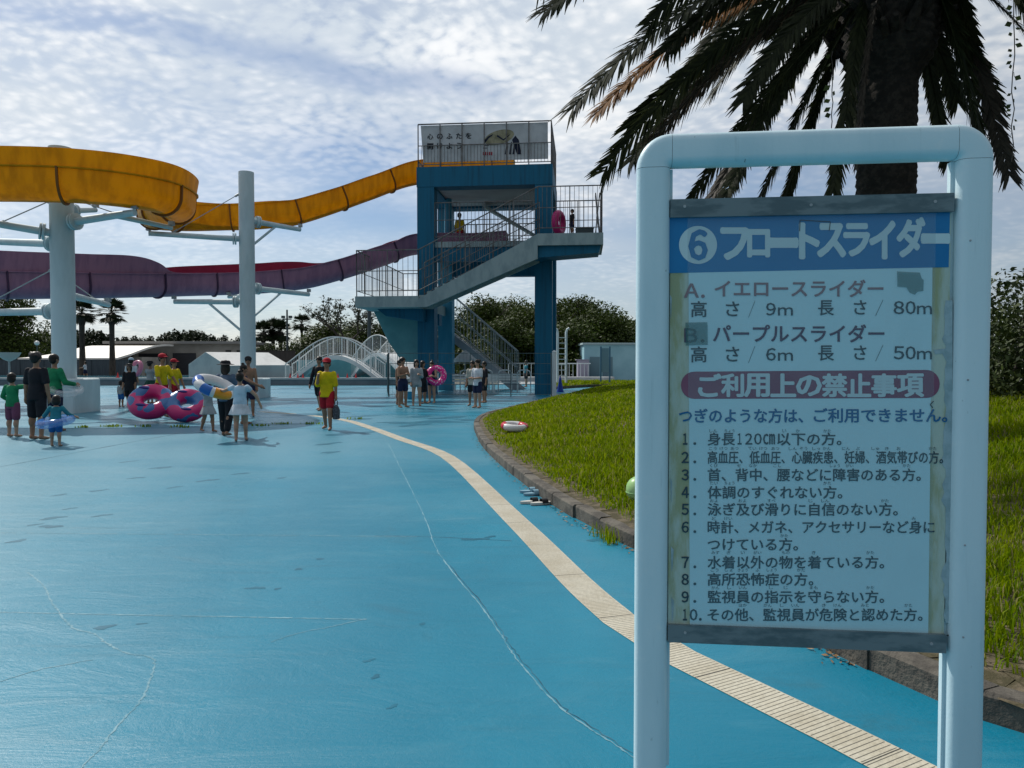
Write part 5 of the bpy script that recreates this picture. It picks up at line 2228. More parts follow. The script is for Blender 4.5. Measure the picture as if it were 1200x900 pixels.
for i, (q, upc, m_, lf) in enumerate(vis):
    frond(at(*q), upc, m_, 400 + i, leaf=lf * 0.58, hang=0.35)
for i in range(26):
    a = 2 * PI * i / 26 + random.uniform(-.1, .1)
    el = random.uniform(0.0, 1.0)
    Rr = 4.2 * math.cos(el * 0.9)
    frond((pc.x + Rr * math.cos(a), PY + Rr * math.sin(a), ztop + 0.2 + 3.4 * math.sin(el * 1.2) + random.uniform(-.8, .3)), 1.6 + el, M_frond, 500 + i, leaf=.5, n=44, hang=.3)

# hanging creepers with round leaves
def creeper(label, px0, py0, px1, py1, Y, seed, n):
    r_ = random.Random(seed)
    a, c = at(px0, py0, Y), at(px1, py1, Y)
    pts = [a.lerp(c, i / 12) + Vector((r_.uniform(-.012, .012), r_.uniform(-.012, .012), 0)) for i in range(13)]
    th = thing("hanging_vine", label, "vine", tuple(a))
    b = MB()
    b.tube(pts, 0.005, 5)
    b.build("stem", M_bark, th)
    b = MB()
    for i in range(n):
        p = a.lerp(c, (i + .5) / n * 0.86)
        az, s2 = r_.uniform(0, 6.28), r_.uniform(.02, .042)
        d = Vector((math.cos(az), math.sin(az) * .5, -0.4)).normalized()
        u_ = Vector((0.3 * r_.uniform(-1, 1), r_.uniform(-.5, .5), 1)).normalized()
        u_ = (u_ - d * u_.dot(d)).normalized()
        q = p + d * .015
        b.add([q, q + d * s2 + u_ * s2 * .8, q + d * s2 * 2.1, q + d * s2 - u_ * s2 * .8], [(0, 1, 2, 3)])
    b.build("foliage", M_bushleaf, th, smooth=False)


creeper("long creeper with round leaves dangling at the palm's outer fronds", 1189, -60, 1186, 190, 7.6, 1, 34)
creeper("thin creeper strand dangling above the sign's top bar", 975, 60, 975, 150, 8.0, 2, 9)
# ================================================================== THE NOTICE BOARD IN FRONT

def frame_mat():
    m = bpy.data.materials.new("sign_frame_paint")
    m.use_nodes = True
    g = NT(m.node_tree)
    p = m.node_tree.nodes["Principled BSDF"]
    tc = g.n("ShaderNodeTexCoord")
    v = tc.outputs["Object"]
    big = g.noise(g.mapping(v, scale=(2.5, 2.5, 0.6)), 1.3, 5, 0.6)
    c = g.mix(g.ramp(big, 0.4, 0.65), (0.56, 0.71, 0.76), (0.46, 0.63, 0.69))
    drip = g.noise(g.mapping(v, scale=(22, 22, 1.2)), 1.6, 5, 0.65)
    c = g.mix(g.ramp(drip, 0.58, 0.78, 0.0, 0.45), c, (0.27, 0.40, 0.43))
    chip = g.noise(g.mapping(v, scale=(1, 1, 0.5)), 34, 3, 0.6)
    patch = g.noise(v, 3.5, 3, 0.5)
    mk = g.math("MULTIPLY", g.ramp(chip, 0.70, 0.73), g.ramp(patch, 0.48, 0.62))
    c = g.mix(g.math("MULTIPLY", mk, 0.8), c, (0.12, 0.15, 0.15))
    fade = g.noise(g.mapping(v, loc=(3, 1, 2)), 9, 6, 0.7)
    c = g.mix(g.ramp(fade, 0.58, 0.72, 0.0, 0.4), c, (0.70, 0.77, 0.78))
    g.l(c, p.inputs["Base Color"])
    g.l(g.ramp(fade, 0.3, 0.7, 0.34, 0.55), p.inputs["Roughness"])
    p.inputs["Specular IOR Level"].default_value = 0.4
    b = g.n("ShaderNodeBump")
    b.inputs["Strength"].default_value = 0.25
    b.inputs["Distance"].default_value = 0.002
    g.l(g.math("SUBTRACT", g.noise(v, 90, 3, 0.6), g.math("MULTIPLY", mk, 1.5)), b.inputs["Height"])
    g.l(b.outputs[0], p.inputs["Normal"])
    return m


M_frame = frame_mat()
M_alu = mat("aluminium_strip", (0.155, 0.20, 0.215), 0.5, (0.085, 0.125, 0.14), 7.0, stretch=(1, 1, 3), lo=0.42, hi=0.6)
M_boardb = mat("aged_board", (0.31, 0.36, 0.22), 0.6, (0.42, 0.52, 0.46), 5.0, stretch=(3, 3, 0.7), lo=0.42, hi=0.60, bump=0.2, bscale=80)
M_paper = mat("faded_print_sheet", (0.50, 0.76, 0.83), 0.5, (0.42, 0.66, 0.73), 2.2, lo=0.5, hi=0.85, detail=8.0, stretch=(1, 1, 0.6), bump=0.15, bscale=14)
M_hdr = mat("header_blue", (0.010, 0.165, 0.385), 0.5, (0.014, 0.19, 0.42), 2.5)
M_hdrt = mat("header_white", (0.50, 0.66, 0.70), 0.5)
M_txt = mat("print_dark", (0.035, 0.070, 0.090), 0.6)
M_txtr = mat("print_faded_red", (0.25, 0.175, 0.195), 0.6)
M_txtp = mat("print_faded_purple", (0.085, 0.060, 0.110), 0.6)
M_txtb = mat("print_blue", (0.010, 0.125, 0.30), 0.6)
M_pill = mat("pill_red", (0.20, 0.070, 0.125), 0.6, (0.24, 0.105, 0.16), 3.0)
M_film = film_mat("clear_cover_film", (0.30, 0.48, 0.56), 0.13, 0.3, 0.03)
M_tape = film_mat("grey_tape_film", (0.06, 0.20, 0.20), 0.55, 0.3, 0.02)

SL, SR = Vector((0.4285, 2.247, 0)), Vector((1.338, 2.15, 0))      # post centres on the ground
SU = (SR - SL).normalized()
SN = Vector((SU.y, -SU.x, 0))                                       # faces the viewer
W_S = (SR - SL).length
PW, PD = 0.098, 0.072
SO = (SL + SR) / 2


def SW(u, n, z):
    p = SO + SU * u + SN * n
    return Vector((p.x, p.y, z))


def S(px, py, n=0.0):
    d = ray(px, py)
    c = Vector((0, 0, CAMZ))
    t = (n - (c - SO).dot(SN)) / d.dot(SN)
    p = c + d * t
    return (p - SO).dot(SU), p.z


sign = thing("notice_board", "tall pale blue framed notice board listing slide rules, standing by the lawn", "sign", tuple(SO))
zTop = S(950, 149, PD / 2)[1]
ub = W_S / 2
RC = PW / 2 + 0.004   # elbow: the inner corner stays square
zc = zTop - PW / 2    # centre line of the top rail


def rrect(center, e1, e2, w, d, rad=0.026, k=5):
    pts = []
    for (sx, sy, a0) in ((1, 1, 0), (-1, 1, 90), (-1, -1, 180), (1, -1, 270)):
        for i in range(k + 1):
            a = R(a0 + 90 * i / k)
            pts.append(center + e1 * (sx * (w / 2 - rad) + rad * math.cos(a)) + e2 * (sy * (d / 2 - rad) + rad * math.sin(a)))
    return pts


UPV = Vector((0, 0, 1))
for s_ in (-1, 1):
    b = MB()
    b.rings([rrect(SW(s_ * ub, 0, z), SU, SN, PW, PD) for z in (-0.25, 0.6, 1.3, zc - RC - 0.0012)])
    po = b.build("post", M_frame, sign, ang=50)
    b = MB()
    rs = []
    for i in range(11):
        a = R(90 * i / 10)
        u = s_ * (ub - RC + RC * math.cos(a))
        z = zc - RC + RC * math.sin(a)
        e1 = SU * (s_ * math.cos(a)) + UPV * math.sin(a)
        rs.append(rrect(SW(u, 0, z), e1, SN * s_, PW * 1.006, PD * 1.006))
    b.rings(rs)
    b.build("elbow", M_frame, sign, ang=50)
    b = MB()   # dark line of the slip joint
    b.rings([rrect(SW(s_ * ub, 0, z), SU, SN, PW * .99, PD * .99) for z in (zc - RC - 0.003, zc - RC + 0.001)])
    b.rings([rrect(SW(s_ * u, 0, zc), UPV, SN, PW * .985, PD * .985) for u in (ub - RC - .001, ub - RC + .003)])
    sub(b, "joint", M_dark, po, sign)
    b = MB()   # channel that holds the panel on the post's inner face
    ui = s_ * (ub - PW / 2 - 0.004)
    b.box(SW(ui, -0.012, (zc - RC + 0.30) / 2), (0.012, 0.020, zc - RC - 0.30), rz=math.atan2(SU.y, SU.x))
    sub(b, "channel", M_frame, po, sign)
b = MB()
b.rings([rrect(SW(u, 0, zc), UPV, SN, PW, PD) for u in (-ub + RC + .0012, 0, ub - RC - .0012)])
b.build("top_rail", M_frame, sign, ang=50)

# panel
NB = 0.012
zpt = S(950, 231.5, NB)[1]
zpb = S(950, 757, NB)[1]
uL, uR = -ub + PW / 2 + 0.003, ub - PW / 2 - 0.012
rz_s = math.atan2(SU.y, SU.x)
b = MB()
b.box(SW((uL + uR) / 2, NB - 0.012, (zpt + zpb) / 2), (uR - uL, 0.020, zpt - zpb), rz=rz_s)
board = b.build("board", M_boardb, sign, smooth=False)
hs = 0.052
for z0, z1 in ((zpt - hs, zpt + 0.002), (zpb - 0.002, zpb + hs * 1.0)):
    b = MB()
    b.box(SW((uL + uR) / 2, NB - 0.006, (z0 + z1) / 2), (uR - uL + .004, 0.034, z1 - z0), rz=rz_s)
    e_ = sub(b, "edge_strip", M_alu, board, sign, smooth=False)
b = MB()      # rivets and screws
for u_, z_ in ((uL + .04, zpt - .02), (uR - .05, zpt - .022), (uL + .05, zpb + .03), (uR - .04, zpb + .025), (0, zpt - .024)):
    b.disc(SW(u_, NB + .011, z_), SN, 0.0045, 0.003, 10)
for z_ in (0.75, 1.02, 1.5, 1.9):
    b.disc(SW(ub - PW * .2, PD / 2 + .0005, z_), SN, 0.003, 0.002, 8)
    b.disc(SW(ub + PW / 2 - .004, 0.012, z_), SN, 0.004, 0.003, 8)
sub(b, "screw", M_galv, board, sign)


def on_board(n0):
    def f(px, py, lift):
        u, z = S(px, py, NB)
        p = SW(u, NB - 0.002 + n0 + lift, z)
        return p
    return f


def bpoly(mb, pts, n0):
    f = on_board(n0)
    mb.add([f(x, y, 0) for x, y in pts], [tuple(range(len(pts)))[::-1]])


# printed sheet (pale) and header; the board's aged strips stay bare at both sides
b = MB()
bpoly(b, [(807, 317), (1093, 312), (1088, 744), (808.5, 737)], 0.0006)
sub(b, "print_sheet", M_paper, board, sign, smooth=False)
b = MB()
bpoly(b, [(783.5, 253.5), (1113.5, 246.5), (1112, 313), (784, 320)], 0.0010)
sub(b, "header_panel", M_hdr, board, sign, smooth=False)
b = MB()      # rounded red banner
pl = []
yA0, yA1, yB0, yB1 = 435.5, 467.5, 433.5, 466.5
for i in range(13):
    a = R(90 + 180 * i / 12)
    pl.append((813.5 + 15.5 * math.cos(a), 451.5 - 16 * math.sin(a)))
for i in range(13):
    a = R(-90 + 180 * i / 12)
    pl.append((1086 + 15.5 * math.cos(a), 450 - 16.5 * math.sin(a)))
bpoly(b, pl[::-1], 0.0010)
sub(b, "banner_panel", M_pill, board, sign, smooth=False)

ob_ = on_board(0.0016)


def lettering(name, m, items, bold):
    b = MB()
    for (t, x0, y0, x1, y1) in items:
        put_text(b, t, x0, y0, x1, y1, ob_, bold, 0.00006)
    return sub(b, "lettering", m, board, sign, smooth=False)


# big title
b = MB()
circ = [(818 + 22.3 * math.cos(2 * PI * i / 40), 287 + 22.3 * math.sin(2 * PI * i / 40)) for i in range(40)]
bpoly(b, circ, 0.0016)
sub(b, "number_disc", M_hdrt, board, sign, smooth=False)
b = MB()
f6 = on_board(0.0021)
put_text(b, "６", 808, 270, 828, 304, f6, 0.040, 0.00006)
sub(b, "lettering", M_hdr, board, sign, smooth=False)
title = "フロートスライダー"
tx = [(846, 876), (877, 901), (902, 934), (938, 959), (959, 990), (990, 1018), (1020, 1048), (1052, 1083), (1081, 1112)]
ty = [(268, 303), (270, 300), (281, 288), (262.5, 302), (263, 300), (263, 299), (260, 302), (256, 300), (276, 283)]
lettering("title", M_hdrt, [(ch, a, c, b2, d) for ch, (a, b2), (c, d) in zip(title, tx, ty)], 0.05)
lettering("a_line", M_txtr, [("Ａ", 802, 332.5, 818.5, 348.5), (".", 822, 345.5, 825.5, 348.8), ("イエロースライダー", 838, 328, 1035, 348)], 0.022)
lettering("b_line", M_txtp, [("Ｂ", 802.5, 385, 817, 401), (".", 821.5, 398, 825, 401.2), ("パープルスライダー", 836, 380.5, 1036, 401)], 0.022)
items, slashes = [], []
for (y0, y1, a, c) in ((353, 371.5, "9m", "80m"), (406, 424.5, "6m", "50m")):
    for t, x0, x1, k0, k1 in (("高", 810, 828, 0, 0), ("さ", 851, 866, 0.5, -1), ("／", 877, 885, -1, 1), (a, 898, 929, 2, -2.0), ("長", 959, 977, -1, -2),
                              ("さ", 1001, 1015, -1, -3), ("／", 1026, 1035, -2, -1), (c, 1047.5, 1092, 0, -3.5)):
        if t[0] in "98650" and t[-1] == "m":
            ws = {"9m": ((0, 11), (14, 31)), "6m": ((0, 11), (14, 31)), "80m": ((0, 12), (14, 25.5), (27.5, 44.5)), "50m": ((0, 12), (14, 25.5), (27.5, 44.5))}[t]
            fwid = {"9": "９", "6": "６", "8": "８", "5": "５", "0": "０", "m": "ｍ"}
            for ch, (q0, q1) in zip(t, ws):
                items.append((fwid[ch], x0 + q0, y0 + k0 + (5.2 if ch == "m" else 0), x0 + q1, y1 + k1))
            continue
        (slashes if t == "／" else items).append((t, x0, y0 + k0, x1, y1 + k1))
lettering("slashes", M_txt, slashes, 0.0)
lettering("sizes", M_txt, items, 0.014)
pc_x = [(819, 845), (846, 871), (873, 901), (904, 932), (934, 962), (964, 992), (994, 1020), (1022, 1050), (1052, 1082)]
lettering("ban", M_hdrt, [(ch, a, 438.5 + (2 if ch == "の" else 0), c, 464.5 - (1 if ch == "の" else 0)) for ch, (a, c) in zip("ご利用上の禁止事項", pc_x)], 0.04)
lettering("lead", M_txtb, [("つぎのような方は、", 796, 479, 941, 495.5), ("ご利用できません。", 954, 478.5, 1110, 495)], 0.024)
rules = [("1.", "身長120㎝以下の方。", 514.5, 986), ("2.", "高血圧、低血圧、心臓疾患、妊婦、酒気帯びの方。", 536, 1105), ("3.", "首、背中、腰などに障害のある方。", 556.5, 1079),
         ("4.", "体調のすぐれない方。", 577, 987), ("5.", "泳ぎ及び滑りに自信のない方。", 597, 1052), ("6.", "時計、メガネ、アクセサリーなど身に", 617.8, 1095),
         ("", "つけている方。", 638, 935), ("7.", "水着以外の物を着ている方。", 659, 1036), ("8.", "高所恐怖症の方。", 679, 953), ("9.", "監視員の指示を守らない方。", 699.5, 1036),
         ("10.", "その他、監視員が危険と認めた方。", 720.5, 1081)]
nums, txt = [], []
for k, (nb, t, y, xe) in enumerate(rules):
    tilt = (y - 425) * 0.00003
    if nb:
        fwd_ = "０１２３４５６７８９"
        if nb == "10.":
            nums.append(("１", 800.5, y - 6.4, 805, y + 6.4))
            nums.append(("０", 808.5, y - 6.4, 817, y + 6.4))
        elif nb == "1.":
            nums.append(("１", 800.5, y - 6.4, 805.5, y + 6.4))
        else:
            nums.append((fwd_[int(nb[0])], 799, y - 6.4, 807, y + 6.4))
        nums.append((".", 819.5 if nb == "10." else 813, y + 4, 822 if nb == "10." else 815.5, y + 6.6))
    # keep the slant of the print: split the line in two runs
    if "120" in t:
        txt += [("身長", 829.5, y - 7.4, 861, y + 7.4), ("１", 864.5, y - 6.5, 869, y + 6.3), ("２", 873.5, y - 6.5, 881.5, y + 6.3), ("０", 884, y - 6.5, 892.5, y + 6.3), ("㎝", 894.5, y - 6, 908, y + 6.3), ("以下の方。", 911, y - 7.4, xe, y + 7.4)]
        continue
    txt.append((t, 829.5, y - 7.4, xe, y + 7.4))
lettering("rule_numbers", M_txt, nums, 0.024)
lettering("rule_text", M_txt, txt, 0.018)
zx = lambda v: 770 + v / 3.3333
z4 = lambda v: 420 + v / 3.3333
z5 = lambda v: 590 + v / 3.3333
ruby = []
for y, lst in ((z4(283), "しん:220 ちょう:283 い:497 か:550 かた:665"), (z4(352), "こう:218 けつ:260 あつ:303 てい:372 けつ:415 あつ:462 しん:530 ぞう:572 しっ:622 かん:663 にん:738 ぷ:784 しゅ:853 き:898 お:944 かた:1077"),
               (z4(419), "くび:222 せ:320 なか:375 こし:470 しょう:695 がい:752 かた:975"), (z4(487), "たい:222 ちょう:283 かた:665"),
               (z4(556), "およ:222 およ:333 すべ:447 じ:600 しん:657 かた:890"), (z5(59), "と:222 けい:278 み:1003"), (z5(126), "かた:497"),
               (z5(192), "みず:228 ぎ:280 い:335 がい:392 もの:503 き:612 かた:833"), (z5(260), "こう:225 しょ:280 きょう:335 ふ:392 しょう:448 かた:562"),
               (z5(329), "かん:228 し:282 いん:335 し:445 じ:503 まも:612 かた:833"), (z5(398), "ほか:335 かん:432 し:488 いん:540 き:652 けん:705 みと:812 かた:982")):
    for it in lst.split():
        t, x = it.split(":")
        x = zx(float(x))
        w = 4.6 * len(t) * (0.85 if len(t) > 2 else 1)
        ruby.append((t, x - w / 2, y - 1.9, x + w / 2, y + 1.9))
lettering("ruby", M_txt, ruby, 0.0)

# cover film over the middle, patches of tape, peeled strip
b = MB()
bpoly(b, [(805.5, 252.5), (1096.5, 247), (1091.5, 744), (807.5, 737.5)], 0.0034)
sub(b, "cover_film", M_film, board, sign, smooth=False)
b = MB()
bpoly(b, [(1051, 318), (1078, 319.5), (1080, 326), (1082.5, 328), (1082, 341), (1075, 342), (1072, 345.5), (1066, 343), (1062, 337), (1051.5, 336)], 0.0029)
bpoly(b, [(803, 378), (829, 377.5), (829.5, 404), (803.5, 405)], 0.0029)
sub(b, "tape_patch", M_tape, board, sign, smooth=False)
M_peel = mat("peeled_paint", (0.34, 0.46, 0.50), 0.7, (0.24, 0.35, 0.38), 20)
b = MB()
xe, y = [], 352.0
pts_l, pts_r = [], []
while y < 738:
    pts_l.append((1112.5 - random.uniform(0, 7) * (1 if random.random() < .5 else .35) - 3, y))
    pts_r.append((1116.5, y))
    y += 9
for (a, c, d, e) in zip(pts_l, pts_l[1:], pts_r[1:], pts_r):
    bpoly(b, [a, e, d, c], 0.0008)
sub(b, "peeled_patch", M_peel, board, sign, smooth=False)
b = MB()
bpoly(b, [(1094, 410), (1111, 408), (1111, 414), (1096, 415)], 0.0009)
sub(b, "peeled_patch", M_peel, board, sign, smooth=False)
b = MB()
bpoly(b, [(1109, 352), (1113, 352), (1113, 400), (1106, 402)], 0.0009)
sub(b, "peeled_patch", M_peel, board, sign, smooth=False)
for x0, y0 in ((785, 345), (785.5, 560), (786, 640), (786.5, 700)):
    w = random.uniform(1.5, 3.5)
    b = MB()
    bpoly(b, [(x0, y0), (x0 + w, y0 + 4), (x0 + w * .7, y0 + 24), (x0 + 1, y0 + 30)], 0.0014)
    sub(b, "peeled_patch", M_peel, board, sign, smooth=False)
b = MB()

def line(mb, pts, w, n0):
    for (x0, y0), (x1, y1) in zip(pts, pts[1:]):
        L = math.hypot(x1 - x0, y1 - y0)
        dx, dy = -(y1 - y0) / L * w / 2, (x1 - x0) / L * w / 2
        bpoly(mb, [(x0 + dx, y0 + dy), (x0 - dx, y0 - dy), (x1 - dx, y1 - dy), (x1 + dx, y1 + dy)], n0)


line(b, [(937, 271), (937.5, 258), (973, 260), (971.5, 270.5)], 0.9, 0.0030)
line(b, [(784, 253.3), (1112, 246.6)], 1.6, 0.0030)
line(b, [(785, 737), (1114, 744.5)], 1.6, 0.0030)
line(b, [(1093, 478), (1090, 474), (1094, 470)], 1.2, 0.0030)
sub(b, "torn_edge", M_dark, board, sign, smooth=False)
# ================================================================== PEOPLE
def remesh(mb, voxel, smooth_it=2, fac=0.5):
    me = bpy.data.meshes.new("tmp")
    me.from_pydata(mb.v, [], mb.f)
    me.update()
    ob = bpy.data.objects.new("tmp", me)
    COL.objects.link(ob)
    m = ob.modifiers.new("r", "REMESH")
    m.mode = "VOXEL"
    m.voxel_size = voxel
    s = ob.modifiers.new("s", "SMOOTH")
    s.factor = fac
    s.iterations = smooth_it
    dg = bpy.context.evaluated_depsgraph_get()
    out = bpy.data.meshes.new_from_object(ob.evaluated_get(dg))
    bpy.data.objects.remove(ob)
    bpy.data.meshes.remove(me)
    out.polygons.foreach_set("use_smooth", [True] * len(out.polygons))
    return out


def limb(mb, pts, rs, n=10):
    """tapered chain with rounded joints"""
    pts = [Vector(p) for p in pts]
    for (p, q, r0, r1) in zip(pts, pts[1:], rs, rs[1:]):
        mb.tube([p, q], [r0, r1], n)
    for p, r in zip(pts, rs):
        mb.ell(p, r * 0.995, n, 8)


def oval(c, rx, ry, n=14):
    return [Vector((c[0] + rx * math.cos(2 * PI * i / n), c[1] + ry * math.sin(2 * PI * i / n), c[2])) for i in range(n)]


SKIN = mat("skin_tan", (0.30, 0.165, 0.105), 0.55, (0.25, 0.13, 0.08), 3.0)
SKIN2 = mat("skin_light", (0.40, 0.245, 0.17), 0.55, (0.35, 0.20, 0.14), 3.0)
HAIR = mat("hair_black", (0.010, 0.008, 0.007), 0.45, (0.018, 0.013, 0.010), 20)
M_eye = mat("eye_dark", (0.012, 0.010, 0.010), 0.2)
M_lip = mat("lip", (0.22, 0.07, 0.06), 0.5)
CL = {}


def cloth(name, c, c2=None):
    if name not in CL:
        CL[name] = mat("cloth_" + name, c, 0.85, c2 or tuple(x * 0.75 for x in c), 5.0, bump=0.9, bscale=11)
    return CL[name]


C_black = cloth("black", (0.012, 0.013, 0.018))
C_navy = cloth("navy", (0.012, 0.018, 0.055))
C_green = cloth("green", (0.012, 0.20, 0.085))
C_white = cloth("white", (0.56, 0.60, 0.65))
C_grey = cloth("grey", (0.30, 0.33, 0.35))
C_yellow = cloth("yellow", (0.60, 0.46, 0.004))
C_red = cloth("red", (0.38, 0.012, 0.025))
C_pink = cloth("pink", (0.16, 0.05, 0.10))
C_blue = cloth("blue", (0.01, 0.11, 0.34))
C_teal = cloth("teal", (0.02, 0.19, 0.24))
C_denim = cloth("denim", (0.085, 0.13, 0.20))
C_pale = cloth("pale_blue", (0.42, 0.55, 0.66))
C_cream = cloth("cream", (0.40, 0.39, 0.34))
C_dkgreen = cloth("dark_green", (0.01, 0.06, 0.045))
C_coral = cloth("coral", (0.50, 0.13, 0.10))

HANDS = {}
DOWN = ((0.16, 0.02, -1), (0.06, 0.14, -1))


def person(label, px, foot, head, Y=None, face=180, skin=SKIN, top=C_white, top_sl=0.55, top_long=0.0, bottom=C_navy, legs_len=0.45, skirt=None, arms=None, legs=None,
           hair="short", hat=None, hat_m=None, lean=0.0, fine=True, H=None, z0=0.0, turn=0.0, bare=False, group=None, hold_z=None):
    """one standing figure. arms / legs: {+1: (upper dir, lower dir)} as (out, forward, up); face: 0 looks at the viewer, 90 to larger px"""
    if Y is None:
        Y = G(px, foot).y
    x = X(px, Y)
    if H is None:
        H = (foot - head) / (foot - 425.0) * CAMZ
    kid = max(0.0, min(1.0, (1.45 - H) / 0.5))
    th = thing("person", label, "person", (x, Y, z0), R(face), group)
    s = H
    hs = s / (7.3 - 2.0 * kid)              # head height
    W = s * (1.0 + 0.10 * kid)
    z_hip, z_sh = s * (0.515 - .03 * kid), s * (0.790 - 0.035 * kid)
    zhd = s - hs * 0.5
    fw = lambda d, sd: Vector((d[0] * sd, -d[1], d[2])).normalized()
    # ---- joints
    base = Vector((0, 0, 0))
    ln = Vector((0, -math.sin(lean), math.cos(lean)))
    tr = lambda z: Vector((0, 0, z_hip)) + ln * (z - z_hip) if z > z_hip else Vector((0, 0, z))
    J = {}
    lg = legs or {1: ((.05, .05, -1), (.02, -.04, -1)), -1: ((.05, -.03, -1), (.02, -.06, -1))}
    low = 0
    for sd in (1, -1):
        hip = Vector((sd * 0.052 * W, 0, z_hip))
        d1, d2 = fw(lg[sd][0], sd), fw(lg[sd][1], sd)
        knee = hip + d1 * (z_hip - s * 0.275)
        ank = knee + d2 * (s * 0.275 - s * 0.045)
        J["hip", sd], J["knee", sd], J["ank", sd] = hip, knee, ank
        low = min(low, ank.z - s * 0.045)
    dz = -min(J["ank", 1].z, J["ank", -1].z) + s * 0.043
    for k in list(J):
        J[k] = J[k] + Vector((0, 0, dz))
    lift = Vector((0, 0, dz))
    ar = arms or {}
    for sd in (1, -1):
        sh = tr(z_sh) + Vector((sd * 0.098 * W, 0, 0)) + lift
        a1, a2 = ar.get(sd, DOWN)
        d1, d2 = fw(a1, sd), fw(a2, sd)
        el = sh + d1 * s * 0.165
        wr = el + d2 * s * 0.14
        J["sh", sd], J["el", sd], J["wr", sd], J["hd", sd] = sh, el, wr, d2
    hc = tr(zhd) + lift
    th_rot = Matrix.Rotation(R(face), 3, "Z")
    HANDS[label[:24]] = {sd: Vector((x, Y, z0)) + th_rot @ (J["wr", sd] + J["hd", sd] * .075 * s) for sd in (1, -1)}
    # ---- body, one skin
    b = MB()
    tor = []
    for z, rx, ry in ((z_hip - .035 * s, .060, .045), (z_hip, .086, .060), (z_hip + .05 * s, .083, .058), (s * .64, .074, .052), (s * .72, .088, .062), (z_sh - .02 * s, .095, .058), (z_sh + .015 * s, .070, .045), (z_sh + .035 * s, .034, .034)):
        c = tr(z) + lift
        tor.append(oval(c, rx * W, ry * W))
    b.rings(tor)
    limb(b, [tr(z_sh) + lift, hc + Vector((0, 0, -hs * .2))], [.031 * W, .029 * W])
    hw = hs * 0.36
    b.ell(hc + Vector((0, 0.02 * hs, hs * .10)), (hw, hs * .42, hs * .40), 16, 12)
    b.ell(hc + Vector((0, -0.06 * hs, -hs * .16)), (hw * .80, hs * .33, hs * .34), 14, 10)      # jaw
    b.ell(hc + Vector((0, -hs * .42, -hs * .06)), (hs * .055, hs * .10, hs * .09), 8, 6)          # nose
    b.ell(hc + Vector((0, -hs * .36, -hs * .26)), (hs * .12, hs * .05, hs * .05), 8, 6)           # mouth
    for sd in (1, -1):
        b.ell(hc + Vector((sd * hw * 1.0, hs * .04, -hs * .03)), (hs * .05, hs * .08, hs * .12), 8, 6)   # ears
        limb(b, [J["sh", sd], J["el", sd], J["wr", sd]], [.030 * W, .025 * W, .018 * W])
        # hand: palm, four curled fingers and a thumb
        d = J["hd", sd]
        u_ = Vector((0, -1, 0)) - d * Vector((0, -1, 0)).dot(d)
        u_ = u_.normalized() if u_.length > .1 else Vector((0, 0, 1))
        nv = d.cross(u_).normalized()
        if nv.x * sd > 0:
            nv = -nv
        wr = J["wr", sd]
        pe = wr + d * .055 * s
        limb(b, [wr, wr + d * .03 * s, pe], [.017 * s, .021 * s, .019 * s])
        b.ell(wr + d * .035 * s, (.016 * s, .024 * s, .028 * s), 8, 6)
        for k in range(4):
            o_ = u_ * (.0165 - k * .011) * s
            l = (.022, .026, .024, .018)[k] * s
            p0 = wr + d * .048 * s + o_
            p1 = p0 + d * l + nv * .004 * s
            p2 = p1 + d * l * .7 + nv * l * .7
            limb(b, [p0, p1, p2], [.0062 * s, .0056 * s, .0048 * s], 6)
        t0 = wr + d * .018 * s + u_ * .014 * s
        t1 = t0 + d * .018 * s + u_ * .016 * s
        limb(b, [t0, t1, t1 + d * .018 * s + nv * .006 * s], [.0075 * s, .0068 * s, .0055 * s], 6)
        # legs
        limb(b, [J["hip", sd], J["knee", sd], J["ank", sd]], [.056 * W, .036 * W, .022 * W], 12)
        kn, an = J["knee", sd], J["ank", sd]
        b.ell(kn.lerp(an, .28) + Vector((0, .012 * s, 0)), (.034 * W, .038 * W, .07 * s), 10, 8)        # calf
        b.ell(an + Vector((0, .014 * s, -.012 * s)), (.022 * s, .026 * s, .026 * s), 8, 6)
        limb(b, [an + Vector((0, 0, -.018 * s)), an + Vector((sd * .008 * s, -.06 * s, -.026 * s)), an + Vector((sd * .012 * s, -.095 * s, -.030 * s))], [.022 * s, .019 * s, .013 * s], 8)
    vox = max(0.0085, s * 0.0058) if fine else s * .010
    me = remesh(b, vox, 1)
    me.materials.append(skin)
    bd = link("body", me, th)
    bd.name = "body"
    for sd in (1, -1):
        e = MB()
        e.ell(hc + Vector((sd * hs * .14, -hs * .365, hs * .02)), hs * .035, 8, 6)
        m_ = e.mesh("eye")
        m_.materials.append(M_eye)
        link("eye", m_, th)
    e = MB()
    e.ell(hc + Vector((0, -hs * .405, -hs * .26)), (hs * .09, hs * .02, hs * .022), 8, 6)
    m_ = e.mesh("mouth")
    m_.materials.append(M_lip)
    link("mouth", m_, th)
    g_ = 0.004 + 0.005 * s
    cv = s * .0095 if fine else s * .013
    # ---- top
    if top is not None:
        b = MB()
        zb_ = z_hip - s * top_long
        rr = []
        for z, rx, ry in ((zb_, .104 + top_long * .10, .080 + top_long * .08), (z_hip + .06 * s, .100, .077), (s * .64, .088, .066), (s * .72, .096, .070), (z_sh - .02 * s, .100, .064), (z_sh + .012 * s, .078, .052), (z_sh + .03 * s, .042, .040)):
            c = tr(z) + lift
            rr.append(oval(c, rx * W * .94 + g_ * .3, ry * W * .94 + g_ * .3, 18))
        b.rings(rr)
        for sd in (1, -1):
            if top_sl <= 0:
                continue
            a, e_, w_ = J["sh", sd], J["el", sd], J["wr", sd]
            k = .032 * W + g_
            if top_sl <= 1:
                limb(b, [a, a.lerp(e_, top_sl)], [k, k * .98])
            else:
                limb(b, [a, e_, e_.lerp(w_, top_sl - 1)], [k, .028 * W + g_, .022 * W + g_])
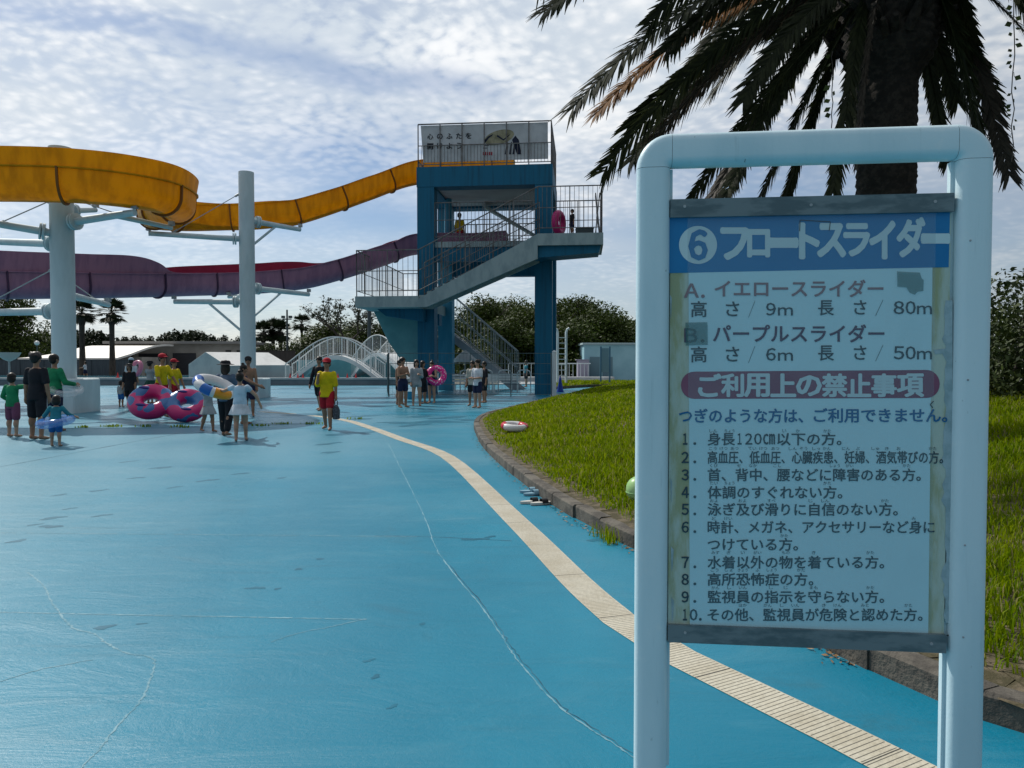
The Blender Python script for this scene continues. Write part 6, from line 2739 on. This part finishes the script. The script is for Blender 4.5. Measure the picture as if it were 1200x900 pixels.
        me = remesh(b, cv, 2)
        me.materials.append(top)
        link("shirt", me, th)
    # ---- bottoms
    if bottom is not None:
        b = MB()
        rr = []
        for z, rx, ry in ((z_hip - .06 * s, .092, .068), (z_hip - .02 * s, .091, .067), (z_hip + .05 * s, .085, .060), (z_hip + .07 * s, .078, .055)):
            rr.append(oval(tr(z) + lift, rx * W + g_ * .3, ry * W + g_ * .3, 18))
        b.rings(rr)
        if skirt:
            rr = []
            for t in (0, .35, .7, 1):
                z = z_hip + .06 * s - t * skirt * s
                ring = []
                for i in range(36):
                    a = 2 * PI * i / 36
                    k = 1 + .06 * t * math.sin(a * 8)
                    ring.append(Vector(((.086 + .07 * t) * W * k * math.cos(a), (.066 + .07 * t) * W * k * math.sin(a), z)) + lift)
                rr.append(ring)
            b.rings(rr)
        else:
            for sd in (1, -1):
                h_, k_, a_ = J["hip", sd], J["knee", sd], J["ank", sd]
                if legs_len <= 1:
                    limb(b, [h_, h_.lerp(k_, legs_len)], [.057 * W + g_ * .5, (.057 - .010 * legs_len) * W + g_], 12)
                else:
                    limb(b, [h_, k_, k_.lerp(a_, legs_len - 1)], [.060 * W + g_, .046 * W + g_, .036 * W + g_], 12)
        me = remesh(b, cv, 2)
        me.materials.append(bottom)
        link("skirt" if skirt else "shorts" if legs_len <= 1.1 else "trousers", me, th)
    # ---- hair
    b = MB()
    b.ell(hc + Vector((0, .055 * hs, hs * .15)), (hw * 1.13, hs * .46, hs * .42), 18, 12)
    b.ell(hc + Vector((0, .20 * hs, -hs * .05)), (hw * 1.05, hs * .30, hs * .38), 14, 10)
    if hair == "long":
        b.ell(hc + Vector((0, .22 * hs, -hs * .40)), (hw * 1.1, hs * .22, hs * .55), 14, 10)
        for sd in (1, -1):
            b.ell(hc + Vector((sd * hw * .9, .06 * hs, -hs * .25)), (hs * .12, hs * .25, hs * .45), 10, 8)
    elif hair == "bob":
        b.ell(hc + Vector((0, .12 * hs, -hs * .14)), (hw * 1.28, hs * .38, hs * .42), 14, 10)
    elif hair == "bun":
        b.ell(hc + Vector((0, .14 * hs, hs * .62)), (hs * .20, hs * .20, hs * .17), 12, 8)
    elif hair == "shaggy":
        for i in range(12):
            a = random.uniform(0, 6.28)
            b.ell(hc + Vector((hw * .85 * math.cos(a), .08 * hs + hs * .30 * math.sin(a), hs * random.uniform(-.02, .42))), hs * .19, 8, 6)
    me = remesh(b, hs * .05, 1)
    me.materials.append(HAIR)
    link("hair", me, th)
    # ---- headgear
    if hat == "cap":
        b = MB()
        b.ell(hc + Vector((0, .03 * hs, hs * .26)), (hw * 1.2, hs * .49, hs * .36), 18, 12)
        b.ell(hc + Vector((0, -.52 * hs, hs * .20)), (hw * .85, hs * .30, hs * .05), 14, 8)
        me = remesh(b, hs * .045, 1)
        me.materials.append(hat_m or C_red)
        link("cap", me, th)
    elif hat == "bucket":
        b = MB()
        b.rings([oval(hc + Vector((0, .03 * hs, z * hs)), r_ * hs, r_ * hs * 1.1, 20) for z, r_ in ((.10, .80), (.14, .82), (.20, .50), (.44, .43), (.52, .34))])
        me = remesh(b, hs * .045, 1)
        me.materials.append(hat_m or C_black)
        link("hat", me, th)
    return th


FWD_HOLD = ((.25, .35, -1), (-.25, 1, .1))
WALK = {1: ((.03, .20, -1), (.02, .06, -1)), -1: ((.03, -.18, -1), (.02, -.42, -1))}
STRIDE = {1: ((.03, .26, -1), (.02, -.02, -1)), -1: ((.03, -.22, -1), (.02, -.30, -1))}

person("child in a green long-sleeved swim top and pink tights, one arm stretched out", 14, 512, 437, face=175, skin=SKIN2, top=C_green, top_sl=1.75, top_long=.03, bottom=C_pink, legs_len=0.85, hair="bob",
       arms={1: ((.5, .1, -1), (.1, .6, -.3)), -1: ((1, .1, .10), (1, .15, .12))})
person("adult in black T-shirt and long black shorts, standing with back turned", 42.5, 515, 412.5, face=172, top=C_black, top_sl=.8, top_long=.06, bottom=C_black, legs_len=.95, hair="shaggy",
       arms={1: ((.22, .0, -1), (.12, .1, -1)), -1: ((.25, -.05, -1), (-.05, .25, -1))})
person("person in a green long-sleeved top carrying a clear swim ring, before the white pillar", 64, 505, 415, face=160, top=C_green, top_sl=1.9, top_long=.02, bottom=C_navy, legs_len=.9, hair="short",
       arms={1: ((.3, .25, -1), (-.1, 1, -.15)), -1: ((.3, .2, -1), (.05, 1, -.2))})
person("toddler in a turquoise top and blue shorts inside a clear ring", 64, 523, 463, face=190, skin=SKIN2, top=C_teal, top_sl=1.6, top_long=0, bottom=C_blue, legs_len=.75, hair="bob", lean=.15,
       arms={1: ((.6, .2, -.8), (.5, .5, -.3)), -1: ((.6, .2, -.8), (.5, .5, -.3))})
person("distant person in white T-shirt walking along the dark board fence", 100, 445, 424, Y=72, H=1.65, z0=.012, face=-80, top=C_white, top_sl=.7, bottom=C_navy, legs_len=.8, legs=WALK, fine=False,
       arms={1: ((.2, .5, -1), (0, 1, -.2)), -1: ((.2, -.1, -1), (0, .5, -1))})
person("small child in grey top and blue shorts beside the woman all in black", 141.5, 477, 446, face=170, skin=SKIN, top=C_grey, top_sl=.7, bottom=C_blue, legs_len=.7, fine=False)
person("woman all in black with a black hat, strolling near a small child", 151.5, 478, 429, H=1.52, face=10, top=C_black, top_sl=1.2, top_long=.12, bottom=C_black, legs_len=.9, hair="long", hat="bucket", legs=WALK, fine=False)
person("person in pale cap and white top with a pale pink ring", 154, 470, 418, H=1.74, face=185, top=C_white, top_sl=.7, bottom=C_navy, legs_len=.8, hat="cap", hat_m=C_pale, fine=False)
person("person in dark hat and patterned dark green swimwear behind the lifeguards", 176, 473, 421, H=1.62, face=160, top=C_grey, top_sl=.4, bottom=C_dkgreen, skirt=.16, hat="bucket", fine=False,
       arms={1: ((.5, .3, -.6), (-.2, .6, .8)), -1: ((.5, .3, -.6), (-.2, .6, .8))})
person("lifeguard in yellow shirt and red cap leaning a hand on the pink and blue float", 189, 489, 412.5, H=1.80, face=65, top=C_yellow, top_sl=.85, bottom=C_red, legs_len=.7, hat="cap", lean=.08,
       arms={1: ((.25, .45, -1), (.1, .7, -1)), -1: ((.2, .4, -1), (.05, .6, -1))})
person("second lifeguard in yellow shirt and red cap, standing behind the float", 204, 484, 420, H=1.66, face=75, top=C_yellow, top_sl=.8, bottom=C_red, legs_len=.7, hat="cap", fine=False,
       arms={1: ((.2, .3, -1), (0, .4, -1))})
person("small girl in a grey dress holding up the end of a white float", 243.5, 506, 447, face=60, skin=SKIN, top=C_grey, top_sl=.5, bottom=C_grey, skirt=.20, hair="bob", legs=WALK,
       arms={1: ((.3, .5, .5), (-.1, .5, 1)), -1: ((.3, .5, .5), (-.1, .5, 1))})
person("woman in denim shirt and wide black hat with black leggings, back turned", 264.5, 511, 422, face=178, top=C_denim, top_sl=1.3, top_long=.05, bottom=C_black, legs_len=1.8, hair="long", hat="bucket", legs=WALK,
       arms={1: ((.35, .3, -.9), (-.2, .9, .1)), -1: ((.35, .3, -.9), (-.1, .9, .1))})
person("girl in pale blue top and white skirt, hair in a bun, touching the float", 281, 517, 436, face=195, skin=SKIN2, top=C_pale, top_sl=.3, bottom=C_white, skirt=.18, hair="bun", legs={1: ((.0, -.10, -1), (.0, -.22, -1)), -1: ((.06, .16, -1), (.02, .05, -1))},
       arms={1: ((.5, .4, -.2), (.5, .6, .1)), -1: ((.7, .0, -.7), (.4, .25, -1))})
person("man in black cap and dark swimwear standing at the tall pillar's footing", 291, 488, 420, H=1.72, face=20, top=None, bottom=C_navy, legs_len=.8, hat="cap", hat_m=C_black, fine=False)
person("tanned bather with dark bun close before the man in a black cap", 286, 497, 432, H=1.50, face=100, top=C_navy, top_sl=0, bottom=C_navy, legs_len=.3, hair="bun",
       arms={1: ((.5, .5, -.6), (.2, 1, -.4)), -1: ((.4, .9, -.5), (.1, 1, -.45))})
person("lifeguard in yellow shirt, red cap and red shorts walking towards the viewer with a bag", 383, 503.5, 421, H=1.66, face=-5, top=C_yellow, top_sl=.95, top_long=.05, bottom=C_red, legs_len=.72, hat="cap", legs=STRIDE,
       arms={1: ((.18, .05, -1), (.06, .12, -1)), -1: ((.15, .2, -.9), (-.35, .7, .95))})
person("person in a black long-sleeved wetsuit top walking just behind the yellow lifeguard", 374, 481, 415, H=1.76, face=-20, top=C_black, top_sl=1.95, top_long=.02, bottom=C_black, legs_len=.85, hair="short", legs=STRIDE,
       arms={1: ((.25, -.1, -1), (.1, .1, -1)), -1: ((.3, .1, -1), (.15, .2, -1))})
# group beside the tower
person("tanned boy in navy swim trunks without a shirt, facing the group", 472, 477.5, 415, H=1.74, face=45, top=None, bottom=C_navy, legs_len=.62, hair="shaggy",
       arms={1: ((.2, .2, -1), (-.7, .6, .25)), -1: ((.2, .2, -1), (-.7, .6, .2))})
person("person half hidden behind the shirtless boy, in black", 468.5, 474.5, 419, H=1.66, face=60, top=C_black, top_sl=0, bottom=C_black, legs_len=.6, fine=False)
person("bare-legged person in long grey rash top between shirtless boy and pink ring", 488, 475.5, 417.5, H=1.66, face=15, skin=SKIN2, top=C_grey, top_sl=1.7, top_long=.06, bottom=C_grey, legs_len=.3, hair="long",
       arms={1: ((.12, .25, -1), (-.5, .8, .3)), -1: ((.14, .05, -1), (.02, .25, -1))})
person("person in black top and black shorts next to the girl with the pink ring", 495.5, 473, 419.5, H=1.62, face=60, top=C_black, top_sl=.9, top_long=.05, bottom=C_black, legs_len=.85, hair="long", fine=False,
       arms={1: ((.2, .3, -1), (-.3, .8, .1))})
person("girl with a topknot holding the pink spotted ring in front of her", 506, 472.5, 417.5, H=1.60, face=-20, skin=SKIN2, top=C_navy, top_sl=0, bottom=C_navy, legs_len=.2, hair="bun",
       arms={1: FWD_HOLD, -1: FWD_HOLD})
person("boy in white T-shirt and navy shorts, hands held before him", 559.5, 478, 420, H=1.66, face=-40, skin=SKIN2, top=C_white, top_sl=.8, top_long=.05, bottom=C_navy, legs_len=.68, hair="shaggy",
       arms={1: ((.15, .15, -1), (-.4, .9, -.1)), -1: ((.15, .15, -1), (-.4, .9, -.1))})
person("boy in cream top and black shorts standing just behind the white T-shirt", 553.5, 475.5, 421, H=1.62, face=-20, top=C_cream, top_sl=.9, top_long=.05, bottom=C_black, legs_len=.7, fine=False)
person("boy in all black clothes behind the white T-shirt, nearest the stair rails", 567.5, 472, 424, H=1.60, face=-60, top=C_black, top_sl=.9, top_long=.05, bottom=C_black, legs_len=.75, fine=False)
person("swimmer in a red and blue top walking past behind the wire fence", 616.5, 453, 421.5, Y=47, H=1.70, face=-70, skin=SKIN2, top=C_teal, top_sl=.5, bottom=C_black, legs_len=.7, fine=False)
# on the tower
uu, _z = T(539, 260, 3.4)
pp = TW(uu, 3.4, ZM)
person("attendant in yellow shirt standing on the tower's middle deck at the slide start", 539, 0, 0, Y=pp.y, H=at(539, 249.5, pp.y).z - ZM, z0=ZM, face=150, top=C_yellow, top_sl=.8, bottom=C_red, legs_len=.7, fine=False)
uu, _z = T(670, 260, -0.9)
pp = TW(uu, -0.9, ZM)
person("child in dark swimwear waiting on the tower landing next to a pink ring", 670, 0, 0, Y=pp.y, H=at(670, 245, pp.y).z - ZM, z0=ZM, face=-60, top=C_black, top_sl=.8, bottom=C_navy, legs_len=.7, fine=False)

# ================================================================== FLOATS AND LOOSE THINGS
def euler(x, y, z):
    return Matrix.Rotation(R(z), 3, "Z") @ Matrix.Rotation(R(y), 3, "Y") @ Matrix.Rotation(R(x), 3, "X")


def spots_mat(name, a, c, scale, thr, rough=0.3, kind="VORONOI"):
    m = bpy.data.materials.new(name)
    m.use_nodes = True
    g = NT(m.node_tree)
    p = m.node_tree.nodes["Principled BSDF"]
    tc = g.n("ShaderNodeTexCoord")
    if kind == "VORONOI":
        v = g.n("ShaderNodeTexVoronoi")
        g.l(tc.outputs["Object"], v.inputs["Vector"])
        v.inputs["Scale"].default_value = scale
        f = g.math("LESS_THAN", v.outputs["Distance"], thr)
    else:
        f = g.math("GREATER_THAN", g.noise(tc.outputs["Object"], scale, 1.0, 0.4), thr)
    g.l(g.mix(f, a, c), p.inputs["Base Color"])
    p.inputs["Roughness"].default_value = rough
    t = g.n("ShaderNodeBsdfTranslucent")
    g.l(g.mix(f, a, c), t.inputs[0])
    mx = g.n("ShaderNodeMixShader")
    mx.inputs[0].default_value = 0.18
    g.l(p.outputs[0], mx.inputs[1])
    g.l(t.outputs[0], mx.inputs[2])
    g.l(mx.outputs[0], m.node_tree.nodes["Material Output"].inputs[0])
    return m


# double float
Yd_ = 19.2
c = at(198, 472.5, Yd_)
M_dbl = spots_mat("double_float_vinyl", (0.60, 0.025, 0.17), (0.05, 0.17, 0.40), 2.6, 0.50, kind="NOISE")
th = thing("double_float", "large pink and blue two-seat float tilted up before the lifeguards", "pool float", tuple(c))
b = MB()
Mt = Matrix.Rotation(R(-7), 3, "Y").inverted() @ Matrix.Rotation(R(10), 3, "Z") @ Matrix.Rotation(R(40), 3, "X")
# Mt: turn the flat float up so that its holes face the viewer
for s_, R0 in ((-1, 0.37), (1, 0.34)):
    off = Mt @ Vector((s_ * 0.44, 0, 0))
    b.torus(off, R0, 0.20, 40, 16, Mt, 1.05)
me = remesh(b, 0.022, 3)
me.materials.append(M_dbl)
zmin = min(v.co.z for v in me.vertices)
c.z = -zmin
th.location = c
link("tube", me, th)
M_hnd = mat("float_handle", (0.03, 0.02, 0.16), 0.4)
for (cx_, R_h, ang_h) in ((-.44, .37, -110), (.44, .34, -75), (.44, .34, 120), (-.44, .37, 130)):
    q = Mt @ Vector((cx_ + R_h * math.cos(R(ang_h)), R_h * math.sin(R(ang_h)), 0.205))
    b = MB()
    b.ell(q, (0.13, 0.045, 0.03), 12, 8, Mt)
    me = b.mesh("handle")
    me.materials.append(M_hnd)
    link("handle", me, th)


def ring_float(label, c, R0, r, M, m, name="swim_ring", cat="swim ring", valve=True, extra=None):
    th = thing(name, label, cat, tuple(c))
    b = MB()
    b.torus((0, 0, 0), R0, r, 44, 14, M)
    b.build("tube", m, th, world=False)
    q = M @ Vector((R0, 0, r + .004))
    b = MB()
    b.disc(q, M @ Vector((0, 0, 1)), 0.014, 0.014, 8)
    b.build("valve", M_galv, th, world=False)
    if extra:
        for (a0, a1, m2) in extra:
            b = MB()
            rs = []
            for i in range(9):
                a = R(a0 + (a1 - a0) * i / 8)
                rs.append([M @ Vector(((R0 + (r + .004) * math.cos(2 * PI * j / 14)) * math.cos(a), (R0 + (r + .004) * math.cos(2 * PI * j / 14)) * math.sin(a), (r + .004) * math.sin(2 * PI * j / 14))) for j in range(14)])
            b.rings(rs)
            b.build("panel", m2, th, world=False)
    return th


M_pinkspot = spots_mat("pink_spot_vinyl", (0.75, 0.02, 0.26), (0.80, 0.62, 0.68), 11.0, 0.30)
M_whitev = mat("white_vinyl", (0.68, 0.68, 0.68), 0.3, trans=0.15)
M_redv = mat("red_vinyl", (0.52, 0.02, 0.05), 0.3, trans=0.15)
M_pinkv = mat("pink_vinyl", (0.60, 0.22, 0.34), 0.3, trans=0.15)
M_bluev = mat("blue_vinyl", (0.02, 0.11, 0.38), 0.3)
M_orgv = mat("orange_vinyl", (0.62, 0.25, 0.02), 0.3)
M_clear = film_mat("clear_vinyl", (0.75, 0.80, 0.85), 0.13, 0.08, 0.12)
M_clearb = film_mat("blue_clear_vinyl", (0.03, 0.20, 0.62), 0.42, 0.1, 0.12)

ring_float("pink ring with white spots held by the girl with a topknot", at(511.3, 440, 28.0), 0.285, 0.115, euler(80, 0, 8), M_pinkspot)
ring_float("pale pink ring slung over the person in a white top", at(159.5, 432.5, 29.8), 0.30, 0.085, euler(72, 0, -30), M_pinkv)
ring_float("bright pink ring standing upright on the tower landing", TW(T(655, 253, -1.0)[0], -1.0, ZM + 0.60), 0.43, 0.17, euler(90, 0, 62), mat("magenta_vinyl", (0.40, 0.015, 0.13), 0.35))
fl_ = ring_float("white ring with blue and orange panels carried slantwise by the girls", at(252, 453, 14.85), 0.34, 0.10, euler(10, 26, 0), M_whitev,
                 extra=((185, 225, M_bluev), (255, 285, M_bluev), (295, 345, M_orgv)))
lz = lawn_z(G(603, 498, .25).x, G(603, 498, .25).y)
q = G(603, 498.5, lz + 0.1)
ring_float("white and red swim ring lying on the lawn by the kerb", (q.x, q.y, lawn_z(q.x, q.y) + 0.12), 0.205, 0.068, euler(6, 3, 10), M_whitev, extra=((-38, 50, M_redv), (150, 205, M_redv)))
ring_float("clear see-through ring held by the person in green", at(78, 457, 16.6), 0.27, 0.075, euler(15, 10, 0), M_clear)
q = at(64, 494, 13.55)
ring_float("clear blue ring around the toddler's waist", (X(64, G(64, 523).y), G(64, 523).y, 0.46), 0.25, 0.075, euler(8, -6, 0), M_clearb)

# bucket, bag
def bucket(label, c):
    th = thing("bucket", label, "bucket", tuple(c))
    b = MB()
    rr = []
    for r_, z in ((.12, 0), (.16, .30), (.172, .30), (.172, .325), (.15, .325), (.11, .02)):
        rr.append([Vector((r_ * math.cos(2 * PI * i / 20), r_ * math.sin(2 * PI * i / 20), z)) for i in range(20)])
    b.rings(rr)
    b.build("body", mat("bucket_blue", (0.015, 0.20, 0.34), 0.4), th, world=False)
    b = MB()
    b.tube([(0.17 * math.cos(PI * i / 10), 0, .31 + .17 * math.sin(PI * i / 10)) for i in range(11)], .007, 6)
    b.build("handle", M_galv, th, world=False)


bucket("light blue bucket standing between the boy and the person in grey", Vector((X(480.5, 31.0), 31.0, 0)))
hp = HANDS["lifeguard in yellow shirt, red cap and red shorts"[:24]][1] + Vector((0, 0, -0.235))
th = thing("mesh_bag", "dark net bag hanging from the walking lifeguard's hand", "bag", (hp.x, hp.y, hp.z))
b = MB()
b.rings([oval((0, 0, z), rx, ry, 16) for z, rx, ry in ((-.19, .06, .05), (-.17, .085, .07), (0.02, .09, .07), (.10, .06, .05), (.14, .03, .02))])
b.build("sack", mat("bag_dark", (0.03, 0.035, 0.045), 0.7, (0.10, 0.11, 0.13), 30), th, world=False)
b = MB()
b.tube([(-.03, 0, .12), (-.03, 0, .24), (0.03, 0, .24), (.03, 0, .12)], .010, 6)
b.build("handle", M_dark, th, world=False)

# sandals
def sandal(mb_sole, mb_strap, L, w):
    n = 14
    ring = []
    for i in range(n * 2):
        a = 2 * PI * i / (2 * n)
        y = L / 2 * math.cos(a)
        k = 0.82 + 0.18 * math.cos(a)
        ring.append((w / 2 * math.sin(a) * k, y))
    mb_sole.poly_prism(ring, 0.0, 0.026)
    st = []
    for k in range(2):
        yy = L * (0.02 + 0.28 * k)
        st.append([Vector((w * .50 * math.cos(PI * j / 8), yy, 0.018 + 0.046 * math.sin(PI * j / 8))) for j in range(9)])
    a, c_ = st
    in_a = [p * 0.93 for p in a]
    in_c = [Vector((p.x * .93, p.y, p.z * .93)) for p in c_]
    in_a = [Vector((p.x * .93, p.y, p.z * .93)) for p in a]
    mb_strap.rings([a + in_a[::-1], c_ + in_c[::-1]])


M_sole = mat("sandal_sole", (0.50, 0.49, 0.45), 0.6)
M_strap = mat("sandal_strap", (0.012, 0.012, 0.013), 0.5)
M_fb = mat("flipflop_blue", (0.20, 0.34, 0.42), 0.6)
grp = None
for (px, py, rz, ms, mt, lab, L) in ((622, 590, -72, M_sole, M_strap, "black-strapped white sandal, the one farther from the kerb", .25),
                                     (633.5, 591.5, -66, M_sole, M_strap, "black-strapped white sandal, the one closer to the kerb", .25),
                                     (620, 577.5, -78, M_fb, M_fb, "pale blue sandal lying on its mate behind the black pair", .23)):
    q = G(px, py)
    th = thing("sandal", lab, "sandal", (q.x, q.y, 0.005), R(rz))
    a, c_ = MB(), MB()
    sandal(a, c_, L, 0.095)
    a.build("sole", ms, th, world=False)
    c_.build("strap", mt, th, world=False)
q = G(622, 579.5)
th = thing("sandal", "pale blue sandal underneath, turned sole up behind the black pair", "sandal", (q.x + .02, q.y - .06, 0.006), R(-70))
a, c_ = MB(), MB()
sandal(a, c_, .23, 0.095)
a.build("sole", M_fb, th, world=False)
c_.build("strap", M_fb, th, world=False)

# green ball on the lawn by the sign post
q = G(749, 570, 0.33)
th = thing("beach_ball", "pale green ball in the grass, peeking out behind the sign's post", "ball", (q.x, q.y, lawn_z(q.x, q.y) + 0.125))
b = MB()
b.ell((0, 0, 0), 0.13, 20, 14)
b.build("skin", mat("ball_green", (0.30, 0.52, 0.20), 0.35, (0.40, 0.60, 0.28), 2, trans=.15), th, world=False)
b = MB()
b.torus((0, 0, -0.03), 0.1275, 0.006, 24, 6)
b.build("seam", mat("ball_seam", (0.20, 0.36, 0.16), 0.4), th, world=False)
